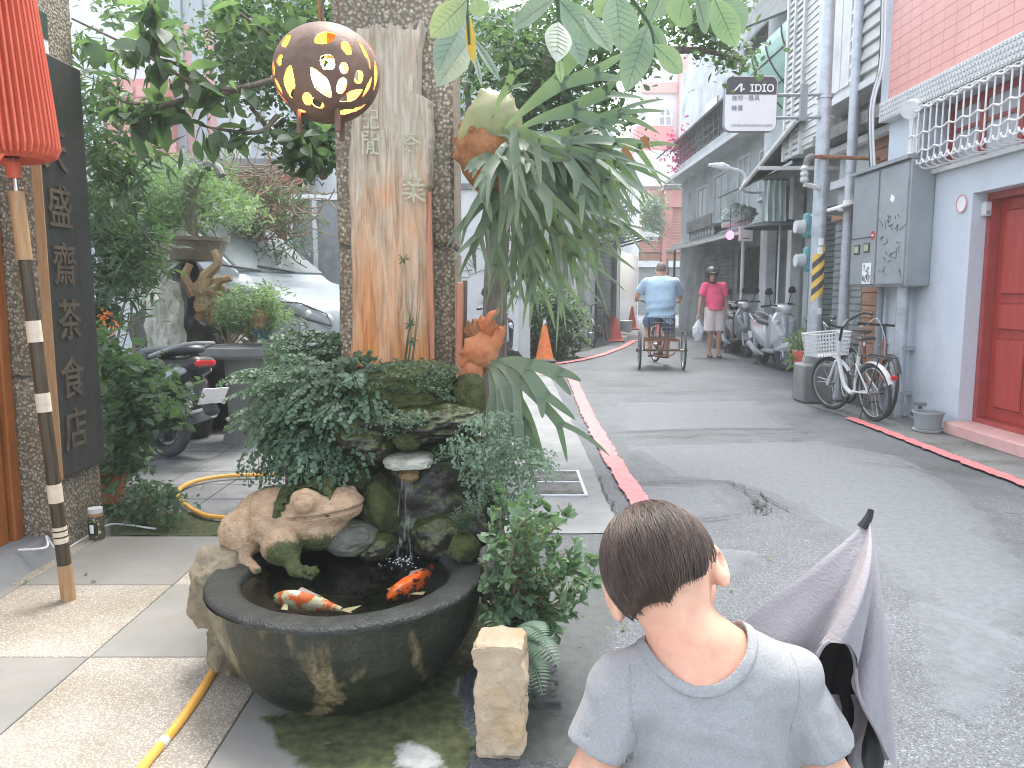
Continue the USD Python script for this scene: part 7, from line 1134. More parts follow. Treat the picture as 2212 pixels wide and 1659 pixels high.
add('clover', scatter((np.array([[0, 0, 0], [-.5, .6, .1], [0, 1, 0], [.5, .6, .1]]), np.array([[0, 3, 2], [0, 2, 1]])), V[sel] * 1.02 + [0, 0, .004], rdirs(r, 420), rdirs(r, 420, 2.) + [0, -.6, 0], .016), 'leaf_mid', t_, kind='stuff')
hl = thing('horsetail', 'thin pale grass stalks rising in front of the wooden slab', 'grass')
for k in range(14): x = 890 + 7 * r.normal(); limb(hl, [at(x - 8, 786, 2.98), at(x, 720, 2.98), at(x + r.normal() * 8, 600 + 110 * r.random(), 3.0)], .0016, .0007, 'leaf_bright', 'stalk', 8)
for (x, y) in ((885, 700), (890, 735), (872, 560)): add('whorl', scatter(LEAFN, np.repeat(at(x, y, 2.99)[None], 16, 0), rdirs(r, 16), rdirs(r, 16, 1), .028), 'leaf_mid', hl)
rmx = thing('rosemary_sprig', 'spiky rosemary-like sprig on the mossy cushion at the bowl rim', 'plant')
for k in range(9):
    b = at(1000 + r.normal() * 8, 1162, 2.55); e = b + [r.normal() * .045, -.01, r.uniform(.07, .13)]; limb(rmx, [b, (b + e) / 2 + [r.normal() * .008, 0, 0], e], .0012, .0008, 'leaf_mid', 'stem', 6); q = b + (e - b) * r.uniform(.2, 1, 20)[:, None]; add('needles', scatter(LEAFN, q, rdirs(r, 20) * [1, 1, .3] + [0, 0, .5], rdirs(r, 20, 1), .026), 'leaf_bright', rmx)
bs = thing('boxleaf_shrub', 'bright green small-leaved shrub growing right of the stone bowl', 'shrub'); r = R(71); pos, drs = [], []; b0 = np.array([-.02, 2.5, .02])
tipreg = pxsample([(1060, 1050), (1140, 1060), (1200, 1080), (1290, 1190), (1280, 1270), (1230, 1330), (1200, 1390), (1120, 1440), (1050, 1360), (1030, 1300), (1060, 1200)], 92, r)
for k, (x, y) in enumerate(tipreg):
    e = at(x, y, r.uniform(2.12, 2.62)); e[2] = max(e[2], .05); P = [b0 + r.normal(size=3) * [.03, .04, 0], (b0 + e) / 2 + [0, .03, .08] + r.normal(size=3) * .03, e]; S_ = spline(P, 24); add('stem', tube(S_[::3], np.linspace(.004, .0016, 8), 5), 'twig', bs); T = S_[-1] - S_[-4]; T /= np.linalg.norm(T)
    for i in range(11, 24, 2):
        for s in range(3): a = rdirs(r, 1)[0]; a = a - T * (a @ T); pos.append(S_[i]); drs.append(a / np.linalg.norm(a) + T * .7)
    for s in range(5): a = rdirs(r, 1)[0]; pos.append(S_[-1]); drs.append(a * .8 + T * .9)
leaves_as_parts(bs, np.array(pos), LEAFO, .034, r, 'leaf_shrub', 300, -.15, np.array(drs), stuff='leaves_behind')
sf = thing('sword_fern', 'sword fern with feathered fronds at the foot of the shrub, beside the standing stone', 'fern')
for (x0, y0, x1, y1, x2, y2) in [(1075, 1430, 1140, 1330, 1208, 1440), (1070, 1430, 1150, 1380, 1172, 1500), (1080, 1430, 1120, 1400, 1128, 1520), (1060, 1420, 1140, 1300, 1180, 1390)]:
    t = np.linspace(0, 1, 26); a_, b_, c_ = at(x0, y0, 2.3), at(x1, y1, 2.15), at(x2, y2, 2.0); c_[2] = max(c_[2], .02); P = np.array([(1 - q) ** 2 * a_ + 2 * q * (1 - q) * b_ + q * q * c_ for q in t]); T = np.gradient(P, axis=0); sd = np.cross(T, [0, -.4, 1.]); sd /= np.linalg.norm(sd, axis=1, keepdims=True); ps = np.concatenate([P[3:], P[3:]]); dd = np.concatenate([sd[3:], -sd[3:]]) + np.tile(T[3:], (2, 1)) * 8
    add('frond', join(tube(P, .0015, 4), scatter(LEAFN, ps, dd, np.tile([[0, -.5, 1.]], (len(ps), 1)), np.tile(.06 * np.sin(np.pi * (t[3:] * .85 + .1)), 2))), 'leaf_fern_pale', sf)
wsp = MB(); r = R(75)
for k in range(52): q = G(*[(1215, 1300), (1190, 1345), (1230, 1420), (560, 1560), (300, 1120), (340, 1135), (1180, 1500), (210, 1230), (1290, 1350), (1960, 930), (1860, 915), (2060, 965), (1600, 1240)][k % 13], .015) + [r.normal() * .15, r.normal() * .15, 0]; wsp += scatter(LEAFB, q[None], rdirs(r, 1) * [1, 1, .1], np.array([[r.normal() * .2, r.normal() * .2, 1.]]), r.uniform(.015, .035))
add('fallen_leaves', wsp, 'leaf_bright', kind='stuff', label='small fallen leaves scattered over the paving and the road', cat='leaves')
bg = thing('bougainvillea', 'pink bougainvillea hanging over the far roof edge above the grey house', 'shrub'); C, pos = clumps([(1462, 300), (1495, 295), (1512, 330), (1500, 375), (1470, 380)], 22, (27.5, 29.5), 50, .25, R(76)); add('blossom', foliage(pos, LEAFB, .14, R(77)), 'flower_pink', bg, kind='stuff'); C, pos = clumps([(1475, 330), (1512, 320), (1515, 370), (1480, 380)], 10, (28, 29.6), 50, .25, R(78)); add('leaves', foliage(pos, LEAFB, .13, R(79)), 'leaf_mid', bg, kind='stuff')
limb(bg, [at(1490, 372, 29), at(1485, 350, 28.8), at(1480, 325, 28.5)], .04, .02, 'bark', 'stem', 8)
fp = thing('balcony_plants', 'green plants on the far balcony left of the brick column', 'plant'); C, pos = clumps([(1385, 440), (1424, 425), (1424, 500), (1390, 505)], 20, (42.5, 43.2), 50, .3, R(80)); add('leaves', foliage(pos, LEAFB, .2, R(81)), 'leaf_mid', fp, kind='stuff'); add('trough', pbox((1382, 512), (1424, 500), 42.4, .8), 'siding', fp)
rsp = shrub('roadside_plants', 'straggly potted plants with thin leaves between the silver scooter and the pole', 'plant', [(1712, 730), (1745, 700), (1760, 740), (1745, 785), (1715, 785)], 14, (9.8, 10.6), 20, .06, LEAFN, .12, 'leaf_bright', 82, (4.0, 10.5, 0), 8)
rdp = thing('red_bag_plant', 'red wrapped plant pot between the scooter and the striped pole', 'pot', (*(at(1735, 745, 9.9)[:2]), 0)); add('pot', lathe([(.001, .25), (.09, .25), (.13, .5), (.1, .5), (.001, .45)], 16), 'red_cone', rdp); add('stand', cyl((0, 0, 0), (0, 0, .25), .09, n=14), 'concrete', rdp)
# ---------------------------------------------------------------- two- and three-wheelers
def hullb(*bs, sub=2):                     # a rounded panel: the hull of ellipsoids (centre, radii)
    v = np.concatenate([_ICO[sub][0] * np.asarray(s if np.ndim(s) else (s,) * 3, float) + np.asarray(c, float) for c, s in bs]); h = trimesh.convex.convex_hull(v); return np.array(h.vertices), np.array(h.faces)
class TX:                                  # adds parts of one thing through a common turn (a lean)
    def __init__(s, t, rot=np.eye(3), off=(0, 0, 0)): s.t, s.rot, s.off = t, rot, np.asarray(off, float)
    def __call__(s, name, mesh, m, parent=None, **k):
        if isinstance(mesh, MB): mesh = mesh.get()
        return add(name, (np.asarray(mesh[0]) @ s.rot.T + s.off, mesh[1]), m, parent or s.t, **k)
def wheel(A, c, R_, w=.02, tyre='rubber', rim='chrome', spokes=20, rot=np.eye(3), name='wheel', hub=.02, hubw=.05):
    a = np.arange(40) / 40 * 2 * np.pi; ring = lambda q: np.stack([q * np.cos(a), 0 * a, q * np.sin(a)], 1) @ rot.T + c
    wl_ = A(name, tube(ring(R_ - w), w, 8, closed=True), tyre); A('rim', tube(ring(R_ - 2 * w - .006), .009, 6, closed=True), rim, wl_); A('hub', cyl(np.array([0, -hubw, 0]) @ rot.T + c, np.array([0, hubw, 0]) @ rot.T + c, hub, n=10), rim, wl_)
    if spokes:
        m = MB()
        for k in range(spokes): q = k / spokes * 2 * np.pi; m += tube([np.array([hub * math.cos(q + .8), .02 * (-1) ** k, hub * math.sin(q + .8)]) @ rot.T + c, np.array([(R_ - 2 * w) * math.cos(q), 0, (R_ - 2 * w) * math.sin(q)]) @ rot.T + c], .0016, 3, False)
        A('spokes', m, rim, wl_, kind='stuff')
    return wl_
def fender(A, c, R_, a0, a1, w, m, rot=np.eye(3)):
    a = np.linspace(a0, a1, 18); V = []
    for q in a: V += [np.array([R_ * math.cos(q), s * w, R_ * math.sin(q) - abs(s) ** 2 * .012]) for s in (-1, -.5, 0, .5, 1)]
    TWOSIDED.add(m); return A('fender', (np.array(V) @ rot.T + c, gridf(18, 5)), m)
def city_bike(name, label, rear, front, R_, m, steer=0., lean=0., basket=True, flat_bar=False):
    rear, front = np.array([*rear, 0.]), np.array([*front, 0.]); d = front - rear; wb = np.linalg.norm(d); t = thing(name, label, 'bicycle', rear, math.degrees(math.atan2(d[1], d[0]))); A = TX(t, rotm(lean, 'x')); S = rotm(steer, 'z')
    wheel(A, np.array([0, 0, R_]), R_, .019, spokes=24); fc = np.array([wb, 0, R_]); 
    B2 = TX(t, A.rot); wheel(A, fc, R_, .019, spokes=24, rot=S)
    hb, hh = np.array([wb - .16, 0, R_ + .3]), np.array([wb - .2, 0, R_ + .47])
    A('frame', MB(tube(spline([hb, (wb * .66, 0, R_ + .02), (wb * .5, 0, R_ - .05), (wb * .42, 0, R_ - .03)], 16), .023, 10), cyl((wb * .42, 0, R_ - .04), (wb * .3, 0, R_ + .36), .018), cyl(hb - [-.01, 0, .05], hh, .022)), m)
    for s in (-1, 1): A('stay', MB(cyl((0, s * .055, R_), (wb * .42, s * .03, R_ - .03), .01), cyl((0, s * .055, R_), (wb * .34, s * .02, R_ + .26), .008)), m); A('fork_leg', cyl(fc + S @ [0, s * .05, 0], hb + [-.0, s * .03, -.04], .012), m)
    A('seat_post', cyl((wb * .3, 0, R_ + .36), (wb * .255, 0, R_ + .5), .013), 'chrome'); A('saddle', hullb(((wb * .27 - .1, .06, R_ + .52), (.05, .035, .025)), ((wb * .27 - .1, -.06, R_ + .52), (.05, .035, .025)), ((wb * .27 + .12, 0, R_ + .525), (.04, .022, .02))), 'black_plastic', smooth=40); A('saddle_edge', hullb(((wb * .27 - .1, .06, R_ + .505), (.052, .037, .012)), ((wb * .27 - .1, -.06, R_ + .505), (.052, .037, .012)), ((wb * .27 + .1, 0, R_ + .51), (.03, .02, .01))), 'clap_wood')
    A('stem', cyl(hh, hh + [-.05, 0, .14], .014), 'black_plastic'); hc = hh + [-.05, 0, .14]
    if flat_bar: hp = [(0, -.26, .0), (.0, 0, .0), (0, .26, .0)]
    else: hp = [(-.16, -.25, .12), (-.06, -.22, .13), (.05, -.14, .06), (0, 0, 0), (.05, .14, .06), (-.06, .22, .13), (-.16, .25, .12)]
    hp = np.array(hp) @ S.T + hc; A('handlebar', tube(spline(hp, 30), .0125, 8), 'black_plastic'); A('grip', tube([hp[0], hp[0] * .7 + hp[1] * .3], .017, 8), 'black_plastic'); A('grip', tube([hp[-1], hp[-1] * .7 + hp[-2] * .3], .017, 8), 'black_plastic')
    for s in (0, -1): A('brake_lever', tube(spline([hp[s] * .55 + hp[1 if s == 0 else -2] * .45, hp[s] * .8 + hp[1 if s == 0 else -2] * .2 + [.05, 0, -.02], hp[s] + [.05, 0, -.03]], 6), .006, 5), 'chrome')
    for s in (-1, 1): A('brake_cable', tube(spline([hc + S @ [.03, s * .16, .02], hc + [.14, s * .13, .06], hc + [.17, s * .05, -.12], hb + [.05, s * .02, .0]], 16), .004, 5), 'white_metal')
    fender(A, np.array([0, 0, R_]), R_ + .022, .35, 2.75, .028, m if m != 'rust' else 'dark_metal'); fender(A, fc, R_ + .022, .5, 2.6, .028, m if m != 'rust' else 'dark_metal', S)
    rk = MB(cyl((-.3, -.06, R_ + .36), (.14, -.06, R_ + .36), .007), cyl((-.3, .06, R_ + .36), (.14, .06, R_ + .36), .007), cyl((-.2, .06, R_ + .36), (0, .06, R_), .006), cyl((-.2, -.06, R_ + .36), (0, -.06, R_), .006)); 
    for k in range(4): rk += cyl((-.3 + .12 * k, -.06, R_ + .36), (-.3 + .12 * k, .06, R_ + .36), .006)
    A('rear_rack', rk, 'dark_metal'); A('reflector', bevbox((-.33, 0, R_ + .18), (.03, .06, .045), .008), 'red_light')
    cr = (wb * .42, 0, R_ - .05); A('chainwheel', MB(xf(cyl((0, -.004, 0), (0, .004, 0), .07, n=24), None, (cr[0], -.05, cr[2]))), 'dark_metal')
    for s in (-1, 1): A('crank', MB(tube([(cr[0], s * .06, cr[2]), (cr[0] + s * .12, s * .07, cr[2] - .08)], .009, 6)), 'chrome'); A('pedal', bevbox((cr[0] + s * .12, s * .12, cr[2] - .08), (.09, .08, .025), .006), 'black_plastic')
    A('kickstand', tube([(.06, .05, R_ - .02), (.02, .14, .012), (-.08, .16, .012)], .008, 6), 'dark_metal')
    if basket:
        bx0, bz0 = wb - .06, R_ + .3; W_, L_, D_ = .17, .26, .24; wv = add('basket', (A.rot @ np.array([0, 0, 0]) + MB(boxm((bx0 + .02, -W_ + .03, bz0), (bx0 + L_ - .03, W_ - .03, bz0 + .01))).get()[0] @ A.rot.T, _BF), 'white_metal', t)
        def pt(u, z): # round the basket
            k = 1 + .16 * z / D_; P = np.array([[0, -1], [1, -1], [1, 1], [0, 1], [0, -1]], float); s = u * 4; i = min(int(s), 3); q = P[i] + (P[i + 1] - P[i]) * (s - i); return np.array([bx0 + L_ / 2 + (q[0] - .5) * L_ * k, q[1] * W_ * k, bz0 + z])
        for k in range(7): z = D_ * k / 6; A('basket_band', tube([pt(u, z) for u in (0, .25, .5, .75, .9999)], .005 if k < 6 else .009, 4), 'white_metal', wv)
        bm = MB()
        for k in range(44): bm += tube([pt(k / 44, 0), pt(k / 44, D_)], .005, 4)
        A('basket_wire', bm, 'white_metal', wv, kind='stuff')
    return t
city_bike('white_bicycle', 'white folding bicycle with a wicker-like basket, parked in front of the meter cabinet', G(1888, 910)[:2], G(1796, 884)[:2], .285, 'white_metal', .25, -.08)
city_bike('dark_bicycle', 'dark bicycle with flat handlebar and white cables, behind the white bicycle', (3.83, 8.75), (3.77, 7.75), .31, 'rust', -.1, -.06, False, True)
city_bike('black_bicycle', 'old black bicycle parked on the left edge of the alley beyond the orange cone', G(1318, 742)[:2] + [.05, .9], G(1272, 752)[:2] + [.1, .1], .33, 'dark_metal', .4, .1, False)

def scooter(name, label, front, head, body, dark, steer=0., group=None, mirrors=True):
    front = np.array([*front, 0.]); h = math.radians(head); t = thing(name, label, 'scooter', front - 1.22 * np.array([math.cos(h), math.sin(h), 0]), head, group); A = TX(t, rotm(.06, 'x')); S = rotm(steer, 'z'); fc = np.array([1.22, 0, .225])
    for c, rot in ((np.array([0, 0, .225]), np.eye(3)), (fc, S)):
        a = np.arange(36) / 36 * 2 * np.pi; w_ = A('wheel', tube(np.stack([.175 * np.cos(a), 0 * a, .175 * np.sin(a)], 1) @ rot.T + c, .05, 10, closed=True), 'rubber', smooth=True); A('rim', MB(tube(np.stack([.118 * np.cos(a), 0 * a, .118 * np.sin(a)], 1) @ rot.T + c, .014, 6, closed=True), cyl(rot @ [0, -.05, 0] + c, rot @ [0, .05, 0] + c, .035, n=12)), 'grey_box', w_); m = MB()
        for k in range(5): q = k / 5 * 2 * np.pi; m += cbox(rot @ [.07 * math.cos(q), 0, .07 * math.sin(q)] + c, (.1, .03, .026), rot @ rotm(-q, 'y'))
        A('rim_spokes', m, 'dark_metal', w_, kind='stuff')
    for s in (-1, 1): A('fork_leg', cyl(fc + S @ [0, s * .075, 0], np.array([1.06, s * .05, .6]), .02), 'galvanised')
    A('front_fender', hullb((fc + S @ [.02, 0, .2], (.16, .06, .045)), (fc + S @ [-.16, 0, .12], (.05, .06, .05)), (fc + S @ [.17, 0, .12], (.03, .045, .03))), body, smooth=40)
    A('apron', hullb(((1.03, 0, .9), (.05, .13, .05)), ((1.1, .14, .78), (.04, .06, .08)), ((1.1, -.14, .78), (.04, .06, .08)), ((1.14, 0, .58), (.05, .12, .08)), ((1.05, .15, .5), (.05, .05, .09)), ((1.05, -.15, .5), (.05, .05, .09)), ((.98, 0, .34), (.06, .12, .05)), sub=2), body, smooth=45)
    A('apron_wing', hullb(((1.06, .15, .72), (.03, .05, .12)), ((1.0, .17, .45), (.03, .04, .1)), ((.95, .15, .86), (.03, .04, .05))), dark, smooth=45); A('apron_wing', hullb(((1.06, -.15, .72), (.03, .05, .12)), ((1.0, -.17, .45), (.03, .04, .1)), ((.95, -.15, .86), (.03, .04, .05))), dark, smooth=45)
    A('nose_stripe', hullb(((1.16, .0, .84), (.015, .05, .03)), ((1.195, 0, .6), (.015, .03, .05))), 'galvanised', smooth=40)
    for s in (-1, 1): A('turn_light', hullb(((1.14, s * .11, .78), (.025, .04, .035)), ((1.12, s * .14, .7), (.02, .03, .03))), 'frosted', smooth=40)
    A('floorboard', hullb(((.95, .13, .3), (.05, .04, .04)), ((.95, -.13, .3), (.05, .04, .04)), ((.5, .14, .29), (.05, .04, .04)), ((.5, -.14, .29), (.05, .04, .04))), dark, smooth=45)
    A('body', hullb(((.48, .1, .5), (.05, .06, .2)), ((.48, -.1, .5), (.05, .06, .2)), ((.1, .12, .58), (.1, .05, .1)), ((.1, -.12, .58), (.1, .05, .1)), ((-.35, .05, .74), (.06, .06, .05)), ((-.35, -.05, .74), (.06, .06, .05))), body, smooth=45)
    A('side_panel', hullb(((.45, .15, .42), (.06, .03, .08)), ((.05, .17, .56), (.1, .02, .05)), ((-.25, .12, .68), (.08, .02, .03))), dark, smooth=45); A('side_panel', hullb(((.45, -.15, .42), (.06, .03, .08)), ((.05, -.17, .56), (.1, .02, .05)), ((-.25, -.12, .68), (.08, .02, .03))), dark, smooth=45)
    A('seat', hullb(((.5, 0, .74), (.09, .1, .04)), ((.12, .06, .77), (.1, .09, .05)), ((.12, -.06, .77), (.1, .09, .05))), 'seat_vinyl', smooth=50); A('pillion_seat', hullb(((.14, 0, .8), (.08, .13, .045)), ((-.26, 0, .84), (.09, .09, .04))), 'seat_vinyl', smooth=50)
    A('grab_rail', tube(spline([(.0, .16, .78), (-.3, .13, .87), (-.44, 0, .89), (-.3, -.13, .87), (.0, -.16, .78)], 20), .014, 8), dark); A('tail_light', hullb(((-.39, .05, .74), (.02, .05, .03)), ((-.39, -.05, .74), (.02, .05, .03))), 'red_light', smooth=40)
    A('rear_fender', hullb(((-.3, 0, .6), (.03, .07, .05)), ((-.46, 0, .38), (.02, .07, .03))), 'black_plastic', smooth=40); A('plate', cbox((-.47, 0, .5), (.006, .24, .13), rotm(-.45, 'y')), 'white_paint')
    A('engine', hullb(((.32, .08, .26), (.12, .08, .09)), ((.0, .1, .24), (.09, .05, .09))), 'dark_metal', smooth=40); A('exhaust', MB(tube([(.35, -.1, .2), (.1, -.15, .24), (-.3, -.16, .36)], [.02, .055, .05], 12)), 'grey_box')
    for s in (-1, 1): 
        A('shock', cyl((-.02, s * .12, .28), (-.14, s * .12, .62), .022), 'galvanised'); hx = np.arange(60) / 60; A('spring', tube(np.stack([-.04 - .08 * hx + .034 * np.cos(hx * 44), s * .12 + .034 * np.sin(hx * 44), .33 + .23 * hx], 1), .006, 5), 'white_metal')
    A('handle_cover', hullb((S @ [.06, 0, 0] + [1.02, 0, 1.0], (.06, .09, .055)), (S @ [-.04, 0, 0] + [.98, 0, 1.03], (.05, .13, .04)), (S @ [.11, 0, -.05] + [1.02, 0, 1.0], (.03, .06, .05))), body, smooth=45); A('headlight', hullb((S @ [.125, 0, -.02] + [1.02, 0, 1.0], (.028, .07, .05)), (S @ [.12, 0, .02] + [1.02, 0, 1.0], (.02, .04, .03))), 'frosted', smooth=40)
    hp = np.array([(-.08, -.36, 1.04), (-.02, -.2, 1.05), (0, 0, 1.03), (-.02, .2, 1.05), (-.08, .36, 1.04)]) @ S.T + [.98, 0, 0]; A('handlebar', tube(spline(hp, 20), .014, 8), 'black_plastic')
    for s, q in ((0, 1), (-1, -2)):
        A('grip', tube([hp[s], hp[s] * .6 + hp[q] * .4], .019, 8), 'black_plastic'); A('brake_lever', tube([hp[q] + S @ [.06, 0, 0], hp[s] + S @ [.07, 0, -.02]], .007, 5), 'chrome')
        if mirrors: e = hp[q] + S @ [.02, (.07 if s else -.07), .2]; A('mirror_stalk', tube([hp[q], e], .007, 6), 'black_plastic'); A('mirror', hullb((e, (.012, .065, .035)), (e + [.01, 0, .05], (.01, .05, .03))), 'black_plastic', smooth=40)
    A('stand', MB(cyl((.15, .1, .2), (.1, .17, .01), .012, n=6), cyl((.15, -.1, .2), (.1, -.17, .01), .012, n=6)), 'dark_metal')
    return t
scooter('silver_scooter', 'silver scooter with its front wheel turned, parked before the dark roller door', G(1690, 795)[:2] + [-.1, -.5], -91, 'scooter_silver', 'scooter_grey', .55)
scooter('grey_scooter', 'grey and black scooter parked just behind the silver scooter', (4.55, 14.9), -92, 'scooter_grey', 'black_plastic', .1)
scooter('black_scooter', 'black scooter half hidden between the grey scooter and the woman', (4.75, 16.3), -88, 'black_plastic', 'scooter_grey', .0)
scooter('far_scooter', 'dark scooter parked at the far end, nearest the garage doors', (6.2, 27.2), 100, 'black_plastic', 'scooter_grey', .0)
scooter('far_scooter', 'dark scooter at the far end, with pale plate, right of the other', (6.75, 26.0), 96, 'black_plastic', 'black_plastic', .0)
scooter('courtyard_scooter', 'black scooter parked tail first behind the leafy bush in the courtyard', (-3.75, 6.35), 155, 'black_plastic', 'scooter_grey', .2)
scooter('hidden_scooter', 'dark scooter with black mirrors behind the stone pillar by the white wall', (-.02, 10.9), -50, 'black_plastic', 'scooter_grey', .3)
# silver car
add('parking_slab', boxm((-7.5, 7.55, -.03), (-1.2, 10.2, .28)), 'concrete_dark', kind='structure')
cr = thing('silver_car', 'silver minivan behind the courtyard plants, nose towards the stone pillar', 'car', (-2.55, 8.8, .28), -20)
def carbody(p):
    q = np.abs(p - [-1.2, 0, .62]) - [2.15, .78, .4]; d = np.linalg.norm(np.maximum(q, 0), axis=1) + np.minimum(q.max(1), 0) - .08; n = np.array([.26, 0, 1.]); n /= np.linalg.norm(n)
    hood = (p - [.78, 0, .8]) @ n; nz = (p - [1.0, 0, .5]) @ (np.array([1, 0, .25]) / 1.03); d = -smin(-d, -hood, .08); d = -smin(-d, -nz, .1); yy = np.abs(p[:, 1]); crn = (np.stack([p[:, 0], yy], 1) - [.78, .8]) @ (np.array([.75, .66])); d = -smin(-d, -crn, .15)
    c = np.abs(p - [-1.6, 0, 1.2]) - [1.9, .66, .45]; c = np.linalg.norm(np.maximum(c, 0), axis=1) + np.minimum(c.max(1), 0) - .06; ws = (p - [.05, 0, 1.02]) @ (np.array([.62, 0, .785])); c = -smin(-c, -ws, .05); return smin(d, c, .04)
UsdGeom.Xformable(cr).AddScaleOp().Set(Gf.Vec3f(1.1, 1.1, 1.1))
V_, F_ = isosurf(carbody, (-3.6, -1.05, .1), (1.3, 1.05, 1.8), .045); add('body', (V_, F_), 'silver_paint', cr, smooth=40)
cw = lambda x, y: np.array([x, y, 1.02 - .79 * (x - .05) + .012]); add('windscreen', slab4([cw(-.02, -.68), cw(-.02, .68), cw(-.72, .6), cw(-.72, -.6)], .02), 'window_grey', cr)
for s in (-.42, .12): add('wiper', tube([cw(.0, s) + [.02, 0, .02], cw(-.06, s - .5) + [.02, 0, .02]], .012, 5), 'black_plastic', cr)
for s in (-1, 1): add('headlight', hullb(((.74, s * .79, .72), (.07, .05, .07)), ((.9, s * .62, .62), (.05, .06, .07)), ((.6, s * .82, .78), (.06, .04, .05))), 'headlamp', cr, smooth=40); add('headlight_trim', tube(np.array([(.56, s * .855, .80), (.76, s * .835, .79), (.92, s * .67, .69), (.95, s * .64, .58), (.8, s * .8, .64), (.62, s * .865, .72)]), .008, 5, closed=True), 'dark_metal', cr); add('headlight_lens', hullb(((.8, s * .79, .7), (.035, .03, .035))), 'white_paint', cr, smooth=40); add('side_window', slab4([(-.4, s * .75, 1.05), (-1.4, s * .75, 1.05), (-1.4, s * .73, 1.5), (-.8, s * .73, 1.5)], .02), 'window_dark', cr)
add('grille', bevbox((1.0, 0, .5), (.05, .7, .12), .02), 'dark_metal', cr); A = TX(cr)
for x in (.3, -2.5):
    for s in (-1, 1): a = np.arange(30) / 30 * 2 * np.pi; w_ = A('wheel', tube(np.stack([x + .22 * np.cos(a), 0 * a + s * .76, .32 + .22 * np.sin(a)], 1), .1, 10, closed=True), 'rubber', smooth=True); A('hubcap', xf(cyl((0, -.02, 0), (0, .02, 0), .17, n=20), None, (x, s * .83, .32)), 'galvanised', w_)
# cargo tricycle
L_, R__ = G(1381, 797), G(1476, 799); tc = (L_ + R__) / 2; hd = math.degrees(math.atan2((R__ - L_)[1], (R__ - L_)[0])) + 90
tri = thing('cargo_tricycle', 'rusty old cargo tricycle with two spoked rear wheels', 'tricycle', tc, hd + 6); A = TX(tri); WR = .315; tw = np.linalg.norm(R__ - L_) / 2
for s in (-1, 1): wheel(A, np.array([0, s * tw, WR]), WR, .017, spokes=28, rim='galvanised')
wheel(A, np.array([1.35, 0, WR]), WR, .017, spokes=20, rim='galvanised', rot=rotm(.25, 'z'))
A('axle', MB(cyl((0, -tw, WR), (0, tw, WR), .018), cyl((0, -tw - .06, WR), (0, -tw, WR), .03), cyl((0, tw, WR), (0, tw + .06, WR), .03), cyl((0, -.02, WR), (0, .06, WR), .08, n=18), hullb(((.03, .05, WR - .08), (.06, .08, .04)), ((-.03, -.05, WR - .1), (.05, .06, .03)))), 'iron')
A('rear_frame', MB(cbox((.05, 0, WR + .16), (.04, tw * 1.6, .04)), cbox((.45, 0, WR + .16), (.04, tw * 1.5, .04)), cbox((.25, -.2, WR + .16), (.44, .03, .03)), cbox((.25, .2, WR + .16), (.44, .03, .03)), tube([(.02, -.28, WR + .16), (0, -.28, WR)], .014, 6), tube([(.02, .28, WR + .16), (0, .28, WR)], .014, 6), tube(spline([(-.03, .25, WR + .02), (-.06, .15, WR - .08), (-.06, -.15, WR - .08), (-.03, -.22, WR)], 12), .012, 6)), 'rust')
A('frame', MB(cyl((.1, 0, WR + .1), (.55, 0, WR - .03), .02), cyl((.55, 0, WR - .03), (.38, 0, WR + .46), .018), cyl((.55, 0, WR - .03), (1.15, 0, WR + .5), .022), cyl((.42, 0, WR + .38), (1.13, 0, WR + .52), .018), cyl((1.14, 0, WR + .42), (1.1, 0, WR + .66), .022)), 'red_frame')
for s in (-1, 1): A('fork_leg', cyl((1.35, s * .05, WR), (1.15, s * .03, WR + .45), .012), 'iron')
A('saddle', hullb(((.32, .09, WR + .47), (.07, .05, .035)), ((.32, -.09, WR + .47), (.07, .05, .035)), ((.55, 0, WR + .48), (.04, .03, .025))), 'black_plastic', smooth=40)
A('handlebar', tube(spline([(.82, .36, WR + .78), (.98, .28, WR + .78), (1.1, .1, WR + .7), (1.1, -.1, WR + .7), (.98, -.28, WR + .78), (.82, -.36, WR + .78)], 20), .013, 8), 'chrome')
bkt = A('basket_rail', MB(*[tube([(-.02, y, WR + .19), (-.02, y, WR + .52)], .006, 4) for y in np.linspace(-.2, .2, 9)], *[tube([(-.02, -.2, z), (-.02, .2, z)], .006, 4) for z in np.linspace(WR + .22, WR + .52, 5)], *[tube([(-.02 + .3 * (k % 2), -.2 if k < 2 else .2, WR + .19 + .33), (-.02 + .3, -.2 if k < 2 else .2, WR + .19)], .006, 4) for k in range(4)]), 'dark_metal', kind='stuff')
A('chain_guard', tube([(.08, .05, WR + .02), (.55, .05, WR + .03)], .03, 8), 'iron'); 
for s in (-1, 1): A('pedal', MB(tube([(.55, s * .07, WR - .03), (.55 + s * .1, s * .08, WR - .15 * s)], .01, 6), bevbox((.55 + s * .1, s * .13, WR - .15 * s), (.1, .09, .025), .005)), 'dark_metal')
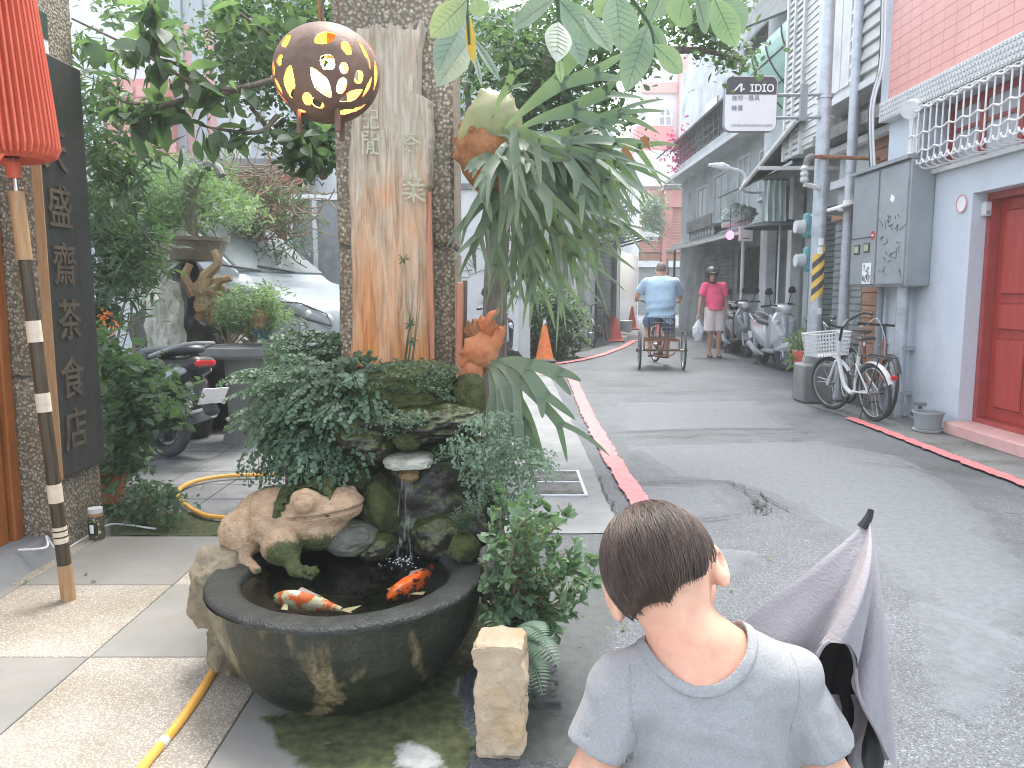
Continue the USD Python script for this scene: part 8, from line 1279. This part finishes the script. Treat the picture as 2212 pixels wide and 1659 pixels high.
# cones and small street things
def cone(name, label, loc, h, m, r0=.15, band=True):
    t = thing(name, label, 'traffic cone', (*loc, .012)); add('base', bevbox((0, 0, .02), (r0 * 2.5, r0 * 2.5, .04), .02), 'sign_dark' if band else m, t); add('rim', bevbox((0, 0, .045), (r0 * 2.2, r0 * 2.2, .03), .012), 'bamboo_tan' if band else m, t); add('body', lathe([(r0, .05), (r0 * .98, .06), (.035, h - .02), (.02, h), (.001, h)], 28), m, t, smooth=40)
    if band: add('tip', lathe([(.036, h - .02), (.022, h + .06), (.001, h + .062)], 14), 'white_metal', t)
    return t
c0 = G(1176, 782); cone('traffic_cone', 'bright orange traffic cone standing at the corner of the red line', c0[:2], .68, 'orange_cone', .165)
for k, (px, py, h, lb) in enumerate([(1330, 738, .6, 'faded red cone tipped behind the black bicycle'), (1365, 712, .75, 'dull red cone before the dark doorway, left of the tricycle rider'), (1313, 735, .55, 'red cone partly hidden by the black bicycle wheels')]): cone('red_cone', lb, G(px, py)[:2] + ([.4, 2.6] if k == 2 else [0, 0]), h, 'red_cone', .17, False)
sk = thing('white_sack', 'pale grey bucket standing between two red cones', 'bucket', (*G(1352, 716)[:2], 0)); add('body', lathe([(.001, 0), (.17, 0), (.2, .33), (.19, .34), (.001, .3)], 20), 'siding', sk)
# ---------------------------------------------------------------- people
def caps(p, L, k): 
    d = None
    for a, b, r0, r1 in L: x = sd_cap(p, a, b, r0, r1); d = x if d is None else smin(d, x, k)
    return d
def ck(px, py, d): u, v = (px - CX) / F, (CY - py) / F; return np.array([u * d, (CP + v * SP) * d, H + (-SP + v * CP) * d])
def band(P, lo, hi): return None
# boy in the foreground, seen from behind
KB = np.array([.3, .93, 0.]); boy = thing('person', 'boy in a grey T-shirt seen from behind, head bent forward, nearest the camera', 'person', KB)
Hc = ck(1424, 1222, 1.09) - KB
fz_ = np.array([-.3, .42, .86]); fz_ /= np.linalg.norm(fz_); fx_ = np.array([1., -.14, .38]); fx_ -= fz_ * (fx_ @ fz_); fx_ /= np.linalg.norm(fx_); fy_ = np.cross(fz_, fx_); HR = np.stack([fx_, fy_, fz_], 1)      # head axes: right, forward, up
hl = lambda x, y, z: Hc + HR @ np.array([x, y, z])
NB = ck(1503, 1398, 1.045) - KB; CH = ck(1529, 1610, 1.065) - KB
SL, SR = ck(1346, 1488, 1.05) - KB, ck(1702, 1466, 1.055) - KB; EL, ER = ck(1272, 1690, 1.05) - KB, ck(1796, 1690, 1.065) - KB; HLp, HRp = EL + np.array([.06, .13, -.07]), ER + np.array([.02, .12, -.02])
def earsdf(p, s): 
    c = hl(s * .0765, -.008, -.024); q = (p - c) @ HR; e = smin(sd_ell(q, (0, 0, 0), (.009, .02, .033), rotm(-.5 * s, 'z')), sd_ell(q, (-s * .008, .006, -.004), (.012, .012, .022)), .008); inner = sd_ell(q, (s * .007, -.002, .002), (.006, .011, .018)); return np.maximum(e, -inner)
def torso(p):
    d = sd_ell(p, CH + [0, .0, .0], (.126, .074, .185)); d = smin(d, sd_cap(p, SL, NB + [-.045, .0, -.036], .045, .046), .022); d = smin(d, sd_cap(p, SR, NB + [.045, .0, -.036], .045, .046), .022)
    for q in (-1, 1): d = smin(d, sd_cap(p, CH + [q * .05, 0, -.08], CH + [q * .05, 0, -.27], .074, .074), .04)
    return d
ND = hl(0, 0, -.05) - NB; ND = ND / np.linalg.norm(ND) * .6 + [0, -.1, .8]; ND /= np.linalg.norm(ND)
def neckrad(p): q = p - NB; h = q @ ND; return np.linalg.norm(q - h[:, None] * ND, axis=1), h
def boyskin(p):
    q = (p - Hc) @ HR; d = sd_ell(q, (0, .0, .0), (.069, .083, .079)); d = smin(d, sd_ell(q, (0, .042, -.042), (.052, .048, .055)), .03); d = smin(d, sd_ell(q, (0, .05, -.082), (.034, .03, .022)), .03)
    d = smin(d, sd_ell(q, (0, .092, -.032), (.011, .016, .013)), .012)
    for s in (-1, 1): d = smin(d, sd_ell(q, (s * .036, .066, -.045), (.026, .026, .026)), .02)
    d = smin(d, sd_cap(p, NB + [0, -.002, -.03], hl(0, -.022, -.045), .048, .045), .026)
    for s in (-1, 1): d = smin(d, earsdf(p, s), .006)
    d = smin(d, caps(p, [(SL + (EL - SL) * .3, EL, .031, .028), (EL, HLp, .027, .02)], .02), .02); d = smin(d, caps(p, [(SR + (ER - SR) * .3, ER, .031, .028), (ER, HRp, .027, .02)], .02), .02); d = smin(d, sd_cap(p, NB + [0, 0, -.03], NB + [0, 0, .01], .056, .046), .012); return smin(d, torso(p) + .0075, .02)
lo, hi = np.minimum(np.minimum(EL, HLp), CH) - .12, np.maximum(np.maximum(ER, HRp), hl(0, .05, .09)) + .08; lo[2] = CH[2] - .12
V_, F_ = isosurf(boyskin, lo, hi, .0052); sk_ = add('body', (V_, F_), 'skin', boy, smooth=True)
def hand(parent, w, d, up_, m, s=1., mirror=1):  # a palm, four bent fingers and a thumb
    d = np.asarray(d, float) / np.linalg.norm(d); x = np.cross(d, up_); x /= np.linalg.norm(x); u = np.cross(x, d); L = [(w, w + d * .03 * s, .014 * s, .017 * s)]
    for k in range(4): 
        b = w + d * .045 * s + x * (k - 1.5) * .0125 * s; l = [.026, .031, .029, .022][k] * s; L += [(w + d * .02 * s + x * (k - 1.5) * .009 * s, b, .009 * s, .0075 * s), (b, b + d * l * .7 - u * l * .4, .0066 * s, .006 * s), (b + d * l * .7 - u * l * .4, b + d * l * .8 - u * l * 1.1, .006 * s, .0052 * s)]
    tb = w + d * .014 * s + x * mirror * .017 * s; L += [(tb, tb + d * .018 * s + x * mirror * .014 * s, .008 * s, .0068 * s), (tb + d * .018 * s + x * mirror * .014 * s, tb + d * .036 * s + x * mirror * .012 * s - u * .01 * s, .0066 * s, .0055 * s)]
    P = np.array([q for a, b, _, _ in L for q in (a, b)]); V, Fm = isosurf(lambda p: caps(p, L, .004 * s), P.min(0) - .02, P.max(0) + .02, .003 * max(s, 1)); return add('hand', (V, Fm), m, parent, smooth=True)
hand(boy, HLp, np.array([.25, .7, -.6]), (0, 0, 1), 'skin', .8, 1); hand(boy, HRp, np.array([.25, .75, .4]), (0, 0, 1), 'skin', .8, -1)
NC = NB + [0, .0, .012]
def wrinkle(p):
    w = meshkit.fbm(np.stack([p[:, 0] * 9 + p[:, 2] * 7, p[:, 1] * 9, p[:, 2] * 13 - p[:, 0] * 5], 1), 3, 4) - .5; x = np.abs(p[:, 0] - CH[0]); return .014 * w + .0034 * np.sin(70 * x + 46 * (p[:, 2] - CH[2])) * np.clip((x - .06) * 12, 0, 1) * np.clip((.16 - x) * 20, 0, 1)
def shirt0(p):
    d = torso(p) - .002
    for a, b in ((SL, EL), (SR, ER)):
        e = a + (b - a) * .62; u = (b - a) / np.linalg.norm(b - a); hem = (p - e) @ u; sl2 = np.maximum(sd_cap(p, a, a + (b - a) * .75, .044, .05), hem); sl2 = np.maximum(sl2, -np.maximum(sd_cap(p, a, b, .036, .046), -.03 - hem)); d = smin(d, sl2, .007)
    return d + wrinkle(p)
def shirt(p): return np.maximum(np.maximum(shirt0(p), .068 - np.linalg.norm(p - NC, axis=1)), -(p[:, 2] - (CH[2] - .22)))
def collar(p): d = shirt0(p); return np.maximum(np.abs(d + .0006) - .003, np.abs(np.linalg.norm(p - NC, axis=1) - .0735) - .0065)
lo, hi = np.minimum(EL, ER) - .07, np.maximum(SL, SR) + .1; lo[2] = CH[2] - .24; lo[1] = CH[1] - .12; hi[1] = CH[1] + .12
V_, F_ = isosurf(shirt, lo, hi, .0042); sh_ = add('shirt', (V_, F_), 'grey_shirt', boy, smooth=True)
V_, F_ = isosurf(collar, NB - .1, NB + .1, .0024); add('collar', (V_, F_), 'grey_shirt', sh_, smooth=True)
def onshirt(P):                                # slides points along y until they lie on the back of the shirt
    P = np.array(P, float); y = np.linspace(CH[1] - .13, CH[1] + .03, 120); out = []
    for p in P:
        d = shirt0(np.column_stack([np.full(120, p[0]), y, np.full(120, p[2])])); k = np.nonzero(d < 0)[0]
        if len(k): out.append([p[0], y[k[0]] - .0006, p[2]])
    return np.array(out)
for s_, a_, b_ in ((-1, SL, EL), (1, SR, ER)):
    q = onshirt(spline([a_ + [s_ * -.004, 0, .046], a_ + [s_ * -.002, 0, .01], a_ + [s_ * -.012, 0, -.05], a_ + [s_ * -.018, 0, -.085]], 26))
    if len(q) > 4: add('sleeve_seam', tube(q, .0011, 5), 'grey_shirt', sh_)
def hairline(q): return np.where(q[:, 1] < .0, -.052 - .012 * np.clip(-q[:, 0] / .06, -1, 1.) + .012 * np.abs(np.sin(q[:, 0] * 55)) + .03 * np.clip(np.abs(q[:, 0]) / .07 - .55, 0, 1) , -.052 + .055 * np.clip((np.abs(q[:, 0]) / .07 - .5) * 2, 0, 1) + .9 * np.clip(q[:, 1], 0, .1))
def hairsdf(p):
    q = (p - Hc) @ HR; d = sd_ell(q, (0, -.004, .002), (.079, .092, .088)); st_ = meshkit.fbm(np.stack([np.arctan2(q[:, 0], q[:, 1] + .03) * 9, q[:, 2] * 8, q[:, 1] * 8], 1), 3, 2) - .5
    return np.maximum(d + .006 * st_, (hairline(q) + .012 * st_ - q[:, 2] + np.where((np.abs(q[:, 0]) > .058) & (np.abs(q[:, 1] + .014) < .03), .045 * np.clip((np.abs(q[:, 0]) - .058) / .012, 0, 1), 0)) * .8)
V_, F_ = isosurf(hairsdf, Hc - .13, Hc + .13, .004); hr_ = add('hair', (V_, F_), 'hair', boy, smooth=True)
rk = R(91); n = 5200; D = rdirs(rk, n * 2); D = D[(D[:, 1] < .75)][:n]; crown = np.array([.02, .2, .97]); crown /= np.linalg.norm(crown); pts = []
for d in D:
    S0 = np.array([.08, .093, .089]) * (1 + rk.uniform(.0, .022)); P = []; x = d.copy(); tw_ = rk.normal() * .12
    for i in range(6): P.append(x * S0 + [0, -.004, .002]); tg = x - crown; tg = tg - x * (tg @ x); tg /= max(np.linalg.norm(tg), 1e-6); x = x + .1 * (tg + tw_ * np.cross(x, tg)); x /= np.linalg.norm(x)
    P = np.array(P); 
    if (P[:, 2] > hairline(P) - .004 - .006 * rk.random() ** 4).all(): pts.append(P @ HR.T + Hc)
cv_ = UsdGeom.BasisCurves.Define(stage, newpath('hair_strands', hr_)); cv_.CreateTypeAttr('linear'); cv_.CreatePointsAttr(Vt.Vec3fArray.FromNumpy(np.concatenate(pts).astype(np.float32))); cv_.CreateCurveVertexCountsAttr(Vt.IntArray([6] * len(pts))); cv_.CreateWidthsAttr(Vt.FloatArray([.0008])); cv_.SetWidthsInterpolation('constant'); UsdShade.MaterialBindingAPI.Apply(cv_.GetPrim()).Bind(MT['hair']); tag(cv_.GetPrim(), kind='stuff')
fz2 = lambda *c: hl(*c)
for s in (-1, 1): add('eye', xf(_ICO[2], None, fz2(s * .029, .077, -.004), .0095), 'white_paint', boy); add('pupil', xf(_ICO[2], None, fz2(s * .029, .0835, -.006), .0055), 'black_plastic', boy)
add('mouth', tube([fz2(-.018, .085, -.062), fz2(0, .091, -.06), fz2(.018, .085, -.062)], .0035, 6), 'salmon_wall', boy)
hz = CH[2] - .16
def legs(hip, z0, sp, r0, r1, y=.01): return [((hip[0] + s * sp, hip[1] + y, z0), (hip[0] + s * sp, hip[1] + y, .06), r0, r1) for s in (-1, 1)]
lg = legs(CH, .34, .05, .045, .028); add('legs', isosurf(lambda p: caps(p, lg + [((CH[0] + s * .05, CH[1] + .01, .04), (CH[0] + s * .055, CH[1] + .1, .025), .024, .02) for s in (-1, 1)], .01), (CH[0] - .13, CH[1] - .1, -.01), (CH[0] + .13, CH[1] + .17, .4), .008), 'skin', boy, smooth=True)
add('shorts', isosurf(lambda p: np.maximum(caps(p, [((CH[0] + s * .05, CH[1] + .01, .42), (CH[0] + s * .06, CH[1] + .01, .24), .08, .07) for s in (-1, 1)], .03), .24 - p[:, 2]), (CH[0] - .17, CH[1] - .12, .2), (CH[0] + .17, CH[1] + .14, .55), .009), 'denim', boy, smooth=True)
for s in (-1, 1): add('sandal', hullb(((CH[0] + s * .053, CH[1] - .01, .014), (.03, .035, .014)), ((CH[0] + s * .056, CH[1] + .11, .012), (.032, .035, .012))), 'black_plastic', boy, smooth=40)
# grey jacket flung out at the boy's right
jk = thing('grey_jacket', 'thin grey jacket flung out in a peak beside the boy, dark inside', 'jacket', (0, 0, 0))
AP = ck(1879, 1122, 1.16)
hem = [ck(*q) for q in [(1555, 1375, 1.12), (1580, 1455, 1.1), (1660, 1490, 1.1), (1740, 1482, 1.09), (1756, 1440, 1.07), (1778, 1395, 1.06), (1806, 1382, 1.06), (1832, 1392, 1.07), (1846, 1425, 1.08), (1850, 1475, 1.09), (1862, 1520, 1.09), (1898, 1588, 1.1), (1916, 1640, 1.12), (1930, 1636, 1.17), (1924, 1500, 1.24), (1910, 1360, 1.26)]]
def fan(hem, AP, nu, nv, amp, fq, seed, bulge=.03):
    S_ = spline(hem, nu); V = []
    for j in range(nv):
        t = j / (nv - 1)
        for i in range(nu):
            s = i / (nu - 1); P = AP + (S_[i] - AP) * t; w = amp * t * (math.sin(s * fq + 1.2 * math.sin(t * 2 + s * 4)) + .5 * math.sin(s * fq * 2.3 + 2 * t + seed)); P = P + np.array([0, -1, .15]) * (w + bulge * math.sin(math.pi * t) * math.sin(math.pi * s)) + np.array([.012, 0, .0]) * math.sin(t * 5 + seed) * t * (1 - t); V.append(P)
    return np.array(V), gridf(nv, nu)
add('shell', fan(hem, AP, 110, 60, .0135, 19, 1), 'grey_cloth', jk, smooth=True)
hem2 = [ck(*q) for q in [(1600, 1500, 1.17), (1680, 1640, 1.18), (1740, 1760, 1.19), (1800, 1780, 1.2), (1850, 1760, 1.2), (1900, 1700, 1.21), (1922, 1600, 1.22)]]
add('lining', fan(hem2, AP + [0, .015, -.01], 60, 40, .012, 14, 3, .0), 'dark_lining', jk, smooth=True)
add('hem', tube(spline(hem[3:13], 50) + [0, -.0, 0], .0028, 6), 'grey_cloth', jk)
for k, (x0, x1) in enumerate(((1790, 1812), (1838, 1868))): add('inner_fold', (np.array([ck(px + 8 * math.sin(j), 1500 + 27 * j, 1.16 + .01 * math.sin(j + px)) for j in range(10) for px in np.linspace(x0, x1, 5)]), gridf(10, 5)), 'grey_cloth', jk, smooth=True)
add('sleeve_tip', tube(spline([ck(1862, 1140, 1.16), ck(1876, 1118, 1.16), ck(1882, 1100, 1.16)], 8), np.linspace(.008, .004, 8), 8), 'dark_lining', jk)
# woman in pink
WP = np.array([*G(1541, 771)[:2], 0]); wm_ = thing('person', 'woman in a pink polo shirt, pale shorts and black helmet, standing in the alley', 'person', WP, 0)
wj = dict(hip=(0, 0, .92), ch=(-.03, 0, 1.2), nk=(-.06, -.01, 1.42), hd=(-.085, -.04, 1.55)); J = {k: np.array(v) for k, v in wj.items()}
SLw, SRw = np.array([-.2, 0, 1.36]), np.array([.15, 0, 1.36]); ELw, ERw = np.array([-.29, -.02, 1.09]), np.array([.21, .02, 1.08]); HLw, HRw = np.array([-.33, -.1, .84]), np.array([.21, -.05, .82])
FT = [(-.08, -.0), (.09, -.04)]
def wskin(p):
    d = sd_ell(p, J['hd'], (.072, .09, .105)); d = smin(d, sd_ell(p, J['hd'] + [0, -.03, -.07], (.05, .055, .05)), .03); d = smin(d, sd_ell(p, J['hd'] + [0, -.095, -.015], (.013, .02, .022)), .012); d = smin(d, sd_cap(p, J['nk'] - [0, 0, .05], J['hd'] - [0, 0, .05], .05, .045), .03)
    d = smin(d, caps(p, [(SLw, ELw, .045, .035), (ELw, HLw, .034, .022), (SRw, ERw, .045, .035), (ERw, HRw, .034, .022)], .015), .02)
    for (x, y), s in zip(FT, (-1, 1)): d = smin(d, caps(p, [((s * .08, 0, .85), (x * .9, y - .01, .47), .085, .05), ((x * .9, y - .01, .47), (x * .95, y + .02, .3), .05, .052), ((x * .95, y + .02, .3), (x, y + .02, .08), .05, .033), ((x, y + .02, .06), (x - .015, y - .14, .035), .033, .028)], .02), .02)
    return d
add('body', isosurf(wskin, (-.45, -.28, .0), (.35, .2, 1.72), .012), 'skin_tan', wm_, smooth=True)
hand(wm_, HLw, np.array([-.1, -.1, -1.]), (0, 1, 0), 'skin_tan', 1.15, 1); hand(wm_, HRw, np.array([0, -.1, -1.]), (0, 1, 0), 'skin_tan', 1.15, -1)
def wshirt(p):
    d = sd_ell(p, (-.02, 0, 1.17), (.175, .125, .27)); d = smin(d, sd_cap(p, SLw + [.02, 0, 0], SRw - [.02, 0, 0], .065), .05)
    for a, b in ((SLw, ELw), (SRw, ERw)): d = smin(d, np.maximum(sd_cap(p, a, b, .07, .075), (p - (a + (b - a) * .68)) @ ((b - a) / np.linalg.norm(b - a))), .02)
    d = smin(d, sd_cap(p, (0, 0, 1.05), (0, 0, .9), .16, .175) * .95, .05); d = np.maximum(d, -np.maximum(np.linalg.norm((p - J['nk'])[:, :2], axis=1) - .062, 1.36 - p[:, 2])); return np.maximum(d + .018 * (meshkit.fbm(p * np.array([9, 9, 15]), 3, 6) - .5), .9 - p[:, 2])
add('shirt', isosurf(wshirt, (-.42, -.22, .86), (.36, .22, 1.48), .012), 'pink_shirt', wm_, smooth=True)
for s in (-1, 1): add('collar', slab4([J['nk'] + [s * .012, -.07, -.04], J['nk'] + [s * .07, -.03, -.02], J['nk'] + [s * .075, -.05, -.06], J['nk'] + [s * .035, -.085, -.09]], .008), 'pink_shirt', wm_)
add('shorts', isosurf(lambda p: np.maximum(caps(p, [((s * .07, 0, .93), (s * .095, -.01, .5), .125, .115) for s in (-1, 1)], .03) + .015 * (meshkit.fbm(p * 14, 2, 8) - .5), np.maximum(.5 - p[:, 2], p[:, 2] - .96)), (-.28, -.2, .46), (.28, .2, 1.0), .012), 'pale_shorts', wm_, smooth=True)
hm = add('helmet', isosurf(lambda p: np.maximum(np.abs(sd_ell(p, J['hd'] + [0, .015, .045], (.115, .135, .125))) - .012, np.maximum(-.06 - (p[:, 2] - J['hd'][2]) + np.clip(-(p[:, 1] - J['hd'][1] + .06) * 4, 0, .1), -1)), J['hd'] - .2, J['hd'] + .22, .01), 'black_plastic', wm_, smooth=True); add('helmet_rim', hullb((J['hd'] + [.07, -.12, .06], .014), (J['hd'] + [-.07, -.12, .06], .014), (J['hd'] + [0, -.165, .045], .012)), 'black_plastic', hm); add('chin_strap', tube(spline([J['hd'] + [-.085, -.01, -.02], J['hd'] + [-.045, -.05, -.12], J['hd'] + [.045, -.05, -.12], J['hd'] + [.085, -.01, -.02]], 14), .012, 6), 'black_plastic', hm)
add('hair', isosurf(lambda p: np.maximum(sd_ell(p, J['hd'] + [0, .02, .0], (.088, .09, .11)), (p[:, 1] - J['hd'][1] + .03) * -1), J['hd'] - .15, J['hd'] + .15, .01), 'hair', wm_, smooth=True)
for s in (-1, 1): add('eye', xf(_ICO[1], None, J['hd'] + [s * .03, -.082, .012], .009), 'black_plastic', wm_); add('brow', cbox(J['hd'] + [s * .03, -.088, .03], (.03, .008, .006)), 'hair', wm_)
add('mouth', tube([J['hd'] + [-.024, -.083, -.066], J['hd'] + [0, -.09, -.064], J['hd'] + [.024, -.083, -.066]], .005, 5), 'red_frame', wm_)
for (x, y), s in zip(FT, (-1, 1)): sd_ = add('sandal', hullb(((x, y + .03, .012), (.04, .045, .012)), ((x - .015, y - .15, .012), (.048, .05, .012))), 'black_plastic', wm_); add('strap', tube(spline([(x - .055, y - .08, .02), (x - .012, y - .1, .075), (x + .035, y - .08, .02)], 8), .012, 6), 'black_plastic', sd_)
bgp = thing('plastic_bag', 'white plastic carrier bag hanging from the woman\'s hand', 'bag', WP + HLw + [-.01, -.01, -.12]); V, Fm = blob((0, 0, -.2), (.1, .06, .2), .35, 2.2, 95, 4, .09); V[:, :2] *= np.interp(V[:, 2], [-.42, -.15, .02], [1.1, 1., .25])[:, None]; add('bag', (V, Fm), 'plastic_bag', bgp, smooth=True); add('handle', tube(spline([(-.02, 0, -.02), (-.03, 0, .06), (0, 0, .1), (.03, 0, .06), (.02, 0, -.02)], 12), .007, 5), 'plastic_bag', bgp)
# man on the tricycle, from behind
hdr = math.radians(hd + 6); MP = tc + np.array([math.cos(hdr), math.sin(hdr), 0]) * .36; mn = thing('person', 'heavy man in a pale blue T-shirt riding the tricycle, seen from behind', 'person', (MP[0], MP[1], 0), hd + 6 - 90)     # local: x right, y forward, z up
hp_, ch_, nk_, hd_ = np.array([0, 0, .86]), np.array([.0, .03, 1.18]), np.array([-.0, .09, 1.47]), np.array([-.0, .13, 1.62]); 
SLm, SRm = np.array([-.23, .08, 1.4]), np.array([.23, .08, 1.4]); ELm, ERm = np.array([-.37, .26, 1.2]), np.array([.34, .3, 1.17]); HLm, HRm = np.array([-.37, .5, 1.13]), np.array([.35, .5, 1.1])
def mskin(p):
    d = sd_ell(p, hd_, (.08, .095, .115)); d = smin(d, sd_ell(p, hd_ + [0, .04, -.07], (.06, .06, .05)), .03); d = smin(d, sd_cap(p, nk_ - [0, .02, .06], hd_ - [0, .02, .05], .07, .062), .03)
    for s in (-1, 1): d = smin(d, sd_ell(p, hd_ + [s * .084, -.0, -.015], (.013, .025, .034)), .008)
    d = smin(d, caps(p, [(SLm, ELm, .06, .045), (ELm, HLm, .044, .03), (SRm, ERm, .06, .045), (ERm, HRm, .044, .03)], .015), .02)
    for s, kn, ft in ((-1, (-.2, .36, .72), (-.15, .2, .32)), (1, (.15, .4, .58), (.14, .28, .2))): d = smin(d, caps(p, [((s * .1, .02, .84), kn, .1, .066), (kn, ft, .06, .036), (ft, np.array(ft) + [0, .17, -.03], .036, .03)], .02), .02)
    return d
add('body', isosurf(mskin, (-.5, -.2, .1), (.5, .65, 1.78), .0135), 'skin', mn, smooth=True)
hand(mn, HLm, np.array([0, 1, -.1]), (0, 0, 1), 'skin', 1.25, 1); hand(mn, HRm, np.array([0, 1, -.1]), (0, 0, 1), 'skin', 1.25, -1)
def mshirt(p):
    d = sd_ell(p, ch_ + [0, .03, .02], (.255, .2, .33)); d = smin(d, sd_cap(p, SLm + [.03, -.01, 0], SRm - [.03, .01, 0], .085), .08); d = smin(d, sd_cap(p, (0, .04, 1.05), (0, .02, .84), .235, .23) * .95, .06)
    for a, b in ((SLm, ELm), (SRm, ERm)): d = smin(d, np.maximum(sd_cap(p, a, b, .085, .095), (p - (a + (b - a) * .72)) @ ((b - a) / np.linalg.norm(b - a))), .03)
    d = np.maximum(d, -np.maximum(np.linalg.norm((p - nk_ + [0, .01, 0])[:, :2], axis=1) - .078, 1.43 - p[:, 2])); f = .016 * np.sin(p[:, 2] * 42 - p[:, 0] * 20 + 3 * np.sin(p[:, 0] * 6)) * np.clip((1.12 - p[:, 2]) * 5, 0, 1); zb_ = .84 - .2 * np.clip(p[:, 0] * 4 + .1, 0, 1) * np.clip(.5 - p[:, 1] * 4, 0, 1)
    return np.maximum(d + f + .02 * (meshkit.fbm(p * 9, 3, 9) - .5), zb_ - p[:, 2])
add('shirt', isosurf(mshirt, (-.46, -.3, .6), (.46, .4, 1.56), .0135), 'blue_shirt', mn, smooth=True)
add('shorts', isosurf(lambda p: np.maximum(caps(p, [((s * .1, .0, .85), (kx, .3, kz), .135, .1) for s, kx, kz in ((-1, -.19, .74), (1, .15, .64))], .04), p[:, 1] - .26), (-.4, -.2, .55), (.4, .4, 1.02), .0135), 'blue_shorts', mn, smooth=True)
add('hair', isosurf(lambda p: np.maximum(sd_ell(p, hd_ + [0, -.006, .012], (.084, .1, .113)), np.maximum(hd_[2] - .035 + np.clip((p[:, 1] - hd_[1]) * .9, 0, .2) - p[:, 2], -1)), hd_ - .15, hd_ + .15, .01), 'hair_grey', mn, smooth=True)
for s in (-1, 1): add('eye', xf(_ICO[1], None, hd_ + [s * .03, .09, .012], .009), 'black_plastic', mn)
for ft in ((-.15, .2, .3), (.14, .28, .18)): add('sandal', hullb((np.array(ft) + [0, -.03, -.035], (.045, .05, .014)), (np.array(ft) + [0, .2, -.05], (.05, .05, .014))), 'black_plastic', mn)
